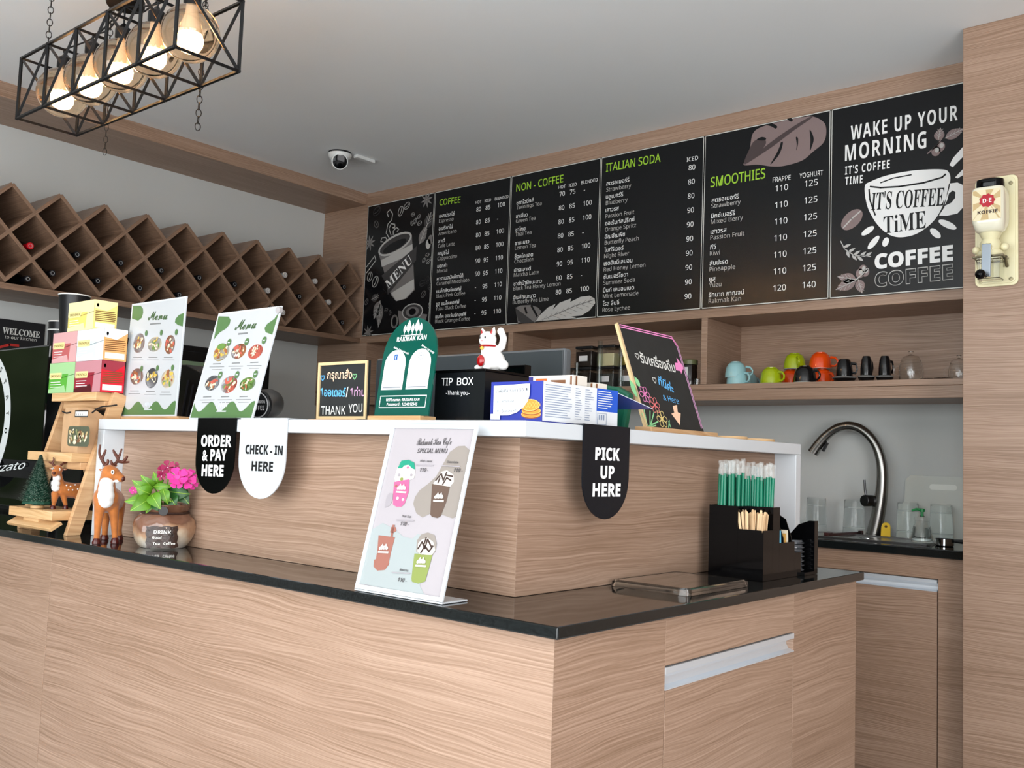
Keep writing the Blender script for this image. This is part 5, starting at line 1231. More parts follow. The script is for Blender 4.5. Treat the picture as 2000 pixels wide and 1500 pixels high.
# ---- kraft gift bag box with window
yB = 1.372; a, b_ = at(119, 878, 1, yB), at(194, 878, 1, yB); z0 = 1.1415; zs = at(160, 815, 1, yB).z; zt = at(160, 796, 1, yB).z
KR = mat('kraft card', (188, 150, 112), .7, var=.05, vscale=40)
t = thing('kraft_box', 'kraft gift box with clear window and black ribbon on the middle step', 'gift box', ((a.x+b_.x)/2, yB+.045, z0))
x0, x1 = a.x, min(b_.x, -2.829); d_ = .085
mb = MB(); P = [(x0, z0), (x1, z0), (x1, zs), (x1-.012, zt), (x0+.012, zt), (x0, zs)]
mb.add([(x, yB, z) for x, z in P]+[(x, yB+d_, z) for x, z in P[:3]]+[(x1-.01, yB+d_*.55, zt), (x0+.01, yB+d_*.55, zt)]+[(x0, yB+d_, zs)],
       [(0, 1, 2, 3, 4, 5), (1, 6+1, 6+2, 2), (7, 6, 11, 8), (0, 5, 11, 6), (0, 6, 7, 1), (2, 8, 9, 3), (3, 9, 10, 4), (5, 4, 10, 11), (8, 11, 10, 9)])
mb.build('box', KR, t, weld=True)
mb = MB(); f = Fr((x0, yB-.0002, z0), (1, 0, 0), (0, 0, 1), mb); W_ = x1-x0
p, q = f.px(131, 871), f.px(176, 833); f.rrect(p[0], p[1], q[0]-p[0], q[1]-p[1], .012, 0, 1)
cols = [1, 2, 3, 4]
for k in range(46):
    u_, v_ = p[0]+.012+R_.random()*(q[0]-p[0]-.024), p[1]+.012+R_.random()*(q[1]-p[1]-.024)
    f.ell(u_, v_, R_.uniform(.004, .012), R_.uniform(.003, .007), R_.choice(cols), 2+k % 6, n=8, rot=R_.uniform(0, 3))
mb.build('window', [mat('bag window', (92, 96, 80), .15, coat=.5), mat('snack cream', (222, 210, 180), .5), mat('snack beige', (186, 166, 120), .5), mat('snack brown', (120, 84, 58), .5), mat('snack olive', (128, 132, 92), .5)], t)
mb = MB(); f = Fr((x0, yB-.0002, z0), (1, 0, 0), (0, 0, 1), mb)
p, q = f.px(146, 815), f.px(173, 801); f.rect(p[0], p[1], q[0]-p[0], q[1]-p[1], 0, 1); f.rect(p[0]+.004, p[1]+.004, q[0]-p[0]-.008, q[1]-p[1]-.008, 1, 2)
for k in range(4): f.rect(p[0]+.008+.012*k, p[1]+.005, .006, .006, 2, 3)
mb.build('sticker', [mat('sticker black line', (30, 30, 30), .5), mat('sticker white', (232, 230, 224), .5), mat('sticker grey', (150, 150, 150), .5)], t)
RB = mat('black ribbon', (18, 16, 18), .5)
A_ = lambda u, v, dy=-.002: at(u, v, 1, yB+dy)
mb = MB(); mb.tube([A_(122, 804), A_(130, 807), A_(138, 805)], .0022, 6); mb.tube([A_(180, 806), A_(190, 798), A_(200, 794, .02), A_(214, 793, .05), A_(228, 791, .08)], .0024, 6); mb.build('ribbon', RB, t, smooth=True)

# ---- deer figurines
DB = mat('deer flock brown', (168, 96, 34), .75, var=.16, vscale=60, sheen=.3); DW = mat('deer white flock', (232, 230, 226), .8); DA = mat('antler brown', (84, 40, 24), .5); DK = mat('deer glass black', (14, 10, 8), .15); DH = mat('hoof maroon', (72, 22, 18), .25); DN = mat('nose brown', (74, 34, 26), .4)
def fuse(o, vs=.0022, it=5):
    rm = o.modifiers.new('fuse', 'REMESH'); rm.mode = 'VOXEL'; rm.voxel_size = vs; rm.use_smooth_shade = True
    sm = o.modifiers.new('soften', 'SMOOTH'); sm.factor = .5; sm.iterations = it
def deer(C, zf, lab, S, spine, legs, head, nose, bib, antl, ears, eyes, spots):
    C = Vector(C); n = (Vector((0, 0, C.z))-C); n.z = 0; n.normalize()
    P = lambda u, v, d=0: atplane(u, v, C+n*d, n)
    t = thing('deer_figurine', lab, 'figurine', (C.x, C.y, zf), 'deer figurines')
    mb = MB()
    for ch in spine:
        pts = [P(u, v, d) for u, v, d, r in ch]; mb.tube(cr(pts, 5), [ch[min(i//5, len(ch)-2)][3]*(1-(i % 5)/5)+ch[min(i//5+1, len(ch)-1)][3]*((i % 5)/5) if i < 5*(len(ch)-1) else ch[-1][3] for i in range(5*(len(ch)-1)+1)], 14)
        for p, q in zip(pts, ch): mb.ball(p, q[3], 12, 9)
    feet = []
    for ch in legs:
        pts = [P(u, v, d) for u, v, d, r in ch]; e = pts[-1].copy(); e.z = zf+.012; pts[-1] = e; feet.append((e, pts[-2], ch[-1][3]))
        mb.tube(pts, [q[3] for q in ch], 10)
        for p, q in zip(pts[:-1], ch): mb.ball(p, q[3]*1.02, 10, 8)
    for u, v, d, r in head: mb.ball(P(u, v, d), r, 12, 9)
    o = mb.build('body', DB, t, smooth=True); fuse(o, .0022*S)
    for e, k, r in feet:
        MB().lathe([(r*1.35, 0), (r*1.4, .004*S), (r*1.05, .013*S), (r*.9, .016*S)], c=(e.x, e.y, zf+.0006), n=14).build('hoof', DH, t, smooth=True)
    mb = MB()
    for u, v, d, rr in bib: mb.ball(P(u, v, d), rr, 14, 9)
    b_ = mb.build('chest_patch', DW, t, smooth=True); fuse(b_, .002*S, 4)
    mb = MB(); mb.ball(P(*nose[:3]), nose[3], 10, 8); mb.build('nose', DN, t, smooth=True)
    for ch in antl:
        mb = MB()
        for br in ch:
            pts = cr([P(*q) for q in br], 4); m = len(pts); mb.tube(pts, [.0052*S*(1-.55*i/(m-1)) for i in range(m)], 8)
        mb.build('antler', DA, t, smooth=True)
    for (u0, v0, u1, v1, d) in ears:
        a, b_ = P(u0, v0, d), P(u1, v1, d); m = (a+b_)/2; v = b_-a
        rot = v.to_track_quat('Z', 'Y').to_matrix()
        e = MB().ball(m, (.0075*S, .0035*S, v.length*.6), 10, 8, rot=rot); eo = e.build('ear', DB, t, smooth=True)
        MB().ball(m+n*.0026*S, (.005*S, .002*S, v.length*.45), 10, 8, rot=rot).build('inner_ear', DW, eo, smooth=True)
    for (u, v, d) in eyes:
        p = P(u, v, d); e = MB().ball(p, (.0075*S, .0035*S, .0065*S), 12, 8).build('eye_patch', DW, t, smooth=True)
        MB().ball(p+n*.0028*S, (.0042*S, .0025*S, .0042*S), 10, 8).build('eye', DK, e, smooth=True)
    if spots:
        mb = MB()
        for u, v, d in spots: mb.ball(P(u, v, d), .0032*S, 7, 5)
        mb.build('spots', DW, t, smooth=True)
    return t
deer((-2.575, 1.365, 1.0), CT, 'tall standing deer figurine with antlers beside the flower pot', 1.0,
     [[(219, 978, -.075, .034), (213, 976, -.02, .037), (208, 974, .03, .036)], [(208, 970, .035, .030), (208, 952, .042, .024), (210, 935, .044, .0195), (213, 924, .045, .020)]],
     [[(196, 985, .045, .017), (192, 1015, .048, .0115), (190, 1040, .05, .0085), (188, 1062, .052, .0085)], [(221, 985, .03, .017), (223, 1015, .032, .0115), (224, 1040, .034, .0085), (224, 1062, .036, .0085)],
      [(205, 985, -.075, .02), (206, 1015, -.085, .0115), (205, 1035, -.075, .0085), (204, 1050, -.08, .0085)], [(231, 985, -.07, .02), (233, 1015, -.08, .0115), (232, 1035, -.07, .0085), (233, 1048, -.075, .0085)]],
     [(214, 922, .045, .021), (221, 925, .05, .0185), (229, 930, .055, .0145), (236, 934, .058, .0115)], (239.5, 935, .062, .0075),
     [(208, 944, .054, .0185), (207, 956, .059, .0205), (207, 968, .058, .0225), (207, 978, .054, .0205), (229, 938, .058, .008)],
     [[[(208, 912, .04), (200, 900, .04), (194, 885, .04), (196, 868, .04)], [(199, 897, .04), (204, 885, .04), (207, 878, .04)], [(207, 908, .045), (211, 902, .05), (210, 897, .05)]],
      [[(219, 912, .04), (228, 902, .035), (234, 888, .035), (238, 876, .035)], [(229, 900, .035), (241, 903, .035), (253, 902, .035)], [(231, 895, .035), (224, 885, .035), (221, 878, .035)], [(239, 903, .035), (246, 896, .035), (249, 890, .035)], [(221, 910, .045), (218, 904, .05), (217, 899, .05)]]],
     [(207, 921, 194, 917, .042), (222, 913, 228, 908, .03)], [(220, 922, .068)], [(231, 962, -.01), (235, 970, -.02), (229, 972, .0)])
deer((-2.94, 1.352, 1.0), .9703, 'small spotted deer figurine on the bottom step next to the bottle brush tree', .72,
     [[(158, 958, -.02, .024), (142, 958, -.01, .0235), (121, 955, .0, .024)], [(119, 952, .004, .02), (114, 940, .012, .015), (112, 928, .016, .0135)]],
     [[(108, 965, .012, .012), (106, 978, .014, .008), (105, 985, .014, .006), (103, 991, .014, .006)], [(124, 966, .005, .011), (126, 978, .005, .0075), (128, 985, .004, .006), (128, 990, .004, .006)],
      [(151, 965, -.005, .013), (153, 975, -.006, .008), (154, 982, -.006, .006), (154, 986, -.006, .006)], [(166, 962, -.03, .013), (168, 972, -.032, .008), (167, 980, -.03, .006), (167, 985, -.03, .006)]],
     [(112, 918, .018, .0155), (109, 922, .028, .0125), (107, 925, .036, .0095)], (105.5, 924, .046, .005),
     [(111, 934, .026, .0115), (109, 944, .022, .013), (109, 952, .017, .013)],
     [[[(107, 910, .016), (101, 905, .016), (95, 902, .016)], [(102, 906, .016), (105, 898, .016), (104, 893, .016)]], [[(118, 909, .014), (125, 904, .014), (130, 893, .014)], [(124, 905, .014), (129, 903, .014), (133, 899, .014)]]],
     [(104, 916, 97, 915, .016), (122, 917, 130, 917, .012)], [(116, 917, .030), (104, 916, .028)], [(130, 948, .022), (138, 950, .02), (147, 947, .018), (152, 955, .018), (160, 950, .012), (142, 957, .02), (134, 957, .022), (155, 961, .018)])

# ---- bottle brush tree
c = at(73, 985, 1, 1.332); c = Vector((c.x, 1.332, .9703)); zt = at(78, 888, 1, 1.332).z
t = thing('bottle_brush_tree', 'little dark green bottle brush tree on the bottom step', 'christmas tree', c)
mb = MB(); H_ = zt-c.z; GR1 = [mat('bristle green', (18, 66, 48), .7), mat('frosted tip', (150, 176, 158), .7)]
for k in range(2400):
    h = .08+.92*(k/2400); z = c.z+.012+(H_-.012)*h; r = .060*(1-h)*1.0+.004; a = k*2.39996; r *= R_.uniform(.85, 1.08)
    d = Vector((math.cos(a), math.sin(a), .35)); d.normalize(); s = Vector((-math.sin(a), math.cos(a), 0))*.0019; b0 = Vector((c.x, c.y, z-r*.3))
    m_ = b0+d*r*.86; e = b0+d*r*1.03
    mb.add([b0-s, b0+s, m_+s, m_-s], [(0, 1, 2, 3)], 0); mb.add([m_-s, m_+s, e], [(0, 1, 2)], 1 if R_.random() < .55 else 0)
mb.lathe([(.044, c.z+.014), (.002, zt-.006)], c=(c.x, c.y, 0), n=14, m=0)
mb.build('bristles', GR1, t)
MB().tube([c+Vector((0, 0, .006)), Vector((c.x, c.y, zt-.002))], .0022, 6).build('stem', DA, t)
MB().lathe([(.019, .0006), (.019, .009), (.006, .011)], c=c, n=20).build('stand', PINE, t, smooth=True)

# ---- flower pot
c = Vector((-2.345, 1.40, CT))
# centre so that the foot fits the photo
q = at(318, 1068, 2, CT); c = Vector((q.x, q.y, CT))
dist = (c-EYE).length; rp = 54*dist/FOC
t = thing('flower_pot', 'brown and cream ceramic sack shaped flower pot lettered DRINK on the bar top', 'flower pot', c)
ztop = atplane(318, 985, c, Vector((c.x, c.y, 0)).normalized()).z-CT
mb = MB(); pr = [(.72, 0), (.80, .008), (.93, .03), (1.0, .055), (1.0, .075), (.93, .098), (.80, .114), (.70, .122), (.74, .13), (.82, .145), (.80, .152), (.74, .150), (.66, .13), (.0, .128)]
nk = 40; zsc = ztop/.150
Pm = []
for i, (r, z) in enumerate(pr):
    for k in range(nk):
        a = 2*math.pi*k/nk; w_ = 1+(.035*math.sin(a*5+z*40)+.02*math.sin(a*9)) * (1 if .05 < z < .149 else .2)
        if .1 < z < .151: w_ += .03*math.sin(a*7)
        Pm.append(c+Vector((r*rp*w_*math.cos(a), r*rp*w_*math.sin(a), z*zsc+.0006)))
F_ = [(i*nk+k, i*nk+(k+1) % nk, (i+1)*nk+(k+1) % nk, (i+1)*nk+k) for i in range(len(pr)-1) for k in range(nk)]+[list(range(nk))[::-1]]
mb.add(Pm, F_, 0)
pm = mat('sack pot glaze', (186, 164, 140), .18, coat=.5)
def potmat():
    nt = pm.node_tree; N = nt.nodes; L = nt.links
    tc = N.new('ShaderNodeTexCoord'); sp = N.new('ShaderNodeSeparateXYZ'); L.new(tc.outputs['Object'], sp.inputs[0])
    no = N.new('ShaderNodeTexNoise'); no.inputs['Scale'].default_value = 14; no.inputs['Detail'].default_value = 3; L.new(tc.outputs['Object'], no.inputs[0])
    ml = N.new('ShaderNodeMath'); ml.operation = 'MULTIPLY_ADD'; ml.inputs[1].default_value = .12; L.new(no.outputs[0], ml.inputs[0]); L.new(sp.outputs['Z'], ml.inputs[2])
    mr = N.new('ShaderNodeMapRange'); mr.inputs[1].default_value = .9+.05; mr.inputs[2].default_value = .9+.05+ztop; L.new(ml.outputs[0], mr.inputs[0])
    rp_ = N.new('ShaderNodeValToRGB'); e = rp_.color_ramp.elements
    e[0].position = 0; e[0].color = lin((206, 200, 190)); e[1].position = 1; e[1].color = lin((96, 66, 50))
    for p_, cc in ((.28, (198, 182, 160)), (.5, (170, 134, 104)), (.68, (112, 78, 60)), (.8, (120, 84, 66))):
        x = e.new(p_); x.color = lin(cc)
    L.new(mr.outputs[0], rp_.inputs[0]); L.new(rp_.outputs[0], nt.nodes['Principled BSDF'].inputs['Base Color'])
potmat()
o = mb.build('pot', pm, None, smooth=True); o.parent = t; o.matrix_parent_inverse = Matrix.Translation(-Vector(t.location))
vd = Vector((EYE.x-c.x, EYE.y-c.y, 0)).normalized()
mb = MB(); ang = math.atan2(vd.y, vd.x)
def onpot(u, v, rr):   # wrap pixel on the pot's belly
    d = ray(u, v); A2 = d.x**2+d.y**2; B2 = 2*((EYE.x-c.x)*d.x+(EYE.y-c.y)*d.y); C2 = (EYE.x-c.x)**2+(EYE.y-c.y)**2-rr*rr
    s = (-B2-math.sqrt(max(0, B2*B2-4*A2*C2)))/(2*A2); return EYE+d*s
grid = []
for j in range(9):
    for i in range(11): 
        p = onpot(285+62*i/10+(1.5*math.sin(j*1.9) if i in (0, 10) else 0), 1028+42*j/8+(1.2*math.sin(i*1.7) if j in (0, 8) else 0), rp*1.035)
        grid.append(p)
mb.add(grid, [(j*11+i, j*11+i+1, (j+1)*11+i+1, (j+1)*11+i) for j in range(8) for i in range(10)], 0)
pl = mb.build('nameplate', [mat('coffee bean brown', (50, 32, 24), .3, var=.5, vscale=90, bump=.6)], t, smooth=True)
mb = MB(); e_ = Vector((0, 0, 1)).cross(vd); f = Fr(c+vd*rp*1.045, e_, (0, 0, 1), mb)
for tx, p0_, p1_, hh in (('DRINK', (300, 1042), (334, 1043), 6.5), ('Good', (297, 1052), (315, 1053), 5), ('Tea', (298, 1064), (312, 1064), 5), ('Coffee', (319, 1064), (342, 1064), 5)): f.pxtext(tx, *p0_, *p1_, hh, 0, 1, st='bold')
mb.build('lettering', mat('pot white paint', (226, 222, 214), .4), pl)
cord = MB().tube([c+Vector((rp*.745*(1+.03*math.sin(7*k*.2094))*math.cos(k*.2094), rp*.745*(1+.03*math.sin(7*k*.2094))*math.sin(k*.2094), .122*zsc)) for k in range(30)], .0032, 6, closed=True).build('tie_cord', mat('dark tie', (52, 34, 28), .4), t, smooth=True)
MB().lathe([(0, .004), (.012, .004), (.0125, .002), (.0125, -.004)], c=onpot(319, 998, rp*.82), ax=vd, n=18, cap1=False).build('eyelet', mat('eyelet black', (16, 12, 10), .4), t, smooth=True)
MB().lathe([(0, 0), (rp*.66, 0)], c=c+Vector((0, 0, .134*zsc)), n=24, cap1=False, cap0=False).build('soil', mat('dark soil', (38, 26, 20), .9), t)
# plant
t = thing('flowering_plant', 'pink flowering plant with bright green leaves growing in the sack pot', 'plant', c+Vector((0, 0, .13*zsc)))
nv = -Vector((c.x, c.y, 0)).normalized()
PP = lambda u, v, d=0: atplane(u, v, c+nv*d, nv)
LG = [mat('leaf bright green', (84, 132, 26), .4, var=.12, vscale=50), mat('leaf deep green', (34, 80, 28), .4, var=.12, vscale=50), mat('leaf rib', (150, 186, 70), .4)]
def leaf3(u0, v0, u1, v1, wpx, d0, d1, m=0, bend=.012):
    a, b_ = PP(u0, v0, d0), PP(u1, v1, d1); ax = b_-a; L_ = ax.length; axn = ax.normalized(); sd = axn.cross(nv).normalized(); up = sd.cross(axn)
    if up.dot(nv) < 0: up = -up
    w_ = wpx*dist/FOC; P = []; n_ = 9
    for i in range(n_):
        s = i/(n_-1); ww = w_*math.sin(math.pi*min(1, s**.75))*.5+.0006; ce = a+ax*s+up*(bend*4*s*(1-s))
        P += [ce-sd*ww+up*ww*.25, ce, ce+sd*ww+up*ww*.25]
    mb = MB().add(P, [(i*3+k, i*3+k+1, i*3+k+4, i*3+k+3) for i in range(n_-1) for k in (0, 1)], 0)
    mb.tube([P[i*3+1]+up*.0006 for i in range(n_)], .0008, 4, 1)
    mb.build('leaf', [LG[m], LG[2]], t, smooth=True)
for args in ((295, 962, 258, 938, 20, .02, .03), (300, 955, 275, 928, 18, .01, .02), (310, 950, 300, 922, 19, 0, .01), (295, 965, 265, 952, 26, .03, .045), (296, 972, 243, 980, 22, .03, .04), (295, 972, 254, 998, 28, .04, .06), (296, 965, 314, 995, 25, .04, .07), (300, 970, 285, 1003, 20, .03, .05), (330, 960, 372, 965, 26, .02, .04, 1), (335, 975, 345, 990, 26, .03, .05, 1), (345, 955, 370, 985, 30, 0, .03, 1), (310, 960, 335, 980, 22, .03, .05), (318, 955, 328, 985, 18, .04, .055, 0), (300, 950, 340, 950, 12, .02, .03), (325, 965, 365, 945, 18, .0, .01, 1), (305, 945, 322, 925, 16, -.02, -.01, 1), (300, 980, 318, 1000, 18, .045, .06, 1)): leaf3(*args)
mb = MB()
for pts in (((318, 992, 0), (312, 970, .01), (300, 950, .015)), ((320, 990, 0), (325, 960, .005), (330, 925, .01)), ((322, 990, 0), (338, 960, .01), (348, 935, .02)), ((316, 992, 0), (296, 968, .03)), ((320, 992, 0), (340, 975, .02))): mb.tube([PP(*p) for p in pts], .0022, 6)
mb.build('stems', LG[0], t, smooth=True)
FM = [mat('petal magenta', (222, 56, 150), .5, var=.08, vscale=60), mat('petal dark rose', (150, 26, 76), .5, var=.1, vscale=60), mat('flower eye', (250, 210, 230), .5)]
def flower3(u, v, r, d, m, tilt=.5, rot=0):
    ce = PP(u, v, d); n_ = (nv+Vector((0, 0, tilt))+CR*.1).normalized(); e1 = n_.cross(Vector((0, 0, 1))).normalized(); e2 = n_.cross(e1); R2 = r*dist/FOC
    mb = MB()
    for k in range(5):
        a0 = rot+k*1.2566; P = [ce]
        for (rr, da) in ((.45, -.38), (.85, -.52), (1.0, -.3), (.96, 0), (1.0, .3), (.85, .52), (.45, .38)):
            P.append(ce+(e1*math.cos(a0+da)+e2*math.sin(a0+da))*R2*rr+n_*(R2*.16*rr+.0006*k))
        mb.add(P, [(0, i, i+1) for i in range(1, 7)], 0)
    mb.ball(ce+n_*.001, .0016, 8, 6, 1); mb.build('flower', [FM[m], FM[2]], t, smooth=True)
for args in ((347, 932, 19, .05, 0, .8), (362, 938, 19, .045, 0, .5, .6), (366, 930, 17, .03, 0, 1.2, .3), (345, 942, 13, .055, 0, .3, .9), (328, 913, 13, .02, 1, .3), (318, 920, 11, .015, 1, .2, .5), (340, 912, 10, .01, 1, .4, .2), (315, 930, 8, .02, 1, -.2), (375, 945, 11, .03, 0, .2, .4), (260, 958, 7, .0, 0, .3)): flower3(*args)

# ---- special menu holder
BL, BR = at(695, 1149, 2, CT+.004), at(866, 1177, 2, CT+.004)
ex = (BR-BL); w = ex.length; ex.normalize()
TL = atplane(768, 829, BL, ex); ey = (TL-BL).normalized(); h = (TL-BL).length
BL = BL+Vector((0, 0, 0))
t = thing('menu_holder', 'white framed leaning SPECIAL MENU holder standing on the granite', 'menu holder', BL+ex*w/2)
WHITE2 = mat('white holder plastic', (198, 203, 206), .25)
SMM = [mat('special menu paper', (164, 158, 161), .2), WHITE, mat('taupe blob', (138, 130, 123), .25), mat('mint wash', (153, 160, 160), .25), mat('dark grey ink', (70, 66, 68), .4), mat('drink pink', (196, 92, 132), .3), mat('drink cocoa', (92, 74, 64), .3), mat('drink tea', (146, 96, 84), .3), mat('drink matcha', (126, 138, 74), .3), mat('cream foam', (206, 198, 192), .3), mat('teal dome', (34, 136, 110), .3), mat('choc syrup', (58, 42, 36), .3), mat('pale ink', (150, 144, 148), .4)]
mb = MB(); f = Fr(BL, ex, ey, mb); m_ = .006
mb.prism([f.p(m_, m_, -1), f.p(w-m_, m_, -1), f.p(w-m_, h-m_, -1), f.p(m_, h-m_, -1)], f.n*-.003, 0)
Z8 = zoomer(660, 800, 3.75); f.lim = (m_, w-m_, m_, h-m_)
q8 = lambda pts: [Z8(*p) for p in pts]
f.pxpoly(q8([(205, 960), (240, 880), (330, 830), (420, 880), (480, 930), (545, 945), (585, 910), (640, 930), (640, 1100), (600, 1290), (640, 1365), (140, 1270)]), 3, 1)
f.pxpoly(q8([(552, 690), (565, 640), (600, 590), (660, 545), (720, 490), (770, 400), (820, 310), (880, 268), (930, 265), (968, 300), (965, 400), (930, 560), (890, 780), (840, 797), (790, 780), (740, 762), (690, 755), (620, 790), (575, 760)]), 2, 1)
f.pxtext('Rakmak Kan Cafe', *Z8(576, 262), *Z8(830, 256), 13, 4, 2, st='script', sp=.9); f.pxtext('SPECIAL MENU', *Z8(581, 318), *Z8(800, 320), 8.5, 4, 2, st='bold', shear=.15)
def logo(u, v, s):
    for dx, hh in ((-2, .6), (-1, 1), (0, .7), (1, 1), (2, .6)):
        x, y_ = f.px(*Z8(u+dx*s*.3, v)); f.leaf(x, y_, .013*hh*s/40, .0035*s/40, math.pi/2, 9, 8)
    a, b_ = f.px(*Z8(u-s*.9, v+s*.35)), f.px(*Z8(u+s*.9, v+s*.45)); f.stroke([a, b_], .0035*s/40, 9, 8)
def drink(cup, m, lid, logo_at, syr=True):
    f.pxpoly(q8(cup), m, 3)
    if lid: f.pxpoly(q8(lid[0]), lid[1], 2)
    logo(*logo_at, 40)
drink([(415, 530), (525, 510), (520, 600), (490, 690), (465, 712), (430, 712), (405, 695), (408, 600)], 5, ([(415, 500), (440, 420), (470, 375), (520, 370), (560, 390), (568, 450), (560, 500), (520, 520), (470, 530), (420, 530)], 9), (468, 590))
f.pxpoly(q8([(440, 430), (468, 375), (520, 368), (562, 390), (567, 440), (545, 430), (520, 405), (490, 410), (470, 430)]), 10, 4)
for u, v, r, m in ((515, 425, 12, 5), (450, 480, 16, 12), (490, 470, 14, 9), (540, 480, 15, 12), (470, 510, 18, 8), (430, 560, 14, 7), (440, 650, 16, 9), (480, 660, 14, 9)): 
    x, y_ = f.px(*Z8(u, v)); f.ell(x, y_, r*dist/FOC/3.75*.62, r*dist/FOC/3.75*.5, m, 5, n=10)
f.pxpoly(q8([(360, 640), (378, 612), (405, 615), (402, 660), (385, 700), (345, 718), (350, 680)]), 12, 2)
drink([(692, 545), (822, 565), (795, 680), (755, 780), (730, 795), (690, 785), (678, 770), (685, 660)], 6, ([(700, 545), (735, 490), (760, 455), (800, 445), (850, 480), (850, 530), (820, 568), (760, 560)], 9), (742, 655))
for pts in ([(720, 520), (760, 470), (775, 520), (800, 460)], [(770, 550), (800, 500), (830, 520)], [(735, 540), (750, 500)], [(790, 480), (845, 490)]): f.pxstroke(q8(pts), .003, 11, 5)
drink([(300, 920), (420, 935), (395, 1030), (370, 1140), (330, 1160), (275, 1130), (292, 1020)], 7, ([(265, 1100), (300, 1090), (370, 1095), (378, 1130), (345, 1175), (290, 1180), (262, 1150)], 7), (337, 1030))
f.pxstroke(q8([(395, 935), (410, 850)]), .006, 7, 4)
f.pxpoly(q8([(385, 900), (395, 860), (425, 862), (430, 890), (405, 905)]), 7, 4)
drink([(563, 1055), (695, 1060), (672, 1150), (640, 1260), (590, 1275), (545, 1262), (540, 1240), (552, 1140)], 8, ([(575, 1040), (580, 960), (610, 915), (660, 900), (710, 920), (725, 980), (715, 1040), (690, 1070), (620, 1070)], 2), (612, 1130))
f.pxpoly(q8([(585, 1040), (590, 980), (620, 950), (660, 940), (700, 970), (715, 1030), (690, 1065), (610, 1065)]), 9, 3)
for pts in ([(590, 1020), (620, 970), (640, 1020), (660, 950), (690, 1010)], [(610, 1050), (640, 1000), (670, 1040), (700, 1000)], [(635, 985), (650, 940)]): f.pxstroke(q8(pts), .0035, 11, 5)
for tx, u, v in (('Pink Lover', 605, 384), ('Chocolate', 800, 392), ('Thai Tea', 470, 788), ('Matcha', 455, 1180)): f.text(tx, *f.px(*Z8(u, v)), .0044, 4, 6, st='bold', shear=.15)
for u, v in ((570, 405), (765, 412), (430, 810), (400, 1195)): f.pxstroke([Z8(u, v), Z8(u+130, v+6)], .0022, 12, 6)
for u, v in ((602, 455), (850, 458), (460, 848), (442, 1258)): f.text('110 -', *f.px(*Z8(u, v)), .0075, 4, 6, st='bold', shear=.2)
f.lim = None
mb.build('printed_sheet', SMM, t)
fm = MB(); f2 = Fr(BL, ex, ey, fm); fw_ = .0085
for x0, y0_, w_, h_ in ((0, 0, fw_, h), (w-fw_, 0, fw_, h), (fw_, h-fw_, w-2*fw_, fw_), (fw_, 0, w-2*fw_, fw_)):
    fm.prism([f2.p(x0, y0_, 0), f2.p(x0+w_, y0_, 0), f2.p(x0+w_, y0_+h_, 0), f2.p(x0, y0_+h_, 0)], f2.n*.0035, 0)
fm.prism([f2.p(fw_, fw_, -12), f2.p(w-fw_, fw_, -12), f2.p(w-fw_, h-fw_, -12), f2.p(fw_, h-fw_, -12)], f2.n*-.002, 0)
fm.build('frame', WHITE2, t)
bk = Vector((0, 0, 1)).cross(ex).normalized(); 
mb = MB(); mb.obox(BL+ex*w/2+bk*.032+Vector((0, 0, -.0017)), ex*w/2, bk*.036, Vector((0, 0, .0016))); mb.build('foot', WHITE, t, bevel=.0008)

# ---- clear tray lid
pts = [at(u, v, 2, CT) for u, v in ((1212, 1141), (1345, 1166), (1450, 1146), (1330, 1129))]
x0, x1 = min(p.x for p in pts)+.004, max(p.x for p in pts); y0, y1 = min(p.y for p in pts), max(p.y for p in pts)
def rr2(x0, x1, y0, y1, r, z, n=6):
    P = []
    for cx, cy, a0 in ((x1-r, y0+r, -90), (x1-r, y1-r, 0), (x0+r, y1-r, 90), (x0+r, y0+r, 180)):
        for k in range(n+1): a = math.radians(a0+90*k/n); P.append(Vector((cx+r*math.cos(a), cy+r*math.sin(a), z)))
    return P
x0 = max(x0, -1.2195); mb = MB(); rings = [rr2(x0, x1, y0, y1, .014, CT+.0006), rr2(x0+.001, x1-.001, y0+.001, y1-.001, .014, CT+.013), rr2(x0+.006, x1-.006, y0+.006, y1-.006, .012, CT+.016), rr2(x0+.010, x1-.010, y0+.010, y1-.010, .012, CT+.0155), rr2(x0+.008, x1-.008, y0+.008, y1-.008, .012, CT+.012), rr2(x0+.004, x1-.004, y0+.004, y1-.004, .012, CT+.0008)]
n_ = len(rings[0]); V = [p for r in rings for p in r]
mb.add(V, [(i*n_+k, i*n_+(k+1) % n_, (i+1)*n_+(k+1) % n_, (i+1)*n_+k) for i in range(len(rings)-1) for k in range(n_)])
lid = rr2(x0+.009, x1-.009, y0+.009, y1-.009, .012, CT+.0135); mb.prism(lid, (0, 0, .0015))
t = mb.build('clear_tray', mat('clear tray plastic', (236, 240, 240), .05, trans=1.0, ior=1.3, coat=.5), smooth=True)
tag(t, 'clear plastic tray lid lying flat on the granite near the black caddy', 'tray')

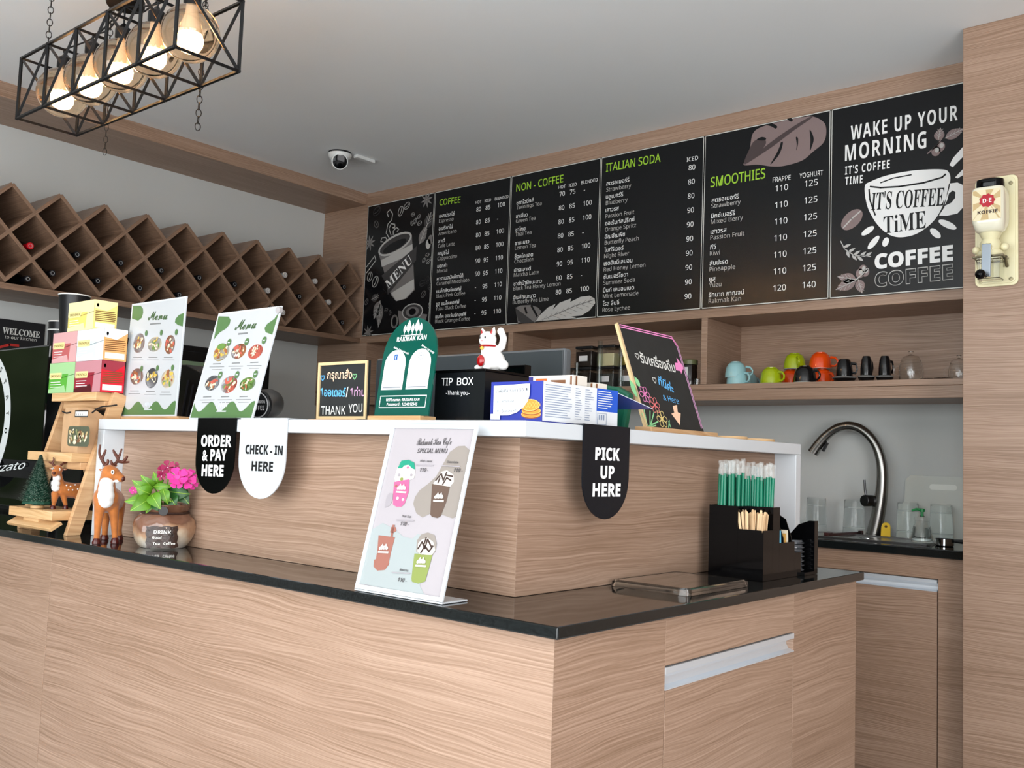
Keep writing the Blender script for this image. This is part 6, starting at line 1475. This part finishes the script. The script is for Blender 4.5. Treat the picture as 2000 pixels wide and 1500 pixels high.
# ---- black caddy with straws, stirrers, sachets
KX0, KX1, KY = -1.178, -1.032, 2.185
h1 = at(1385, 985, 1, KY).z; h2 = at(1490, 1037, 0, KX1).z; h3 = at(1530, 1060, 0, KX1).z; h4 = at(1580, 1016, 1, 2.49).z
xm = -1.100; y1_, y2_, y3_, y4_ = KY+.052, KY+.090, KY+.180, KY+.285
t = thing('condiment_caddy', 'black acrylic caddy with straws, stirrers and sachets on the granite', 'caddy', ((KX0+KX1)/2, KY+.15, CT))
W_ = .003
def tray4(x0, x1, y0, y1, z1, nm='compartment'):
    mb = MB(); z0 = CT+.0006
    mb.box(x0, x1, y0, y0+W_, z0, z1).box(x0, x1, y1-W_, y1, z0, z1).box(x0, x0+W_, y0+W_, y1-W_, z0, z1).box(x1-W_, x1, y0+W_, y1-W_, z0, z1).box(x0+W_, x1-W_, y0+W_, y1-W_, z0, z0+W_)
    mb.build(nm, BLACK, t)
tray4(xm, KX1, KY, y1_-.0003, h2)
mb = MB(); L_ = [(KX0, KY), (xm-.0003, KY), (xm-.0003, y1_), (KX1, y1_), (KX1, y2_-.0003), (KX0, y2_-.0003)]; I_ = [(KX0+W_, KY+W_), (xm-.0003-W_, KY+W_), (xm-.0003-W_, y1_+W_), (KX1-W_, y1_+W_), (KX1-W_, y2_-.0003-W_), (KX0+W_, y2_-.0003-W_)]
V = [Vector((x, y, z)) for P_, z in ((L_, CT+.0006), (L_, h1), (I_, h1), (I_, CT+.0036)) for x, y in P_]
mb.add(V, [(i*6+k, i*6+(k+1) % 6, (i+1)*6+(k+1) % 6, (i+1)*6+k) for i in range(3) for k in range(6)]+[(18, 19, 20, 21, 22, 23), (5, 4, 3, 2, 1, 0)])
mb.build('straw_compartment', BLACK, t, weld=True); tray4(KX0, KX1, y2_, y3_-.0003, h3)
tray4(KX0, KX1, y3_, y3_+.04, CT+.06)
for yy, s in ((y2_+.03, 1), (y3_-.012, 1)):
    mb = MB(); P = [(KX0+.004, CT+.004), (KX1-.004, CT+.004), (KX1-.004, h3+.01), (KX1-.02, h3+.055), (KX1-.045, h3+.07), (KX1-.07, h3+.075), (KX0+.004, h3+.08)]
    mb.prism([(x, yy, z) for x, z in P], (0, .003, 0)); mb.build('divider', BLACK, t, weld=True)
mb = MB(); P = [(KX0, CT+.0006), (KX1+.012, CT+.0006), (KX1+.012, h4)]+[(KX0+.05*(1-math.sin(k*math.pi/16))+.0, h4-.06*(1-math.cos(k*math.pi/16))) for k in range(9)]
P = [(KX0, CT+.0006), (KX1+.010, CT+.0006), (KX1+.010, h4), (KX1-.005, h4), (KX1-.035, h4-.012), (KX1-.055, h4-.035), (KX0+.03, h4-.06), (KX0, h4-.07)]
mb.prism([(x, y4_-.004, z) for x, z in P], (0, .022, 0)); mb.build('end_plate', BLACK, t, weld=True)
MB().box(KX0, KX1+.010, y3_+.0405, y4_-.0045, CT+.0006, CT+.008).build('floor_plate', BLACK, t)
# straws
ST = mat('green straw', (22, 116, 88), .3); SW = mat('straw sleeve', (225, 235, 232), .1, trans=.9, ior=1.08, alpha=.5, coat=.4)
SIL = mat('straw sleeve crimp', (235, 242, 240), .15, alpha=.14, coat=.8)
sp_ = None; ns = 0
zst = at(1450, 897, 1, KY+.06).z; zc = min(zst, 1.196)
for i in range(40):
    if i < 20: x, yy = KX0+.013+.0118*(i % 6)+R_.uniform(-.002, .002), KY+.012+.020*(i//6)+R_.uniform(-.003, .003)
    else: x, yy = xm-.002+.0118*((i-20) % 5)+R_.uniform(-.002, .002), y1_+.010+.006*((i-20)//5)+R_.uniform(-.002, .002)
    if yy > y2_-.01: yy = y2_-.011
    H_ = zc-CT-.004-R_.uniform(0, .018) if i < 20 else zc-CT-.004-R_.uniform(.004, .022)
    lx = (x-KX0-.06)*.55+R_.uniform(-.02, .02); ly = R_.uniform(-.03, .05)
    if x+lx*H_ < -1.215: lx = .02
    if sp_ is None:
        r = thing('drinking_straw', 'x', 'straw', (0, 0, 0)); sp_ = r
        MB().lathe([(.0042, .004), (.0042, .222)], n=9).build('tube', ST, r, smooth=True)
        MB().tube([(0, 0, .222), (.0006, 0, .232), (-.0012, .0006, .240), (.0014, 0, .252)], [.0050, .0056, .0045, .0060], 7).build('sleeve', SIL, r, smooth=True)
    else: r = dup(sp_, (0, 0, 0))
    r.location = (x, yy, CT+.0045); r.rotation_euler = (-ly*.5, lx*.5, R_.uniform(0, 6)); r.rotation_mode = 'XYZ'; s_ = H_/.252; r.scale = (1, 1, s_)
    r['label'] = 'green plastic straw in a clear sleeve standing in the black caddy'; r['group'] = 'green straws in the black caddy'
# stirrers
sp_ = None; SM_ = mat('birch stirrer', (222, 188, 146), .6, var=.08, vscale=30)
for i in range(32):
    x = xm+.008+.0074*(i % 8)+R_.uniform(-.0015, .0015); yy = KY+.009+.0105*(i//8)+R_.uniform(-.003, .003)
    if sp_ is None:
        sp_ = r = thing('wooden_stirrer', 'x', 'stirrer', (0, 0, 0))
        mb = MB(); P = [(-.003, 0), (.003, 0), (.003, .136)]+[(.003*math.cos(k*math.pi/6), .136+.003*math.sin(k*math.pi/6)) for k in range(1, 6)]+[(-.003, .136)]
        mb.prism([(a, -.0007, b_) for a, b_ in P], (0, .0014, 0)); mb.build('stick', SM_, r)
    else: r = dup(sp_, (0, 0, 0))
    cx_ = (xm+KX1)/2; x = cx_+(x-cx_)*.62; r.location = (x, yy, CT+.004); r.rotation_euler = (R_.uniform(-.04, .04), R_.uniform(-.04, .04)+(x-cx_)*6.0, R_.uniform(-.6, .6)); r.scale = (1, 1, (h2+.040-CT)/.139*R_.uniform(.95, 1.03))
    r['label'] = 'thin wooden stirrer in the low front box of the black caddy'; r['group'] = 'wooden stirrers in the black caddy'
def sachet(px_, py_, wd, c, yy, lab, ex_=0):
    a = at(px_, py_, 1, yy); z0 = CT+.0042
    a.x = min(a.x, KX1-.014); mb = MB(); hh = a.z-z0; n_ = 6; P = []
    for k in range(n_):
        zz_ = z0+hh*k/(n_-1); th_ = .004*math.sin(math.pi*k/(n_-1))+.0006
        P += [(a.x-wd, yy-th_, zz_), (a.x+wd, yy-th_, zz_), (a.x+wd, yy+th_, zz_), (a.x-wd, yy+th_, zz_)]
    F_ = [(0, 3, 2, 1), (20, 21, 22, 23)]+[(i*4+k, i*4+(k+1) % 4, (i+1)*4+(k+1) % 4, (i+1)*4+k) for i in range(5) for k in range(4)]
    mb.add(P, F_, 0); o = mb.build('sachet', [c], smooth=True); tag(o, lab, 'sachet', 'sachets in the black caddy')
sachet(1521, 1036, .011, mat('blue sachet', (92, 180, 214), .35), y2_+.013, 'light blue sachet in the caddy beside the stirrers')
sachet(1535, 1042, .010, mat('kraft sachet', (196, 150, 76), .5), y2_+.045, 'brown sachet in the caddy behind the blue one')
sachet(1545, 1036, .009, mat('cream sachet', (226, 216, 190), .5), y2_+.058, 'cream paper sachet in the caddy nearest the cup lids')
for k in range(7):
    zz_ = CT+.0090+.0115*k
    tag(MB().lathe([(.026, 0), (.0285, .002), (.0285, .004), (.024, .005), (.022, .010), (0, .0105)], c=(-1.067, (y3_+.04+y4_)/2-.001, zz_), n=22, cap1=False).build('cup_cover', mat('smoky lid', (70, 72, 76), .15, coat=.4), smooth=True), 'dark plastic cup lid in the stack between the caddy plates', 'lid', 'cup lids stacked in the caddy')

# ================================================================ pendant cage lamp
IR = mat('black iron bar', (16, 16, 17), .4, metal=.3)
LX = (-3.489, -2.4655); LY = (1.392, 1.6035); LZ = (2.30, 2.517)
xc_, yc_ = sum(LX)/2, sum(LY)/2
t = thing('cage_lamp', 'black cage pendant lamp with five amber glass globes hanging from the ceiling', 'pendant lamp', (xc_, yc_, LZ[1]))
mb = MB(); BR_ = .0042
def bar(a, b_): 
    a, b_ = Vector(a), Vector(b_); d = (b_-a); dn = d.normalized(); s = dn.cross(Vector((.3, .2, 1))).normalized(); u = dn.cross(s)
    mb.obox((a+b_)/2, d/2+dn*BR_, s*BR_, u*BR_)
xs = [LX[0]+(LX[1]-LX[0])*k/5 for k in range(6)]
for y in LY:
    for z in LZ: bar((LX[0], y, z), (LX[1], y, z))
for k, x in enumerate(xs):
    for z in LZ: bar((x, LY[0], z), (x, LY[1], z))
    for y in LY: bar((x, y, LZ[0]), (x, y, LZ[1]))
    bar((x, LY[0], LZ[1]), (x, LY[1], LZ[0]))
    if k < 5:
        for y in LY: bar((x, y, LZ[0]), (xs[k+1], y, LZ[1]))
mb.build('cage', IR, t)
AMB = mat('amber globe glass', (255, 240, 220), .01, trans=1.0, ior=1.07, coat=.8)
BLB = mat('warm lit bulb', (255, 220, 170), .3, emit=30.0, ecol=(255, 206, 150))
zg = at(371, 66, 1, yc_).z; rg = 50*3.25/FOC
rods = []
for k in range(5):
    x = (xs[k]+xs[k+1])/2; c = Vector((x, yc_, min(zg, LZ[1]-rg*.75)))
    g = MB()
    prof = [(.022, rg*1.0)]+[(rg*math.sin(a), rg*math.cos(a)) for a in [math.radians(14+166*i/20) for i in range(21)]]
    inn = [(q*.985, z*.985) for q, z in prof[::-1]]
    g.lathe(prof+inn, c=c, n=32, cap0=False, cap1=False); go = g.build('globe', AMB, t, smooth=True)
    MB().lathe([(.024, 0), (.026, .012), (.026, .04), (.012, .052), (.006, .06)], c=c+Vector((0, 0, rg*.93)), n=18).build('socket', IR, go, smooth=True)
    zb_ = -rg*.22
    MB().lathe([(.031, .016), (.0345, .004), (.0335, -.012), (.027, -.025), (.014, -.033), (0, -.035)], c=c+Vector((0, 0, zb_)), n=22, cap0=False, cap1=False).build('bulb', BLB, go, smooth=True)
    MB().lathe([(.031, .0165), (.024, .045), (.016, .07), (.013, rg*.93-zb_)], c=c+Vector((0, 0, zb_)), n=18, cap0=False).build('bulb_neck', mat('frosted bulb neck', (228, 216, 200), .5), go, smooth=True)
    rods.append(c+Vector((0, 0, rg*.93+.058)))
cen = Vector((xc_, yc_, 2.605))
for p in rods:
    mid = (p+cen)/2+Vector((0, 0, -.02)); MB().tube(cr([p, p+Vector((0, 0, .02)), mid, cen], 6), .003, 7).build('cord', BLKM, t, smooth=True)
MB().lathe([(.058, 0), (.06, .004), (.06, .02), (.02, .026), (.006, .03), (.006, .19)], c=cen, n=28).build('canopy', IR, t, smooth=True)
def chain(pts, nm='chain', L_=.026, r=.0085, wr=.0016):
    mb = MB(); tot = sum((pts[i+1]-pts[i]).length for i in range(len(pts)-1)); n = max(2, int(tot/(L_*.82))); 
    def along(s):
        for i in range(len(pts)-1):
            l = (pts[i+1]-pts[i]).length
            if s <= l or i == len(pts)-2: return pts[i]+(pts[i+1]-pts[i])*(s/l), (pts[i+1]-pts[i]).normalized()
            s -= l
    for k in range(n):
        p, d = along(tot*(k+.5)/n); s = d.cross(Vector((.35, 1, .1))).normalized(); u = d.cross(s)
        if k % 2: s, u = u, s
        P = [p+d*(L_*.5*math.sin(a))+s*(r*math.cos(a)) for a in [2*math.pi*i/12 for i in range(12)]]
        mb.tube(P, wr, 5, closed=True)
    mb.build(nm, mat('dark chain', (40, 34, 30), .4, metal=.6), t)
    return n
for y in LY:
    chain([Vector((xs[1], y, LZ[1])), Vector((xs[1], y, 2.799))]); chain([Vector((xs[4], y, LZ[1])), Vector((xs[4], y, 2.799))])
a, b_ = at(398, 250, 1, LY[1]+.02), at(402, 0, 1, LY[1]+.02); a.x = b_.x
chain([b_+Vector((0, 0, .06)), Vector((a.x, LY[1]+.02, a.z))], 'loose_chain'); 
a, b_ = at(203, 318, 1, LY[1]+.03), at(200, 240, 1, LY[1]+.03)
chain([Vector((a.x, a.y, LZ[1])), a+Vector((0, 0, .03))], 'loose_chain', .026, .007, .0011)
for k, (x, y) in enumerate(((xs[1], LY[0]), (xs[1], LY[1]), (xs[4], LY[0]), (xs[4], LY[1]))): MB().lathe([(.012, 0), (.012, .004)], c=(x, y, 2.7955), n=14).build('ceiling_hook', IR, t)

# ================================================================ wall mounted coffee grinder on the wood wall
yP_ = 3.64; yG = 3.64-.115; ym = 3.64-.062
CRM = mat('cream enamel', (226, 218, 178), .3, coat=.3); CER = mat('cream ceramic', (232, 228, 206), .15, coat=.5)
GZ = zoomer(1840, 320, 5.77)
a, b_ = at(*GZ(380, 1395), 1, yP_), at(*GZ(862, 150), 1, yP_)
gx = (a.x+b_.x)/2
t = thing('coffee_grinder', 'cream wall mounted coffee grinder with KOFFIE lettering on the wood wall', 'coffee grinder', (gx, yP_, a.z))
mb = MB(); P = rr2(a.x, b_.x, 0, 1, .018, 0)
px0, px1, pz0, pz1 = a.x, b_.x, at(*GZ(600, 1385), 1, yP_).z, at(*GZ(640, 150), 1, yP_).z
def rrz(x0, x1, z0, z1, r, y, n=6):
    return [Vector((p.x, y, p.y)) for p in rr2(x0, x1, z0, z1, r, 0, n)]
mb.prism(rrz(px0, px1, pz0, pz1, .02, yP_-.0004), (0, -.010, 0)); mb.prism(rrz(px0+.008, px1-.008, pz0+.008, pz1-.008, .016, yP_-.0106), (0, -.004, 0))
mb.build('back_plate', CRM, t, bevel=.002)
for u, v in ((437, 1330), (778, 1295), (775, 215), (437, 240)):
    q = at(*GZ(u, v), 1, yP_-.014); MB().lathe([(.007, 0), (.0065, .003), (0, .004)], c=(q.x, yP_-.0147, q.z), ax=(0, -1, 0), n=14, cap1=False).build('screw', mat('old screw', (150, 140, 110), .4, metal=.7), t, smooth=True)
hx0, hx1 = at(*GZ(318, 450), 1, yG).x, at(*GZ(690, 450), 1, yG).x; hz1, hz0 = at(*GZ(500, 262), 1, yG).z, at(*GZ(500, 665), 1, yG).z
hc = ((hx0+hx1)/2, (yG+yP_-.016)/2); hw, hd = (hx1-hx0)/2, (yP_-.016-yG)/2
def loft(secs, n=6):
    mb = MB(); V = []
    for w_, d_, z, r in secs: V += rr2(hc[0]-w_, hc[0]+w_, hc[1]-d_, hc[1]+d_, min(r, w_*.99, d_*.99), z, n)
    m = 4*(n+1); k = len(secs)
    mb.add(V, [(i*m+j, i*m+(j+1) % m, (i+1)*m+(j+1) % m, (i+1)*m+j) for i in range(k-1) for j in range(m)]+[list(range(m))[::-1], [(k-1)*m+j for j in range(m)]])
    return mb
nb = at(*GZ(570, 785), 1, hc[1]).z
loft([(.030, .026, nb, .026), (.045, .034, nb+.008, .03), (hw*.9, hd*.86, hz0-.012, .03), (hw*.98, hd*.98, hz0+.008, .022), (hw, hd, hz0+.03, .018), (hw, hd, hz1-.02, .018), (hw*.97, hd*.96, hz1-.002, .018), (hw*.9, hd*.88, hz1+.003, .018)]).build('hopper', CER, t, smooth=True)
lz = at(*GZ(560, 170), 1, hc[1]).z
loft([(hw*.78, hd*.68, hz1+.0032, .03), (hw*.84, hd*.74, hz1+.008, .03), (hw*.82, hd*.72, max(lz-.006, hz1+.012), .03), (hw*.5, hd*.45, max(lz, hz1+.018), .03)]).build('lid', BLACK, t, smooth=True)
mb = MB(); f = Fr((hx0, yG-.0004, hz0), (1, 0, 0), (0, 0, 1), mb); Wg, Hg = hx1-hx0, hz1-hz0
f.rrect(.007, .010, Wg-.014, Hg-.018, .006, 0, 1); bx_, by_ = f.px(*GZ(508, 413))
f.lim = (.009, Wg-.009, .012, Hg-.010)
for k in range(22):
    an = k*2*math.pi/22+.1; f.poly([(bx_, by_), (bx_+.2*math.cos(an-.065), by_+.2*math.sin(an-.065)), (bx_+.2*math.cos(an+.065), by_+.2*math.sin(an+.065))], 1, 2)
f.lim = None
f.poly([(bx_+(.0245+.0018*math.cos(9*k*.1163))*math.cos(k*.1163), by_+(.0225+.0018*math.cos(9*k*.1163))*math.sin(k*.1163)) for k in range(54)], 2, 4)
f.text('D·E', bx_, by_-.0075, .015, 3, 5, al='C', w=.028, st='bold'); f.pxtext('KOFFIE', *GZ(400, 572), *GZ(628, 543), 6.2, 4, 4, st='bold', off=.015)
mb.build('hopper_print', [mat('hopper cream print', (226, 214, 178), .3), mat('hopper ray print', (196, 170, 122), .3), mat('hopper red print', (176, 26, 44), .3), mat('hopper white print', (235, 232, 225), .3), mat('hopper dark print', (52, 32, 24), .4)], t)
# mill body
mz = at(*GZ(570, 960), 1, hc[1]).z; cz1 = at(*GZ(560, 1060), 1, hc[1]).z; cz0 = at(*GZ(560, 1315), 1, hc[1]).z
MB().lathe([(.040, cz1+.004), (.044, cz1+.010), (.040, cz1+.022), (.030, mz-.006), (.034, mz+.02), (.026, mz+.035), (.034, nb-.004), (.036, nb)], c=(hc[0], hc[1], 0), n=26).build('mill_body', CRM, t, smooth=True)
gb = MB()
for dx, dz in ((-.046, 0), (.046, .004), (.0, -.0)): gb.ball((hc[0]+dx, hc[1]+(0 if dx else -.034), mz+dz), (.014, .014, .014), 12, 8)
gb.build('wing_nut', CRM, t, smooth=True)
MB().box(hc[0]-.05, hc[0]+.05, hc[1]-.038, hc[1]+.038, cz1-.003, cz1+.0035).build('cup_holder', mat('aged metal', (120, 112, 92), .35, metal=.8), t, bevel=.002)
mb = loft([(.034, .027, cz0, .004), (.040, .032, cz1-.0035, .004)]); mb.build('glass_cup', mat('cup glass', (250, 250, 244), .02, trans=1.0, ior=1.15, coat=.5), t, smooth=True)
for z_, w_, d_ in ((cz0+.004, .0352, .0282), (cz1-.010, .0402, .0322)): MB().tube(rr2(hc[0]-w_, hc[0]+w_, hc[1]-d_, hc[1]+d_, .005, z_, 3), .0016, 5, closed=True).build('cup_edge', mat('aged metal', (120, 112, 92), .35, metal=.8), t)
br = [Vector((hc[0]+.048, hc[1], cz1)), at(*GZ(715, 1085), 1, ym+.02), at(*GZ(722, 1145), 1, ym+.03)]
MB().tube([br[0], br[1], Vector((br[2].x, yP_-.018, br[2].z))], .006, 8).build('bracket', mat('aged metal', (120, 112, 92), .35, metal=.8), t, smooth=True)
yc2 = hc[1]-.052
k0, k1 = at(*GZ(500, 900), 1, yc2), at(*GZ(492, 1275), 1, yc2)
mb = MB(); dv_ = (k1-k0); mb.obox((k0+k1)/2, dv_/2, Vector((.015, 0, 0)), Vector((0, .0025, 0))); cr_ = mb.build('crank', mat('blue steel', (140, 148, 156), .28, metal=.9), t, bevel=.002)
MB().lathe([(.008, 0), (.008, .022)], c=(k0.x, yc2+.002, k0.z-.006), ax=(0, 1, 0), n=14).build('crank_shaft', STEEL, cr_, smooth=True)
kn = at(*GZ(450, 1262), 1, yc2-.03)
MB().tube([Vector((k1.x, yc2, k1.z+.004)), Vector((k1.x-.004, yc2-.02, k1.z+.004))], .006, 8).ball((k1.x-.008, yc2-.036, k1.z+.004), (.017, .018, .017), 16, 12).build('knob', BLACK, cr_, smooth=True)
